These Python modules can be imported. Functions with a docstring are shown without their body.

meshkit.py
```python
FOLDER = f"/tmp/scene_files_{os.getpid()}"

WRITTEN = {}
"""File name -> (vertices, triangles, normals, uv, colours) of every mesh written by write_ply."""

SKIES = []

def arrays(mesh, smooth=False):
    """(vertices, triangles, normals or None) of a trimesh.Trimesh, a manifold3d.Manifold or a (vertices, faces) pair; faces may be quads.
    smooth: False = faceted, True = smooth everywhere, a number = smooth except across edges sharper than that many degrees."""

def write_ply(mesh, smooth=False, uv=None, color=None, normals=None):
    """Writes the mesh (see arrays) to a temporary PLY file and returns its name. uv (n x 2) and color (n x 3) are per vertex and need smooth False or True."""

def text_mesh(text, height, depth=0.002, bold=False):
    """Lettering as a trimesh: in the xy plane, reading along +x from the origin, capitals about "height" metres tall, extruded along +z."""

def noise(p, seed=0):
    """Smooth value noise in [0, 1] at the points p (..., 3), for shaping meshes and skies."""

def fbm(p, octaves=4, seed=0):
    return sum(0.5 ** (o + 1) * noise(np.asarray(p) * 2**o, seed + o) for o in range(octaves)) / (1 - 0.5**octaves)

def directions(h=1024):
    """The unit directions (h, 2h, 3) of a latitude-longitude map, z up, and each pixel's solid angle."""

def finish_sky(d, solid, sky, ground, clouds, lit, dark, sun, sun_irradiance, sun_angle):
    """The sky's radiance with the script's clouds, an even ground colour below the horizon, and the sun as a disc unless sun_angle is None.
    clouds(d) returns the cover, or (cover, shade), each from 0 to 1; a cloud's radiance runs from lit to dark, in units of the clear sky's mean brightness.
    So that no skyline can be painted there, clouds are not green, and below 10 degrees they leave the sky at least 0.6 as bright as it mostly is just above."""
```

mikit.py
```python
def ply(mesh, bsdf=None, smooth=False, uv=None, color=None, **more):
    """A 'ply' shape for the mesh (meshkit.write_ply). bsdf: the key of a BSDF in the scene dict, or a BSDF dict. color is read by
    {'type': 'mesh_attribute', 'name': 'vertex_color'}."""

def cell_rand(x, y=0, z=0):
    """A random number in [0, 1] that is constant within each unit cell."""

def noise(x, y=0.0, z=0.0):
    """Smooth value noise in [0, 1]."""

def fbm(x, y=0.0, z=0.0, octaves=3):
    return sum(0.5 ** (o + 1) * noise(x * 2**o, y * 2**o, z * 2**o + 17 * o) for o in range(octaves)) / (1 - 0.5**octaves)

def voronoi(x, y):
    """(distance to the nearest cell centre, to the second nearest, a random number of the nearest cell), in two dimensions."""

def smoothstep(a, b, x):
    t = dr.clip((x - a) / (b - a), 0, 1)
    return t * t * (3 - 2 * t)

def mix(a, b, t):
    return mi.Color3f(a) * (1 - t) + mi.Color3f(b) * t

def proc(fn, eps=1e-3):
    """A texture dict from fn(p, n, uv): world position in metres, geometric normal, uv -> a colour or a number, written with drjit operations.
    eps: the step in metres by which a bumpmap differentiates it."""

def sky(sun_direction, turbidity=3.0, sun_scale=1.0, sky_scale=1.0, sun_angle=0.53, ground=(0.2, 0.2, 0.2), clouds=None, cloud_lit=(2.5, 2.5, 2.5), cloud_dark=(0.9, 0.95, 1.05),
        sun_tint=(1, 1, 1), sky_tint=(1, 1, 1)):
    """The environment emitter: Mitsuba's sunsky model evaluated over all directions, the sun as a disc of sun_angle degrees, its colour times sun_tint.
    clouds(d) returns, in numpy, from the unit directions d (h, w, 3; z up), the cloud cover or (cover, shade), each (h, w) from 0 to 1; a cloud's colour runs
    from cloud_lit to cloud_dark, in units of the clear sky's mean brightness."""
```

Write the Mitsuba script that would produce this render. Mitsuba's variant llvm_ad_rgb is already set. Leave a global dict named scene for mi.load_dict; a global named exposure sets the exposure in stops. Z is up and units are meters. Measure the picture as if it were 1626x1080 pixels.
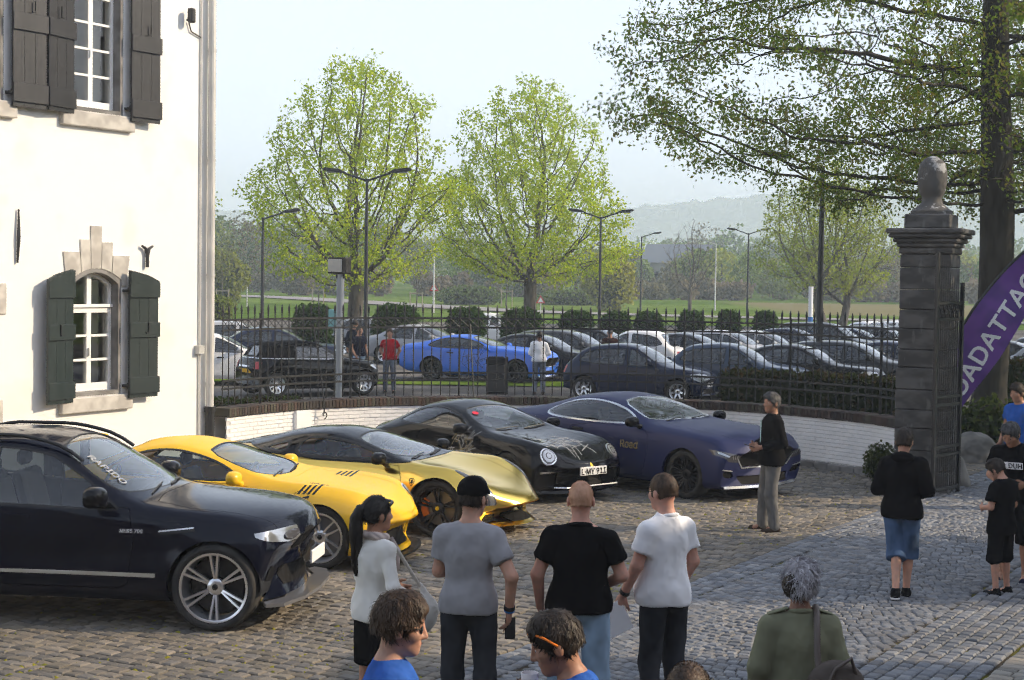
import math, random
import numpy as np, trimesh, mitsuba as mi, drjit as dr, manifold3d as m3
import mikit, meshkit
from scipy.interpolate import PchipInterpolator
from scipy.ndimage import gaussian_filter1d
from scipy.spatial import cKDTree
import shapely.geometry as sg
from shapely import affinity
from mikit import proc, noise, fbm, smoothstep, mix, voronoi, cell_rand
T = mi.ScalarTransform4f
scene, labels = {}, {}

# ------------------------------------------------------------------ camera, sky, exposure
CAM_Z, PITCH, ROLL, FOV = 3.15, 2.2, 0.80, 34.73
_p, _r = math.radians(PITCH), math.radians(ROLL)
scene['camera'] = {'type': 'perspective', 'fov': FOV, 'fov_axis': 'x', 'near_clip': 0.1, 'far_clip': 20000.0,
    'to_world': T().look_at(origin=[0, 0, CAM_Z], target=[0, math.cos(_p), CAM_Z - math.sin(_p)], up=[-math.sin(_r), 0, math.cos(_r)]),
    'medium': {'type': 'ref', 'id': 'haze_air'}}
SUN_EL, SUN_AZ = 29.0, 0.0
SUN = [math.cos(math.radians(SUN_EL)) * math.cos(math.radians(SUN_AZ)), math.cos(math.radians(SUN_EL)) * math.sin(math.radians(SUN_AZ)), math.sin(math.radians(SUN_EL))]
def veil(d):
    z = d[..., 2]
    n = meshkit.fbm(d * [3, 3, 9], 4, 5)
    ang = np.degrees(np.arccos(np.clip(d @ np.array(SUN), -1, 1)))
    return 0.10 + 0.45 * np.exp(-np.maximum(z, 0) * 3.2) + 0.42 * np.exp(-(ang / 38.0) ** 2) + 0.10 * (n - 0.5), 0.0 * z
scene['sky'] = mikit.sky(SUN, turbidity=4, sun_scale=1.0, clouds=veil, cloud_lit=(6.0, 6.25, 7.3), cloud_dark=(0.9, 0.95, 1.05), sun_tint=(0.97, 1.0, 1.04))
exposure = 2.1
scene['haze_air'] = {'type': 'homogeneous', 'albedo': {'type': 'rgb', 'value': [0.80, 0.90, 1.0]}, 'sigma_t': 0.00095}

# ------------------------------------------------------------------ helpers
def numbered(key):
    if key not in scene and key not in labels and not any(k.startswith(key + '__') for k in scene): return key
    i = 1
    while True:
        k = f'{key}_{i:03d}'
        if k not in scene and k not in labels and k not in _taken: break
        i += 1
    return k
_taken, _count = set(), {}
def fresh(base):
    n = _count.get(base, 0); _count[base] = n + 1
    return base if n == 0 else f'{base}_{n:03d}'
def add(name, mesh, bsdf, parent=None, smooth=False, kind=None, xf=None, **kw):
    """one shape entry; parent: key of the thing or part it belongs to"""
    key = fresh(name if parent is None else parent + '__' + name)
    d = mesh if isinstance(mesh, dict) else mikit.ply(mesh, bsdf, smooth=smooth, **kw)
    if isinstance(mesh, dict): d = {**d, 'bsdf': {'type': 'ref', 'id': bsdf}}
    if xf is not None: d = {**d, 'to_world': xf}
    scene[key] = d
    if kind: labels.setdefault(key, {})['kind'] = kind
    return key
def thing(name, label, category, group=None):
    key = fresh(name)
    labels[key] = {'label': label, 'category': category}
    if group: labels[key]['group'] = group
    return key
def structure(name, mesh, bsdf, label, **kw):
    k = add(name, mesh, bsdf, **kw); labels[k] = {'label': label, 'category': name.replace('_', ' '), 'kind': 'structure'}; return k
def place(x, y, rz=0, z=0, s=1.0):
    return T().translate([x, y, z]).rotate([0, 0, 1], rz).scale(s)
def npm(x, y, rz=0, z=0, s=1.0):
    a = math.radians(rz); M = np.eye(4); M[:2, :2] = [[math.cos(a), -math.sin(a)], [math.sin(a), math.cos(a)]]; M[:3, :3] *= s; M[:3, 3] = x, y, z
    return M
cat = trimesh.util.concatenate
def TM(v, f): return trimesh.Trimesh(np.asarray(v, float), np.asarray(f, int), process=False)
def box(cx, cy, cz, sx, sy, sz, rz=0.0):
    b = trimesh.creation.box([sx, sy, sz])
    if rz: b.apply_transform(trimesh.transformations.rotation_matrix(math.radians(rz), [0, 0, 1]))
    b.apply_translation([cx, cy, cz]); return b
def cbox(cx, cy, cz, sx, sy, sz, c=0.01):
    """chamfered box"""
    v = []
    for x in (-1, 1):
        for y in (-1, 1):
            for z in (-1, 1):
                v += [[x*(sx/2-c), y*(sy/2-c), z*sz/2], [x*sx/2, y*(sy/2-c), z*(sz/2-c)], [x*(sx/2-c), y*sy/2, z*(sz/2-c)]]
    h = trimesh.convex.convex_hull(np.array(v)); h.apply_translation([cx, cy, cz]); return h
def tube(pts, r, n=8, caps=True):
    """tube along pts; r number or list"""
    P = np.asarray(pts, float); m = len(P); R = np.broadcast_to(np.asarray(r, float), (m,))
    t = np.gradient(P, axis=0); t /= np.linalg.norm(t, axis=1, keepdims=True) + 1e-12
    up = np.array([0, 0, 1.0]) if abs(t[0][2]) < 0.9 else np.array([1.0, 0, 0])
    a = np.cross(t[0], up); a /= np.linalg.norm(a); V = []
    for i in range(m):
        a = a - t[i] * a.dot(t[i]); a /= np.linalg.norm(a) + 1e-12; b = np.cross(t[i], a)
        th = np.arange(n) * 2 * np.pi / n
        V.append(P[i] + R[i] * (np.cos(th)[:, None] * a + np.sin(th)[:, None] * b))
    V = np.vstack(V); F = []
    i, j = np.meshgrid(np.arange(m - 1), np.arange(n), indexing='ij'); i, j = i.ravel(), j.ravel(); k = (j + 1) % n
    F = np.vstack([np.stack([i*n+j, i*n+k, (i+1)*n+k], 1), np.stack([i*n+j, (i+1)*n+k, (i+1)*n+j], 1)])
    if caps:
        c = len(V); V = np.vstack([V, P[:1], P[-1:]]); q = np.arange(n); k = (q + 1) % n
        F = np.vstack([F, np.stack([q*0+c, k, q], 1), np.stack([q*0+c+1, (m-1)*n+q, (m-1)*n+k], 1)])
    return TM(V, F)
def lathe(profile, n=32, axis='z'):
    m = trimesh.creation.revolve(np.asarray(profile, float), sections=n)
    if axis == 'y': m.apply_transform(trimesh.transformations.rotation_matrix(math.pi/2, [1, 0, 0]))
    return m
def extrude(poly, h, z0=0.0):
    if not hasattr(poly, 'geom_type'): poly = sg.Polygon(poly)
    ms = [trimesh.creation.extrude_polygon(g, h, engine='earcut') for g in getattr(poly, 'geoms', [poly]) if g.area > 1e-9]
    m = cat(ms); m.apply_translation([0, 0, z0]); return m
def xform(m, M):
    m = m.copy(); m.apply_transform(M); return m
def frame(o, ex, ey, ez):
    M = np.eye(4); M[:3, 0], M[:3, 1], M[:3, 2], M[:3, 3] = ex, ey, ez, o; return M
def man(m): 
    return m3.Manifold(m3.Mesh(np.ascontiguousarray(m.vertices, np.float32), np.ascontiguousarray(m.faces, np.uint32)))
def unman(M):
    k = M.to_mesh(); return TM(k.vert_properties[:, :3], k.tri_verts)
def hull(pts): return trimesh.convex.convex_hull(np.asarray(pts, float))
def blob(cx, cy, cz, rx, ry, rz, sub=3, seed=0, amp=0.15, freq=2.0):
    s = trimesh.creation.icosphere(sub); v = s.vertices
    s.vertices = v * (1 + amp * (meshkit.fbm(v * freq + seed * 7.3, 3, seed)[:, None] - 0.5) * 2) * [rx, ry, rz] + [cx, cy, cz]
    return s
def lettering(text, h, depth=0.003, bold=True):
    m = meshkit.text_mesh(text, h, depth, bold=bold); b = m.bounds
    m.apply_translation([-(b[0][0]+b[1][0])/2, -(b[0][1]+b[1][1])/2, 0]); return m

# ------------------------------------------------------------------ materials
def rgb(*c): return {'type': 'rgb', 'value': list(c)}
def mat(name, col, rough=0.6, metal=0.0, spec=0.5, coat=0.0, bump=None, bscale=1.0, twosided=True, **kw):
    b = {'type': 'principled', 'base_color': col if isinstance(col, dict) else rgb(*col), 'roughness': rough, 'metallic': metal, 'specular': spec, **kw}
    if coat: b |= {'clearcoat': coat, 'clearcoat_gloss': kw.get('clearcoat_gloss', 0.97)}
    if bump is not None: b = {'type': 'bumpmap', 'arbitrary': {**proc(bump)}, 'scale': bscale, 'bsdf': b}
    scene[name] = {'type': 'twosided', 'bsdf': b} if twosided else b
    return name
def diff(name, col): 
    scene[name] = {'type': 'twosided', 'bsdf': {'type': 'diffuse', 'reflectance': col if isinstance(col, dict) else rgb(*col)}}; return name
def vary(c0, c1, f=6.0, oct=3, lo=0.3, hi=0.7, f2=None):
    def fn(p, n, uv): return mix(c0, c1, smoothstep(lo, hi, fbm(p.x * f, p.y * f, p.z * (f2 or f), oct)))
    return proc(fn)
def stone_bump(p, n, uv): return fbm(p.x*18, p.y*18, p.z*18, 3)
def wood_bump(p, n, uv): return fbm(p.x*40+p.y*40, p.z*3, 0, 2)
def bark_bump(p, n, uv): return fbm(p.x*15, p.y*15, p.z*3.5, 3)
VC = {'type': 'mesh_attribute', 'name': 'vertex_color'}
mat('black_iron', (0.018, 0.019, 0.021), 0.45)
mat('black_plastic', (0.02, 0.02, 0.021), 0.55)
mat('rubber', vary((0.018, 0.018, 0.018), (0.035, 0.033, 0.03), 9), 0.8)
mat('chrome', (0.8, 0.8, 0.82), 0.12, metal=1.0)
mat('alloy', (0.75, 0.76, 0.78), 0.25, metal=0.9)
mat('dark_alloy', (0.02, 0.02, 0.022), 0.35, metal=0.3)
mat('disc_steel', (0.25, 0.25, 0.26), 0.4, metal=0.9)
mat('dark_trim', (0.008, 0.008, 0.009), 0.4)
mat('cabin', (0.025, 0.025, 0.028), 0.7)
mat('white_print', (0.75, 0.75, 0.76), 0.6)
mat('black_print', (0.01, 0.01, 0.01), 0.6)
mat('lamp_glass', (0.42, 0.44, 0.47), 0.10, metal=0.75, spec=0.9, coat=1.0)
mat('lamp_dark', (0.05, 0.05, 0.06), 0.08, spec=0.9, coat=1.0)
mat('tail_red', (0.35, 0.01, 0.012), 0.12, coat=1.0)
mat('amber', (0.8, 0.25, 0.02), 0.2, coat=1.0)
scene['window_glass'] = {'type': 'thindielectric', 'int_ior': 1.5, 'specular_transmittance': rgb(0.55, 0.6, 0.6)}
scene['tinted_glass'] = {'type': 'thindielectric', 'int_ior': 1.55, 'specular_transmittance': rgb(0.22, 0.25, 0.27)}
scene['pane_glass'] = {'type': 'thindielectric', 'int_ior': 1.5, 'specular_transmittance': rgb(0.8, 0.82, 0.8)}
mat('plate_white', (0.75, 0.75, 0.74), 0.4)
mat('plate_yellow', (0.85, 0.5, 0.03), 0.4)
# ================================================================== SETTING
rs = np.random.RandomState(7)
# ------------------------------------------------------------------ terrain, car park, road, hills
def grid(xs, ys, zf):
    X, Y = np.meshgrid(xs, ys, indexing='ij'); Z = zf(X, Y)
    nx, ny = X.shape; i, j = np.meshgrid(np.arange(nx-1), np.arange(ny-1), indexing='ij'); i, j = i.ravel(), j.ravel()
    a = i*ny+j; return TM(np.stack([X, Y, Z], -1).reshape(-1, 3), np.vstack([np.stack([a, a+ny, a+ny+1], 1), np.stack([a, a+ny+1, a+1], 1)]))
def grass_col(p, n, uv):
    a = fbm(p.x * 0.05, p.y * 0.05, 0, 3); b = fbm(p.x * 1.3, p.y * 0.5, 0, 3)
    c = mix((0.085, 0.15, 0.02), (0.13, 0.19, 0.035), smoothstep(0.35, 0.65, a)); c = mix(c, (0.06, 0.10, 0.015), 0.6 * smoothstep(0.45, 0.75, b))
    return mix(c, (0.20, 0.17, 0.09), smoothstep(150, 158, p.y) * smoothstep(210, 200, p.y) * smoothstep(24, 30, p.x) * 0.9)
diff('meadow_grass', proc(grass_col))
xs = np.r_[-1800, -900, np.linspace(-400, 400, 81), 900, 1800]; ys = np.r_[-60, 0, 20, 34, 36, np.linspace(40, 700, 100), 1200, 2560]
structure('meadow', grid(xs, ys, lambda X, Y: -0.06 + 1.2 * np.clip((Y-120)/400, 0, 1)**1.3 * (meshkit.noise(np.stack([X/90, Y/90, X*0], -1)) ) + 2.2*np.clip((Y-150)/300, 0, 1)), 'meadow_grass', 'green meadow beyond the car park', smooth=True)
def asphalt(p, n, uv):
    a = fbm(p.x*0.6, p.y*0.6, 0, 3); b = noise(p.x*30, p.y*30)
    return mix((0.11, 0.105, 0.10), (0.19, 0.18, 0.165), smoothstep(0.3, 0.7, a)) * (0.8 + 0.4*b)
diff('asphalt', proc(asphalt))
structure('car_park', grid(np.linspace(-30, 40, 60), np.linspace(30, 112, 50), lambda X, Y: 0.0*X), 'asphalt', 'grey car park surface behind the iron fence')
def verge(x0, x1, y0, y1): return grid(np.linspace(x0, x1, 50), np.linspace(y0, y1, 8), lambda X, Y: 0.03 + 0.0*X)
structure('verge', cat([verge(-30, 3.2, 47.0, 49.3), verge(-8, -4.5, 33, 40.5)]), 'meadow_grass', 'strip of mown grass in the car park')
# country road winding across the meadow
def ribbon(pts, w, z=0.0):
    P = np.array(pts, float); t = np.gradient(P, axis=0); t /= np.linalg.norm(t, axis=1, keepdims=True); n = np.stack([-t[:, 1], t[:, 0]], 1)
    L, R = P + n*w/2, P - n*w/2; m = len(P); V = np.vstack([np.c_[L, np.full(m, 0.0)], np.c_[R, np.full(m, 0.0)]])
    i = np.arange(m-1); return V, np.vstack([np.stack([i, i+m, i+m+1], 1), np.stack([i, i+m+1, i+1], 1)])
def meadow_z(X, Y): return -0.06 + 1.2 * np.clip((Y-120)/400, 0, 1)**1.3 * meshkit.noise(np.stack([X/90, Y/90, X*0], -1)) + 2.2*np.clip((Y-150)/300, 0, 1)
diff('road_grey', vary((0.26, 0.25, 0.235), (0.34, 0.33, 0.31), 0.8))
pts = np.array([[-70, 212], [-46, 205], [-30, 196], [-16, 176], [-5, 158], [4, 147], [16, 139], [40, 132], [80, 128]], float)
tt = np.linspace(0, 1, 60); pp = np.stack([PchipInterpolator(np.linspace(0, 1, len(pts)), pts[:, k])(tt) for k in (0, 1)], 1)
V, F = ribbon(pp, 6.5); V[:, 2] = meadow_z(V[:, 0], V[:, 1]) + 0.12
structure('road', (V, F), 'road_grey', 'pale country road curving across the meadow')
def hill(x0, x1, y0, depth, h, seed, name, label, f=120.0, n=90, trees=0):
    xs = np.linspace(x0, x1, n); ys = np.linspace(y0, y0+depth, 34)
    def zf(X, Y):
        u = (X-x0)/(x1-x0); v = (Y-y0)/depth
        env = np.clip(np.sin(np.pi*u), 0, 1)**0.7 * np.clip(np.sin(np.pi*np.clip(v*0.9+0.02, 0, 1)), 0, 1)
        return -1 + h*env*(0.65 + 0.7*meshkit.fbm(np.stack([X/f/3.2, Y/f/3.2, X*0+seed], -1), 4, seed)) + trees*meshkit.noise(np.stack([X/15, Y/15, X*0], -1), seed)
    return structure(name, grid(xs, ys, zf), 'hill_green', label, smooth=True)
diff('hill_green', vary((0.03, 0.05, 0.035), (0.055, 0.08, 0.045), 0.02))
hill(-190, 1300, 1720, 690, 104, 3, 'hill', 'hazy blue wooded hill rising behind the right trees', trees=11, n=300)
hill(-1300, 330, 1850, 560, 92, 5, 'hill', 'faint far ridge along the horizon behind the left trees', trees=9, n=260)

# ------------------------------------------------------------------ courtyard paving
DIR = np.array([0.498, 0.867]); PER = np.array([0.867, -0.498]); O = np.array([-0.36, 12.94])
def uv2xy(u, v): return O + np.outer(np.atleast_1d(u), DIR) + np.outer(np.atleast_1d(v), PER)
def mortar_col(p, n, uv):
    m = smoothstep(0.45, 0.62, fbm(p.x*2.2, p.y*2.2, 0, 3)) * smoothstep(0.3, 0.6, noise(p.x*22, p.y*22))
    c = mix((0.055, 0.048, 0.04), (0.09, 0.08, 0.065), noise(p.x*40, p.y*40)); return mix(c, (0.13, 0.125, 0.02), m * 0.9)
diff('joint_earth', proc(mortar_col))
def sett_bump(p, n, uv): return fbm(p.x*60, p.y*60, p.z*60, 3)
def sett_grain(p, n, uv):
    return mi.Color3f(0.78 + 0.44 * fbm(p.x*45, p.y*45, p.z*45, 3))
scene['sett_stone'] = {'type': 'twosided', 'bsdf': {'type': 'bumpmap', 'arbitrary': proc(sett_bump), 'scale': 0.006, 'bsdf': {'type': 'principled', 'base_color': VC, 'roughness': 0.62, 'specular': 0.45}}}
gv = grid(np.linspace(-16, 16, 9), np.linspace(-8, 29.6, 9), lambda X, Y: 0.0*X+0.004)
courtyard = structure('courtyard', gv, 'joint_earth', 'earth and moss between the paving stones of the courtyard')
# stones: quads in plan with a worn, chamfered top
SQ = np.array([[-1, -1], [1, -1], [1, 1], [-1, 1.0]])
SF = []
for k in range(4):
    a, b = k, (k+1) % 4; SF += [[a, b, 4+b], [a, 4+b, 4+a], [4+a, 4+b, 8+b], [4+a, 8+b, 8+a]]
SF += [[8, 9, 12], [9, 10, 12], [10, 11, 12], [11, 8, 12]]; SF = np.array(SF)
def stones(C, ax, L, W, rng, h=0.024, jit=0.07, ch=0.15):
    """C (n,2) centres, ax (n,2) unit long axes, L/W sizes -> verts (n,13,3)"""
    n = len(C); ay = np.stack([-ax[:, 1], ax[:, 0]], 1); out = np.zeros((n, 13, 3))
    jx = SQ[None] * (1 + rng.uniform(-jit, jit, (n, 4, 2)))
    def ring(k): 
        q = jx * k; return C[:, None] + q[..., :1]*(L/2)[:, None, None]*ax[:, None] + q[..., 1:]*(W/2)[:, None, None]*ay[:, None]
    hh = h + rng.uniform(-0.005, 0.006, n); tilt = rng.uniform(-0.004, 0.004, (n, 4))
    out[:, 0:4, :2] = ring(1.0); out[:, 0:4, 2] = 0.0
    out[:, 4:8, :2] = ring(0.97); out[:, 4:8, 2] = hh[:, None]*0.62 + tilt
    out[:, 8:12, :2] = ring(1-ch*1.6); out[:, 8:12, 2] = hh[:, None]*0.97 + tilt
    out[:, 12, :2] = C; out[:, 12, 2] = hh + 0.002
    return out
def lay(parent, part, V, col, cap=300):
    """the 'cap' stones nearest the camera (in the frame) as parts, the rest one part of kind stuff"""
    c = V[:, 12]; infr = (np.abs(c[:, 0])/c[:, 1] < 0.31) & (c[:, 1] > 10.9)
    order = np.argsort(np.where(infr, c[:, 1], 1e3)); first = order[:cap]; rest = order[cap:]
    for i in first: add(part, (V[i], SF), 'sett_stone', parent, color=np.repeat(col[i][None], 13, 0))
    n = len(rest); F = (SF[None] + (np.arange(n)*13)[:, None, None]).reshape(-1, 3)
    add('far_' + part, (V[rest].reshape(-1, 3), F), 'sett_stone', parent, kind='stuff', color=np.repeat(col[rest], 13, 0))
def tints(n, base, rng, C=None):
    t = np.array(base)[rng.randint(0, len(base), n)] * rng.uniform(0.72, 1.22, (n, 1))
    if C is not None:
        w = meshkit.fbm(np.c_[C*0.35, C[:, :1]*0], 3, 11); t *= (0.72 + 0.56*w)[:, None]
    return np.clip(t, 0.01, 1)
rg = np.random.RandomState(21)
# left: courses of larger setts, square to the path
C, L, W = [], [], []
u = -9.0
while u < 21:
    w = 0.135 + rg.uniform(-0.012, 0.014); v = -0.012
    while v > -16:
        l = rg.uniform(0.105, 0.175); p = uv2xy(u + w/2, v - l/2)[0]
        if abs(p[0])/max(p[1], 1) < 0.34 and 10.4 < p[1] < 29.4 and (p[0] > -5.0 - max(0, 25.9-p[1])*0.57): C.append(p); L.append(l*0.945); W.append(w*0.9)
        v -= l
    u += w
C, L, W = map(np.array, (C, L, W))
Vs = stones(C, np.repeat(PER[None], len(C), 0), L, W, rg)
lay(courtyard, 'paving_stone', Vs, tints(len(C), [(0.165, 0.145, 0.12), (0.19, 0.165, 0.135), (0.13, 0.12, 0.108), (0.155, 0.135, 0.105)], rg, C))
# moss tufts in the joints of the left paving
nt = 7000; mv = rg.uniform(-13, -0.1, nt); mu = rg.uniform(-2.5, 15, nt); P = uv2xy(0, 0)[0] + mu[:, None]*DIR + mv[:, None]*PER
dens = meshkit.fbm(np.c_[P*0.8, P[:, :1]*0], 3, 4); keep = (dens > 0.44) & (np.abs(P[:, 0])/np.maximum(P[:, 1], 1) < 0.33) & (P[:, 1] > 10.5) & (P[:, 1] < 28); P = P[keep]
tv, tf = [], []
for q in P:
    k = rg.randint(4, 8); a = rg.uniform(0, 6.28); s = rg.uniform(0.012, 0.035); th = np.arange(6)*np.pi/3 + a
    st = np.c_[np.cos(th)*s*rg.uniform(1, 2.2), np.sin(th)*s]; b = len(tv)*7
    tv.append(np.vstack([np.c_[q + st, np.full(6, 0.004)], [[q[0], q[1], rg.uniform(0.022, 0.034)]]])); tf.append(np.array([[i, (i+1) % 6, 6] for i in range(6)]) + b)
diff('moss', vary((0.27, 0.24, 0.03), (0.16, 0.16, 0.025), 5))
add('moss', (np.vstack(tv), np.vstack(tf)), 'moss', courtyard, kind='stuff')
# right: the path of small setts, straight border courses and a middle laid in arcs
path = structure('cobbled_path', (np.c_[uv2xy([-9, -9, 22, 22], [0, 3.6, 3.6, 0]), np.full(4, 0.008)], np.array([[0, 1, 2], [0, 2, 3]])), 'joint_earth', 'path of small grey setts leading to the gate')
C, A, L, W = [], [], [], []
def put(u, v, ax, l, w):
    p = uv2xy(u, v)[0]
    if -0.1 < p[0]/p[1] + 0.36 and abs(p[0])/p[1] < 0.33 and 10.4 < p[1] < 31: C.append(p); A.append(ax); L.append(l); W.append(w)
for rows, v0, sgn in ((3, 0.0, 1), (8, 3.6, -1)):
    for r in range(rows):
        uu = -8 + rg.uniform(0, 0.1)
        while uu < 21.5:
            l = rg.uniform(0.10, 0.16); put(uu + l/2, v0 + sgn*(0.06 + r*0.115), DIR, l*0.93, 0.105); uu += l
vc, hw = (0.345 + 3.6-0.92)/2, (3.6-0.92-0.345)/2
for k in range(int(31/0.108)):
    u0 = -9 + k*0.108; th = -0.85 + rg.uniform(0, 0.07); R = hw/math.sin(0.85)
    while th < 0.85:
        l = rg.uniform(0.085, 0.125); dth = l/R; t = th + dth/2; uu = u0 - R*(math.cos(t)-math.cos(0.85)); vv = vc + R*math.sin(t)
        tx = math.cos(t)*PER + math.sin(t)*DIR
        if abs(vv-vc) < hw - 0.03: put(uu, vv, tx, l*0.92, 0.098*math.cos(t*0.4)*rg.uniform(0.93, 1.0))
        th += dth
C, A, L, W = map(np.array, (C, A, L, W))
lay(path, 'sett', stones(C, A, L, W, rg, h=0.03, ch=0.17), tints(len(C), [(0.155, 0.163, 0.18), (0.178, 0.186, 0.2), (0.13, 0.14, 0.158), (0.168, 0.167, 0.172)], rg, C))
# beyond the path on the right: the same larger setts
C, L, W = [], [], []; u = -9.0
while u < 24:
    w = 0.14; v = 3.62
    while v < 12:
        l = rg.uniform(0.16, 0.23); p = uv2xy(u+w/2, v+l/2)[0]
        if abs(p[0])/p[1] < 0.34 and 11 < p[1] < 31: C.append(p); L.append(l*0.95); W.append(w*0.9)
        v += l
    u += w
if C:
    C, L, W = map(np.array, (C, L, W)); V = stones(C, np.repeat(PER[None], len(C), 0), L, W, rg); col = tints(len(C), [(0.19, 0.18, 0.16), (0.22, 0.2, 0.17)], rg, C)
    add('edge_paving_stone', (V.reshape(-1, 3), (SF[None] + (np.arange(len(C))*13)[:, None, None]).reshape(-1, 3)), 'sett_stone', courtyard, kind='stuff', color=np.repeat(col, 13, 0))
# drive beyond the gate
structure('drive', grid(np.linspace(3.3, 30, 30), np.linspace(29.7, 33, 6), lambda X, Y: 0.012+0*X), 'asphalt', 'grey drive beyond the gate')

# ------------------------------------------------------------------ white house
CX, CY = -4.75, 25.9; FA = np.array([-0.49, -0.872]); FN = np.array([0.872, -0.49])
WM = np.eye(4); WM[:2, 0], WM[:2, 1], WM[:3, 3] = FA, FN, [CX, CY, 0]     # local: x = along facade from corner to the left, y = out, z = up
WM = WM @ np.diag([1, 1, 1, 1])
def fix(m): 
    m = m.copy(); m.apply_transform(WM)
    if np.linalg.det(WM[:3, :3]) < 0: m.faces = m.faces[:, ::-1]
    return m
def wall_bump(p, n, uv):
    t = p.x*FA[0] + p.y*FA[1]; row = dr.floor(p.z/0.075); fr = p.z/0.075 - row; fx = t/0.22 + 0.5*(row - 2*dr.floor(row/2)); fx = fx - dr.floor(fx)
    j = smoothstep(0.0, 0.12, fr)*smoothstep(1.0, 0.88, fr)*smoothstep(0, 0.04, fx)*smoothstep(1, 0.96, fx)
    return j*0.35 + fbm(t*5, p.z*5, 0, 3)
def wall_white(p, n, uv): 
    return mix((0.84, 0.84, 0.83), (0.74, 0.73, 0.70), smoothstep(0.55, 0.8, fbm(p.x*1.1+p.y, p.z*1.6, 0, 4))*0.6 + 0.5*smoothstep(0.9, 0.0, p.z)*noise(p.x*3+p.y*3, p.z*2))
scene['whitewash'] = {'type': 'twosided', 'bsdf': {'type': 'bumpmap', 'arbitrary': proc(wall_bump), 'scale': 0.005, 'bsdf': {'type': 'diffuse', 'reflectance': proc(wall_white)}}}
mat('blue_stone', vary((0.40, 0.38, 0.35), (0.56, 0.54, 0.50), 5), 0.8, bump=stone_bump, bscale=0.01)
mat('grey_stone', vary((0.13, 0.125, 0.12), (0.24, 0.235, 0.23), 4), 0.8, bump=stone_bump, bscale=0.012)
mat('frame_paint', (0.80, 0.80, 0.79), 0.4)
mat('shutter_green', vary((0.012, 0.022, 0.022), (0.02, 0.03, 0.03), 3, f2=0.6), 0.42, bump=wood_bump, bscale=0.003)
mat('shutter_grey', vary((0.018, 0.019, 0.023), (0.028, 0.028, 0.032), 3, f2=0.6), 0.42, bump=wood_bump, bscale=0.003)
mat('zinc', vary((0.5, 0.5, 0.48), (0.62, 0.61, 0.58), 2.5), 0.5, metal=0.2)
diff('room_dark', (0.06, 0.055, 0.05)); diff('curtain', (0.45, 0.44, 0.42))
house = thing('house', 'white painted brick house with dark wooden shutters beside the yellow car', 'house')
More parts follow.
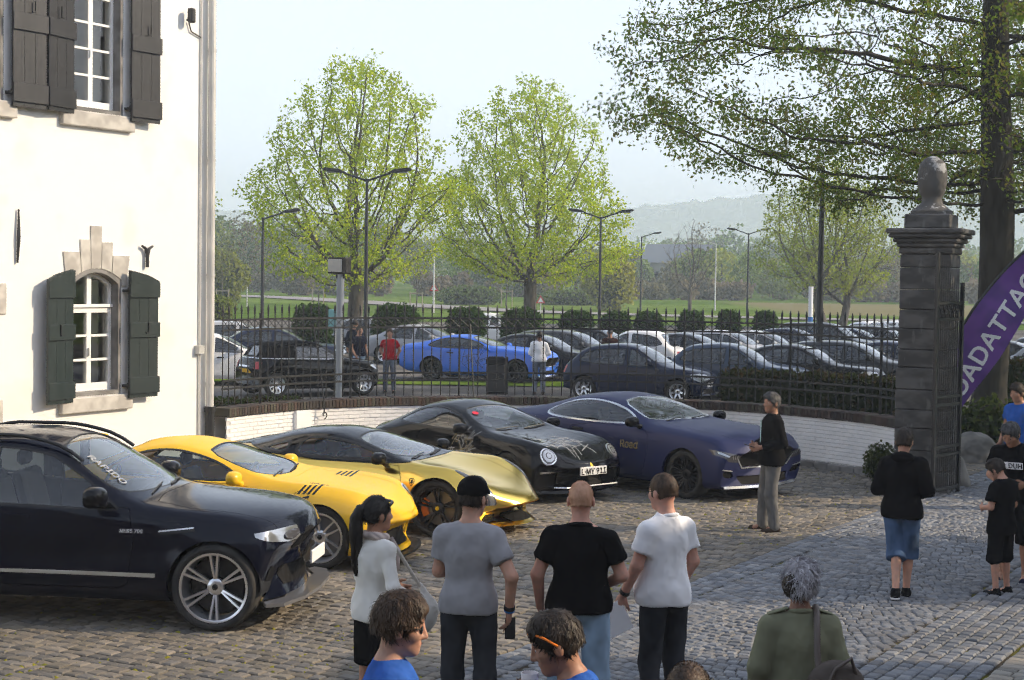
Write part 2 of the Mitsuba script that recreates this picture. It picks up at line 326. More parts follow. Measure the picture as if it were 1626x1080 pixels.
HT = 10.0
wins = [dict(s0=2.08, s1=3.10, z0=1.36, z1=3.02, arch=0.17, sh='shutter_green'), dict(s0=2.06, s1=3.10, z0=5.43, z1=7.75, arch=0.0, sh='shutter_grey'), dict(s0=4.36, s1=5.40, z0=5.43, z1=7.75, arch=0.0, sh='shutter_grey'), dict(s0=4.75, s1=5.75, z0=0.3, z1=3.0, arch=0.15, sh=None)]
def opening(w, g=0.0):
    s0, s1, z0, z1, a = w['s0']-g, w['s1']+g, w['z0']-g, w['z1']+g, w['arch']
    pts = [(s0, z0), (s1, z0), (s1, z1)]
    if a:
        for t in np.linspace(0, 1, 13)[1:-1]: pts.append((s1+(s0-s1)*t, z1 + a*4*t*(1-t)))
    return sg.Polygon(pts + [(s0, z1)])
XZ = np.array([[1, 0, 0, 0], [0, 0, -1, 0], [0, 1, 0, 0], [0, 0, 0, 1.0]])    # extrude (s,z) polygons along -y(local)
def slab(poly, y0, y1):   # polygon in (s,z), thickness from y0 to y1 (out positive)
    m = extrude(poly, y1-y0); m.apply_transform(XZ); m.apply_translation([0, y1, 0]); return m
wallp = sg.box(0, 0, 13, HT)
for w in wins: wallp = wallp.difference(opening(w))
add('facade_wall', fix(slab(wallp, -0.35, 0)), 'whitewash', house)
add('side_wall', fix(cat([box(0.17, -5.2, HT/2, 0.34, 9.6, HT), box(12.9, -5.2, HT/2, 0.3, 9.6, HT), box(6.5, -10.1, HT/2, 13, 0.3, HT)])), 'whitewash', house)
add('floor_slab', fix(cat([box(6.5, -5.2, 4.3, 12.3, 9.5, 0.2), box(6.5, -5.2, 0.06, 12.3, 9.5, 0.1)])), 'room_dark', house)
rp = [(-0.5, HT), (13.5, HT), (13.5, HT+0.3), (-0.5, HT+0.3)]
mat('slate', vary((0.05, 0.052, 0.06), (0.08, 0.08, 0.085), 3), 0.5)
roofm = hull([[-0.4, 0.5, HT+0.02], [13.4, 0.5, HT+0.02], [-0.4, -10.6, HT+0.02], [13.4, -10.6, HT+0.02], [2, -5, HT+4.5], [11, -5, HT+4.5]])
add('roof', fix(roofm), 'slate', house)
for w in wins:
    s0, s1, z0, z1 = w['s0'], w['s1'], w['z0'], w['z1']
    wk = fresh(house + '__window')
    op = opening(w)
    # stone reveal and surround
    sur = opening(w, 0.0).buffer(0.001).difference(opening(w, -0.055)) if w['sh'] else opening(w, 0.12).difference(opening(w, -0.02))
    add('stone_surround', fix(slab(sur, -0.20, 0.012 if w['sh'] else 0.03)), 'grey_stone' if w['sh'] else 'blue_stone', wk)
    inner = opening(w, -0.056); fo = inner.difference(inner.buffer(-0.055, join_style=2))
    mid = (s0+s1)/2; zt = z1-0.42 if w['arch'] else z1-0.62
    bars = [fo, sg.box(mid-0.045, z0, mid+0.045, z1+0.2), sg.box(s0, zt-0.05, s1, zt+0.05), sg.box(s0, z0, s1, z0+0.17)]
    nb = 2 if w['arch'] else 3
    muntins = [sg.box(s0, z, s1, z+0.035) for z in np.linspace(z0+0.14, zt-0.05, nb+2)[1:-1]]
    fr = bars[0]
    for b in bars[1:]: fr = fr.union(b.intersection(inner))
    add('frame', fix(slab(fr, -0.19, -0.13)), 'frame_paint', wk)
    ledge = sg.box(s0+0.05, zt+0.03, s1-0.05, zt+0.075)
    add('transom', fix(slab(ledge, -0.13, -0.095)), 'frame_paint', wk)
    for b in muntins: add('glazing_bar', fix(slab(b.intersection(inner.buffer(-0.05)), -0.183, -0.136)), 'frame_paint', wk)
    zs = [z0+0.17] + [b.bounds[1]+0.0175 for b in muntins] + [zt, z1+0.2]
    for a, b in zip(zs[:-1], zs[1:]):
        for p, q in ((s0, mid), (mid, s1)):
            g = sg.box(p, a, q, b).intersection(inner.buffer(-0.03))
            if g.area > 0.01: 
                m = slab(g, -0.162, -0.158); add('pane', fix(TM(m.vertices, m.faces[m.face_normals[:, 1] > 0.5])), 'pane_glass', wk)
    add('curtain', fix(cat([box(s0+0.12, -0.42, (z0+z1)/2, 0.16, 0.05, z1-z0), box(s1-0.12, -0.42, (z0+z1)/2, 0.16, 0.05, z1-z0)])), 'curtain', wk)
    add('handle', fix(box(mid+0.02, -0.12, (z0+zt)/2, 0.02, 0.03, 0.12)), 'alloy', wk)
    if not w['sh']: continue
    add('sill', fix(cbox((s0+s1)/2+0.02, 0.015, z0-0.12, s1-s0+0.42, 0.15, 0.22, 0.012)), 'blue_stone', wk)
    if w['arch']:   # stepped keystone arch
        cx = (s0+s1)/2
        vou = [(-0.68, -0.34, 0.02, 0.36), (-0.33, -0.11, 0.1, 0.55), (-0.10, 0.12, 0.16, 0.78), (0.13, 0.33, 0.1, 0.58), (0.34, 0.66, 0.02, 0.40)]
        for a, b, lo, hi in vou:
            g = sg.Polygon([(cx+a*0.9, z1+lo-0.1), (cx+b*0.9, z1+lo-0.1), (cx+b, z1+hi), (cx+a, z1+hi)]).difference(opening(w, 0.004))
            add('voussoir', fix(slab(g, -0.1, 0.022)), 'blue_stone', wk)
    # shutters: three boards, two or three ledges, hinges and hook
    for side in (-1, 1):
        sk = fresh(house + '__shutter'); wd = 0.58; hgt = z1 - z0 + 0.12
        off = 0.10 if side < 0 else 0.06
        for b in range(3):
            x0 = b*wd/3 + 0.003; x1 = (b+1)*wd/3 - 0.003
            if w['arch']:
                f = lambda x: hgt - 0.05 + w['arch']*1.5*(1-((wd-x if True else x)/wd)**1.0)*0 + w['arch']*(0.9*(1-(x/wd))**0.6*1.0)
                poly = sg.Polygon([(x0, 0), (x1, 0), (x1, f(x1)), (x0, f(x0))])
            else: poly = sg.Polygon([(x0, 0), (x1, 0), (x1, hgt), (x0, hgt)])
            poly = affinity.translate(poly, 0, 0)
            m = slab(poly, 0, 0.034); 
            m.apply_transform(np.diag([side*-1.0 if side < 0 else 1.0, 1, 1, 1])) if False else None
            bm = m
            if side > 0: base = np.array([s1 + 0.03, off, z0-0.07]); sx = 1
            else: base = np.array([s0 - 0.06, off, z0-0.07]); sx = -1
            def fit(mm):
                mm = mm.copy(); mm.vertices = mm.vertices*[sx, 1, 1]
                if sx < 0: mm.faces = mm.faces[:, ::-1]
                an = math.radians(9 if side > 0 else 3)*sx
                mm.apply_transform(trimesh.transformations.rotation_matrix(an, [0, 0, 1])); mm.apply_translation(base); return fix(mm)
            add('board', fit(bm), w['sh'], sk)
        for zz, hh in ((0.06, 0.24), (hgt*0.5, 0.22), (hgt-0.30, 0.22)) if w['arch'] else ((0.06, 0.26), (hgt*0.42, 0.24), (hgt*0.76, 0.24)):
            add('ledge', fit(cbox(wd/2, 0.05, zz+hh/2, wd+0.03, 0.03, hh, 0.005)), w['sh'], sk)
        if w['arch']: add('top_rail', fit(slab(sg.Polygon([(0, hgt-0.2), (wd, hgt-0.2), (wd, hgt-0.06), (wd*0.5, hgt+0.03), (0, hgt+0.09)]), 0.034, 0.064)), w['sh'], sk)
        add('hook', fit(cat([box(wd*0.6, 0.075, hgt*0.5+0.14, 0.014, 0.02, 0.16), box(wd*0.6-0.03, 0.08, hgt*0.5+0.07, 0.06, 0.02, 0.014)])), 'black_iron', sk)
        for zz in (0.18, hgt-0.2): add('hinge', fit(cat([box(0.0, -0.03, zz, 0.05, 0.14, 0.04), box(0.02, 0.0, zz, 0.03, 0.05, 0.09)])), 'black_iron', sk)
# stone quoins of the neighbouring opening, anchors, pipes
for z, h, x0 in ((2.55, 0.42, 4.30), (2.98, 0.30, 4.42), (0.9, 0.5, 4.36), (1.45, 0.42, 4.42)):
    add('quoin', fix(cbox(x0+0.35, 0.0, z+h/2-0.0, 0.7, 0.05, h, 0.01)), 'blue_stone', house)
add('wall_anchor', fix(tube([[4.12, 0.03, 3.25], [4.11, 0.045, 3.6], [4.10, 0.03, 3.98]], [0.016, 0.026, 0.012], 6)), 'black_iron', house)
yk = add('wall_anchor', fix(cat([tube([[1.56, 0.05, 3.22], [1.56, 0.05, 3.42], [1.60, 0.05, 3.50], [1.68, 0.05, 3.54]], [0.03, 0.028, 0.025, 0.016], 6), tube([[1.56, 0.05, 3.38], [1.52, 0.05, 3.50], [1.44, 0.05, 3.54]], [0.028, 0.025, 0.016], 6)])), 'black_iron', house)
add('downpipe', fix(tube([[0.16, 0.10, 0.98], [0.16, 0.10, 9.9]], 0.062, 14)), 'zinc', house)
for z in (1.4, 3.1, 4.9, 6.6): add('downpipe_collar', fix(tube([[0.16, 0.10, z], [0.16, 0.10, z+0.035]], 0.072, 14)), 'zinc', house)
add('downpipe_shoe', fix(cat([tube([[0.16, 0.10, 0.0], [0.16, 0.10, 1.0]], 0.072, 14), tube([[0.16, 0.10, 0.96], [0.16, 0.10, 1.05]], 0.09, 14)])), 'black_iron', house)
add('cable_conduit', fix(cat([tube([[0.33, 0.03, 0.3], [0.33, 0.03, 9.8]], 0.018, 6), box(0.36, 0.05, 1.95, 0.12, 0.1, 0.13)])), 'zinc', house)
add('bracket_lamp', fix(cat([tube([[0.70, 0.05, 7.02], [0.70, 0.14, 7.02]], 0.02, 6), cbox(0.70, 0.14, 7.08, 0.11, 0.10, 0.22, 0.02), tube([[0.64, 0.03, 7.0], [0.58, 0.03, 6.86], [0.35, 0.03, 6.80]], 0.012, 5)])), 'black_iron', house)

# ------------------------------------------------------------------ curved wall with iron fence
WP = np.array([[-4.72, 25.75], [-4.1, 27.05], [-3.25, 28.2], [-2.0, 29.0], [-0.6, 29.35], [0.8, 29.5], [2.2, 29.45], [3.5, 29.05], [4.6, 28.3], [5.45, 27.3], [6.12, 26.2], [6.3, 25.1]])
tt = np.linspace(0, 1, 400); _c = np.array([PchipInterpolator(np.linspace(0, 1, len(WP)), gaussian_filter1d(WP[:, k], 0.6, mode='nearest'))(tt) for k in (0, 1)]).T
_s = np.r_[0, np.cumsum(np.linalg.norm(np.diff(_c, axis=0), axis=1))]; WL = _s[-1]
def wpt(s): return np.array([np.interp(s, _s, _c[:, 0]), np.interp(s, _s, _c[:, 1])])
def wdir(s): d = wpt(min(s+0.05, WL)) - wpt(max(s-0.05, 0)); return d/np.linalg.norm(d)
def wframe(s, z=0.0, off=0.0):
    d = wdir(s); n = np.array([d[1], -d[0]]); p = wpt(s) + n*off
    return frame([p[0], p[1], z], [d[0], d[1], 0], [-n[0], -n[1], 0], [0, 0, 1])      # local x along, -y towards the court
diff('whitewash_wall', vary((0.88, 0.88, 0.88), (0.80, 0.80, 0.80), 2.5)); 
mat('mortar_white', (0.62, 0.62, 0.62), 0.9)
mat('cap_brick', VC, 0.8)
court_wall = thing('courtyard_wall', 'low curved whitewashed brick wall carrying the iron fence', 'wall')
N = 60; ss = np.linspace(0, WL, N); V, F = [], []
for s in ss:
    M = wframe(s); prof = np.array([[0, -0.10, 0], [0, -0.10, 0.86], [0, 0.22, 0.86], [0, 0.22, 0]]); V.append(prof @ M[:3, :3].T + M[:3, 3])
V = np.vstack(V)
for i in range(N-1):
    for k in range(4):
        a, b = i*4+k, i*4+(k+1) % 4; F += [[a, a+4, b+4], [a, b+4, b]]
add('core', (V, F), 'mortar_white', court_wall)
bx = trimesh.creation.box([1, 1, 1]); bv, bf = np.array(bx.vertices), np.array(bx.faces)
brs = []
for r in range(11):
    s = -0.11*(r % 2); z = 0.14 + r*0.0655
    while s < WL:
        c = s + 0.105 
        if 0 < c < WL: brs.append((c, z + 0.03))
        s += 0.215
rg = np.random.RandomState(5); order = np.argsort([-abs(b[0]-WL*0.0)*0 - (b[0] > WL*0.62)*1.0 - (b[0] < WL*0.2)*0.5 for b in brs], kind='stable'); first = set(order[:300].tolist()); MV, MF = [], []
ch = np.array([[sx*0.5*(0.97 if sy < 0 else 1), sy*0.5, sz*0.5*(0.86 if sy < 0 else 1)] for sx in (-1, 1) for sy in (-1, 1) for sz in (-1, 1)])
cf = np.array(hull(ch).faces); ch = np.array(hull(ch).vertices)
for i, (c, z) in enumerate(brs):
    M = wframe(c, z, 0.099 + rg.uniform(0, 0.008)); v = (ch*[0.205, 0.03, 0.056]) @ M[:3, :3].T + M[:3, 3]
    if i in first: add('brick', (v, cf), 'whitewash_wall', court_wall)
    else: MF.append(cf + len(MV)*len(ch)); MV.append(v)
add('far_brick', (np.vstack(MV), np.vstack(MF)), 'whitewash_wall', court_wall, kind='stuff')
for i in range(int(WL/0.075)):
    s = (i+0.5)*0.075; M = wframe(s, 0.945 + rg.uniform(-0.006, 0.006), 0.12)
    m = cbox(0, 0.16, -.012, 0.066, 0.40, 0.14, 0.008); t = np.array([(0.045, 0.032, 0.027), (0.06, 0.038, 0.03), (0.04, 0.033, 0.03), (0.06, 0.055, 0.04)][rg.randint(4)])*rg.uniform(0.8, 1.25)
    add('coping_brick', xform(m, M), 'cap_brick', court_wall, color=np.repeat(t[None], len(m.vertices), 0))
PL = [wframe(1.95), wframe(6.1), wframe(10.4)]
add('pilaster', cat([xform(cbox(0, -0.13, 0.43, 0.36, 0.10, 0.85, 0.01), PL[0])]), 'whitewash_wall', court_wall)
rgp = np.random.RandomState(9)
for i in range(46):
    s = (i+0.5)*WL/46; M = wframe(s, 0.0, 0.13)
    add('plinth_stone', xform(cbox(0, 0, 0.06, WL/46-0.012, 0.07 + rgp.uniform(0, 0.05), 0.13 + rgp.uniform(-0.03, 0.02), 0.015), M), 'grey_stone', court_wall)
fence = thing('iron_fence', 'black wrought iron fence with spiked bars standing on the curved low wall', 'fence')
def run(z, w, h, off=-0.05):
    V = []
    for s in np.linspace(0.1, WL-0.1, 90):
        M = wframe(s, z, off); V.append(np.array([[0, -w/2, -h/2], [0, w/2, -h/2], [0, w/2, h/2], [0, -w/2, h/2]]) @ M[:3, :3].T + M[:3, 3])
    V = np.vstack(V); F = []
    for i in range(89):
        for k in range(4): a, b = i*4+k, i*4+(k+1) % 4; F += [[a, b, b+4], [a, b+4, a+4]]
    return TM(V, F)
for z in (2.40, 2.235, 1.425, 1.295): add('rail', run(z, 0.014, 0.032), 'black_iron', fence)
nb = int(WL/0.168)
for i in range(nb):
    s = 0.12 + i*0.168; M = wframe(s, 0, -0.05); 
    bar = cat([tube([[0, 0, 1.02], [0, 0, 2.52]], 0.0105, 6), tube([[0, 0, 2.50], [0, 0, 2.54], [0, 0, 2.57], [0, 0, 2.645]], [0.012, 0.018, 0.02, 0.003], 6), box(0, 0, 2.50, 0.034, 0.02, 0.012)])
    if i % 12 == 6: bar = cat([bar, box(0, 0.02, 1.75, 0.03, 0.03, 1.5)])
    add('bar', xform(bar, M), 'black_iron', fence, smooth=30)
    if i < nb-1:
        z0, z1 = 2.245, 2.39; h = 0.084
        m = cat([tube([[0, 0.012, z0], [0.168, 0.012, z1]], 0.006, 5), tube([[0, -0.012, z1], [0.168, -0.012, z0]], 0.006, 5)])
        add('crossed_bars', xform(m, M), 'black_iron', fence)
        if i % 2 == 0: add('ring', xform(cat([tube([[0.084+0.05*math.cos(a), 0, 1.36+0.05*math.sin(a)] for a in np.linspace(0, 6.2832, 13)], 0.005, 4)]), M), 'black_iron', fence)
for s in (2.35, 5.35):
    M = wframe(s); pts = [[0, 0.05, 2.3], [0.0, -0.06, 1.9], [0.02, -0.16, 1.4], [0.03, -0.22, 1.0], [0.03, -0.23, 0.78]]
    sp = [[0.03 + 0.07*(1-t)*math.sin(t*8), -0.23, 0.74 - 0.07*(1-t)*math.cos(t*8) + 0.02] for t in np.linspace(0, 0.8, 14)]
    add('scroll_stay', xform(cat([tube(pts, 0.012, 6), tube(sp, 0.010, 6)]), M), 'black_iron', fence, smooth=40)

# ------------------------------------------------------------------ gate pier, gate leaf, urn, flag
PB = math.radians(-25); px, py = 6.30, 24.75; PM = npm(px, py, -25)
pier = thing('gate_pier', 'tall dark blue stone gate pier with moulded cap', 'pillar')
def pier_col(p, n, uv):
    a = fbm(p.x*3, p.y*3, p.z*5, 4); return mix(mix((0.05, 0.049, 0.048), (0.10, 0.097, 0.094), smoothstep(0.35, 0.7, a)), (0.15, 0.15, 0.14), smoothstep(0.66, 0.8, fbm(p.x*9, p.y*9, p.z*3, 3))*0.6)
mat('pier_stone', proc(pier_col), 0.75, bump=stone_bump, bscale=0.02)
z = 0.0; hs = [0.34, 0.30, 0.33, 0.28, 0.30, 0.33, 0.27, 0.31, 0.29, 0.30, 0.33, 0.20]; rg = np.random.RandomState(3)
for i, h in enumerate(hs):
    w = 0.84 if i < 1 else 0.80 if z < 1.75 else 0.755
    m = cbox(rg.uniform(-0.004, 0.004), rg.uniform(-0.004, 0.004), z + h/2, w + rg.uniform(-0.008, 0.008), w + rg.uniform(-0.008, 0.008), h-0.008, 0.012)
    add('stone_block', xform(m, PM), 'pier_stone', pier); z += h
for dz, w, h in ((0, 0.80, 0.10), (0.10, 0.86, 0.07), (0.17, 0.95, 0.07), (0.24, 1.06, 0.06), (0.30, 1.13, 0.08)):
    add('cap_moulding', xform(cbox(0, 0, z+dz+h/2, w, w, h, 0.02), PM), 'pier_stone', pier)
z += 0.38
add('plinth', xform(cbox(0, 0, z+0.11, 0.68, 0.68, 0.22, 0.02), PM), 'pier_stone', pier)
z += 0.22
def urn_col(p, n, uv): return mix((0.08, 0.077, 0.074), (0.34, 0.34, 0.34), smoothstep(0.58, 0.68, fbm(p.x*7, p.y*7, p.z*7, 4) + 0.16*smoothstep(4.55, 5.0, p.z) - 0.1))
mat('urn_stone', proc(urn_col), 0.8, bump=stone_bump, bscale=0.012)
ur = [(0, 0), (0.31, 0), (0.31, 0.05), (0.25, 0.09), (0.16, 0.17), (0.145, 0.24), (0.16, 0.28), (0.19, 0.33), (0.212, 0.45), (0.222, 0.56), (0.212, 0.66), (0.19, 0.76), (0.13, 0.83), (0.06, 0.87), (0, 0.885)]
urn = add('egg_finial', xform(lathe(ur, 40), npm(px, py, 0, z)), 'urn_stone', smooth=40); labels[urn] = {'label': 'egg shaped stone finial with pale lichen on top of the gate pier', 'category': 'finial'}
gate = thing('iron_gate', 'black iron gate leaf standing open in front of the stone pier', 'gate')
hp = np.array([6.173, 23.82]); gd = np.array([0.646, 0.763])
GM = frame([hp[0], hp[1], 0], [gd[0], gd[1], 0], [-gd[1], gd[0], 0], [0, 0, 1]); GWid = 0.84
top = lambda x: 3.55 - 0.46*smooth01(x/GWid)
def smooth01(t): t = np.clip(t, 0, 1); return t*t*(3-2*t)
add('stile', xform(box(0, 0, 1.80, 0.05, 0.05, 3.6), GM), 'black_iron', gate); add('stile', xform(box(GWid, 0, 1.59, 0.05, 0.05, 3.14), GM), 'black_iron', gate)
for z in (0.12, 0.62, 0.74, 1.36, 1.48, 2.62, 2.86): add('rail', xform(box(GWid/2, 0, z, GWid-0.05, 0.03, 0.045), GM), 'black_iron', gate)
for i in range(11):
    x = 0.07*(i+1) ; add('bar', xform(tube([[x, 0, 0.08], [x, 0, float(top(x))-0.16], [x, 0, float(top(x))]], [0.0095, 0.0095, 0.002], 6), GM), 'black_iron', gate)
for i in range(6): add('crossed_bars', xform(cat([tube([[0.02+i*0.134, 0.012, 2.64], [0.02+(i+1)*0.134, 0.012, 2.85]], 0.008, 5), tube([[0.02+i*0.134, -0.012, 2.85], [0.02+(i+1)*0.134, -0.012, 2.64]], 0.008, 5)]), GM), 'black_iron', gate)
mat('flag_purple', proc(lambda p, n, uv: mix((0.085, 0.035, 0.20), (0.14, 0.05, 0.27), smoothstep(0.35, 0.65, fbm(p.x*2.5, p.y*2.5, p.z*2.5, 3)))), 0.7)
flag = thing('feather_flag', 'purple curved banner flag with large white lettering beside the gate', 'flag')
# blade flag: mast arc and cloth in the vertical plane through (6.95,25.2)
FM = frame([6.90, 26.0, -.28], [1, 0.04, 0], [0, 0, 1], [0.04, -1, 0])
arc = np.array([[0, 0.35], [0.0, 1.3], [0.02, 1.9], [0.12, 2.45], [0.36, 2.95], [0.72, 3.42], [1.12, 3.86], [1.55, 4.22], [2.0, 4.48]])
ta = np.linspace(0, 1, 40); arcs = np.stack([PchipInterpolator(np.linspace(0, 1, len(arc)), arc[:, k])(ta) for k in (0, 1)], 1)
inn = np.array([[0.0, 1.02], [0.20, 1.33], [0.52, 1.78], [0.9, 2.32], [1.25, 2.9], [1.6, 3.5], [2.0, 4.1]]); inns = np.stack([PchipInterpolator(np.linspace(0, 1, len(inn)), inn[:, k])(ta) for k in (0, 1)], 1)
edge = arcs[11:] ; poly = sg.Polygon(np.vstack([[[0.0, 1.05]], edge, inns[::-1][:-1]])).buffer(0)
cl = extrude(poly, 0.003); cl = cl.subdivide_to_size(0.12) if hasattr(cl, 'subdivide_to_size') else cl
def ripple(m):
    v = m.vertices.copy(); v[:, 2] += 0.03*np.sin(v[:, 0]*3.1 + v[:, 1]*2.2) + 0.012*np.sin(v[:, 1]*7); m.vertices = v; return m
add('cloth', xform(ripple(cl), FM), 'flag_purple', flag, smooth=40)
add('mast', xform(tube(np.c_[arcs, arcs[:, 0]*0 + 0.03*np.sin(arcs[:, 0]*3.1 + arcs[:, 1]*2.2) + 0.012*np.sin(arcs[:, 1]*7)], 0.022, 8), FM), 'black_plastic', flag, smooth=40)
add('base_plate', xform(cat([box(0, 0.03, 0, 0.6, 0.05, 0.6), tube([[0, 0, 0], [0, 0.4, 0]], 0.02, 8)]), FM), 'black_iron', flag)
txt = meshkit.text_mesh('ROADATTACK', 0.27, 0.004, bold=True); txt.vertices = txt.vertices*[1.12, 1, 1]; b = txt.bounds; txt.apply_translation([-b[0][0], -(b[0][1]+b[1][1])/2, 0.006])
txt = txt.subdivide_to_size(0.08)
# lettering follows the middle line between mast edge and free edge
midl = np.array([[0.07, 1.42], [0.20, 1.72], [0.42, 2.1], [0.72, 2.62], [1.08, 3.16], [1.5, 3.72], [2.0, 4.25], [2.6, 4.75]]); ml = np.stack([PchipInterpolator(np.linspace(0, 1, len(midl)), midl[:, k])(np.linspace(0, 1, 200)) for k in (0, 1)], 1)
sl = np.r_[0, np.cumsum(np.linalg.norm(np.diff(ml, axis=0), axis=1))]; tg = np.gradient(ml, axis=0); tg /= np.linalg.norm(tg, axis=1, keepdims=True)
v = txt.vertices; P = np.stack([np.interp(v[:, 0]+0.0, sl, ml[:, k]) for k in (0, 1)], 1); t = np.stack([np.interp(v[:, 0], sl, gaussian_filter1d(tg[:, k], 12)) for k in (0, 1)], 1)
nv = np.c_[P + v[:, 1:2]*np.stack([-t[:, 1], t[:, 0]], 1), v[:, 2]]; keep = v[:, 0] < sl[-1]-0.01
txt2 = TM(nv, txt.faces[keep[txt.faces].all(1)]); inp = np.array([poly.buffer(-0.01).contains(sg.Point(*q)) for q in nv[:, :2]]); txt2 = TM(nv, txt2.faces[inp[txt2.faces].all(1)])
add('lettering', xform(ripple(txt2), FM), 'white_print', flag)
mat('boulder_stone', vary((0.12, 0.115, 0.105), (0.22, 0.21, 0.19), 5), 0.85, bump=stone_bump, bscale=0.03)
k = add('boulder', blob(8.15, 28.8, 0.12, 0.46, 0.42, 0.42, 4, 3, 0.22, 1.6), 'boulder_stone', smooth=True); labels[k] = {'label': 'large rounded grey boulder lying behind the gate', 'category': 'boulder'}
k = add('boulder', blob(9.3, 29.9, 0.1, 0.42, 0.4, 0.35, 3, 8, 0.2, 1.8), 'boulder_stone', smooth=True); labels[k] = {'label': 'smaller boulder half hidden behind the man in the blue shirt', 'category': 'boulder'}
k = add('guard_stone', xform(lathe([(0, 0), (0.19, 0), (0.17, 0.1), (0.07, 0.42), (0.02, 0.48), (0, 0.49)], 20), npm(6.95, 25.25)), 'boulder_stone', smooth=40); labels[k] = {'label': 'pale conical guard stone at the foot of the open gate', 'category': 'guard stone'}
# ================================================================== TREES
mat('bark_grey', vary((0.045, 0.038, 0.03), (0.10, 0.088, 0.07), 5, f2=1.2), 0.9, bump=bark_bump, bscale=0.03)
mat('bark_dark', vary((0.018, 0.015, 0.012), (0.042, 0.036, 0.028), 4, f2=1.0), 0.9, bump=bark_bump, bscale=0.03)
scene['leaf'] = {'type': 'principledthin', 'base_color': VC, 'roughness': 0.6, 'spec_trans': 0.0, 'diff_trans': 0.95, 'eta': 1.3}
def grow(root, dirn, attr, step, di, dk, rng, iters=160, bias=(0, 0, 0.1), trunk=None):
    pos = [np.array(root, float)]; par = [-1]
    tr = trunk if trunk is not None else [np.array(root)+np.array(dirn)*step*i for i in range(1, 12)]
    for q in tr: pos.append(np.array(q, float)); par.append(len(pos)-2)
    P = np.array(pos); par = list(par); A = attr.copy(); nd = np.full(len(A), 1e9); ni = np.zeros(len(A), int); new = np.arange(len(P))
    for it in range(iters):
        if not len(A): break
        d, j = cKDTree(P[new]).query(A); m = d < nd; nd[m] = d[m]; ni[m] = new[j[m]]
        live = nd < di
        if not live.any():
            if it > 12: break
        kill = nd < dk; A, nd, ni = A[~kill], nd[~kill], ni[~kill]; live = nd < di
        if not live.any(): break
        G = np.zeros((len(P), 3)); v = A[live]-P[ni[live]]; v /= np.linalg.norm(v, axis=1, keepdims=True); np.add.at(G, ni[live], v); src = np.unique(ni[live]); g = G[src]; g /= np.linalg.norm(g, axis=1, keepdims=True)+1e-9
        g += np.array(bias) + rng.normal(0, .12, g.shape); g /= np.linalg.norm(g, axis=1, keepdims=True); q = P[src]+g*step
        dd, _ = cKDTree(P).query(q); ok = dd > step*.35; q, src = q[ok], src[ok]
        if not len(q): break
        new = np.arange(len(P), len(P)+len(q)); P = np.vstack([P, q]); par += list(src)
    return P, np.array(par)
def build_limbs(P, par, tip, rmax, expo=2.0, rdraw=0.0, wob=0.0):
    n = len(P); kids = [[] for _ in range(n)]
    for i, p in enumerate(par):
        if p >= 0: kids[p].append(i)
    acc = np.zeros(n)
    for i in range(n-1, -1, -1):
        if acc[i] == 0: acc[i] = tip**expo
        if par[i] >= 0: acc[par[i]] += acc[i]
    r = acc**(1/expo); r = tip + (r-tip)*(rmax-tip)/max(r[0]-tip, 1e-6); V, F, o = [], [], 0; todo = [(-1, 0)]
    while todo:
        p, c = todo.pop(); ch = ([p] if p >= 0 else []) + [c]
        while kids[c]:
            k = sorted(kids[c], key=lambda i: -r[i]); todo += [(c, q) for q in k[1:]]; c = k[0]; ch.append(c)
        if r[ch[1] if len(ch) > 1 else 0] < rdraw or len(ch) < 2: continue
        rr = r[ch].copy(); 
        if p >= 0: rr[0] = min(rr[0], rr[1]*1.15)
        m = tube(P[ch], rr, 12 if rr.max() > .12 else 6 if rr.max() > .04 else 4 if rr.max() > .015 else 3, caps=False); V.append(m.vertices); F.append(m.faces+o); o += len(m.vertices)
    return TM(np.vstack(V), np.vstack(F)), r
def leaves(C, size, cols, rng, droop=0.3, cn=None, elong=1.6):
    n = len(C); d = rng.normal(0, 1, (n, 3)); d[:, 2] -= droop; d /= np.linalg.norm(d, axis=1, keepdims=True); u = np.cross(d, rng.normal(0, 1, (n, 3))); u /= np.linalg.norm(u, axis=1, keepdims=True); w = np.cross(d, u); s = size*rng.uniform(.6, 1.35, (n, 1))
    V = np.stack([C, C+d*s*.5*elong+u*s*.5+w*s*.08, C+d*s*elong, C+d*s*.5*elong-u*s*.5+w*s*.08], 1); i = np.arange(n)[:, None]*4; F = np.vstack([i+[0, 1, 2], i+[0, 2, 3]])
    col = np.array(cols)[rng.randint(0, len(cols), n)]*rng.uniform(.75, 1.25, (n, 1))
    if cn is not None: col = col*(0.8+.4*meshkit.noise(C*cn, 2))[:, None]
    return (V.reshape(-1, 3), F), np.repeat(np.clip(col, 0, 1), 4, 0)
def envelope(n, rng, prof, lump=.25, seed=0):
    """points in a crown of revolution: prof [(z, radius)]"""
    p = np.array(prof); zs = rng.uniform(p[0, 0], p[-1, 0], n*4); R = np.interp(zs, p[:, 0], p[:, 1]); keep = rng.uniform(0, p[:, 1].max(), len(zs))**2 < R**2; zs, R = zs[keep][:n], R[keep][:n]; a = rng.uniform(0, 2*np.pi, len(zs)); q = R*np.sqrt(rng.uniform(0.03, 1, len(zs)))
    pts = np.stack([q*np.cos(a), q*np.sin(a), zs], 1); return pts*np.r_[1, 1, 1]*(1+lump*(meshkit.noise(np.stack([np.cos(a)*1.6, np.sin(a)*1.6, zs*.45], -1)+seed, seed)-.5)[:, None]*[2, 2, .2])
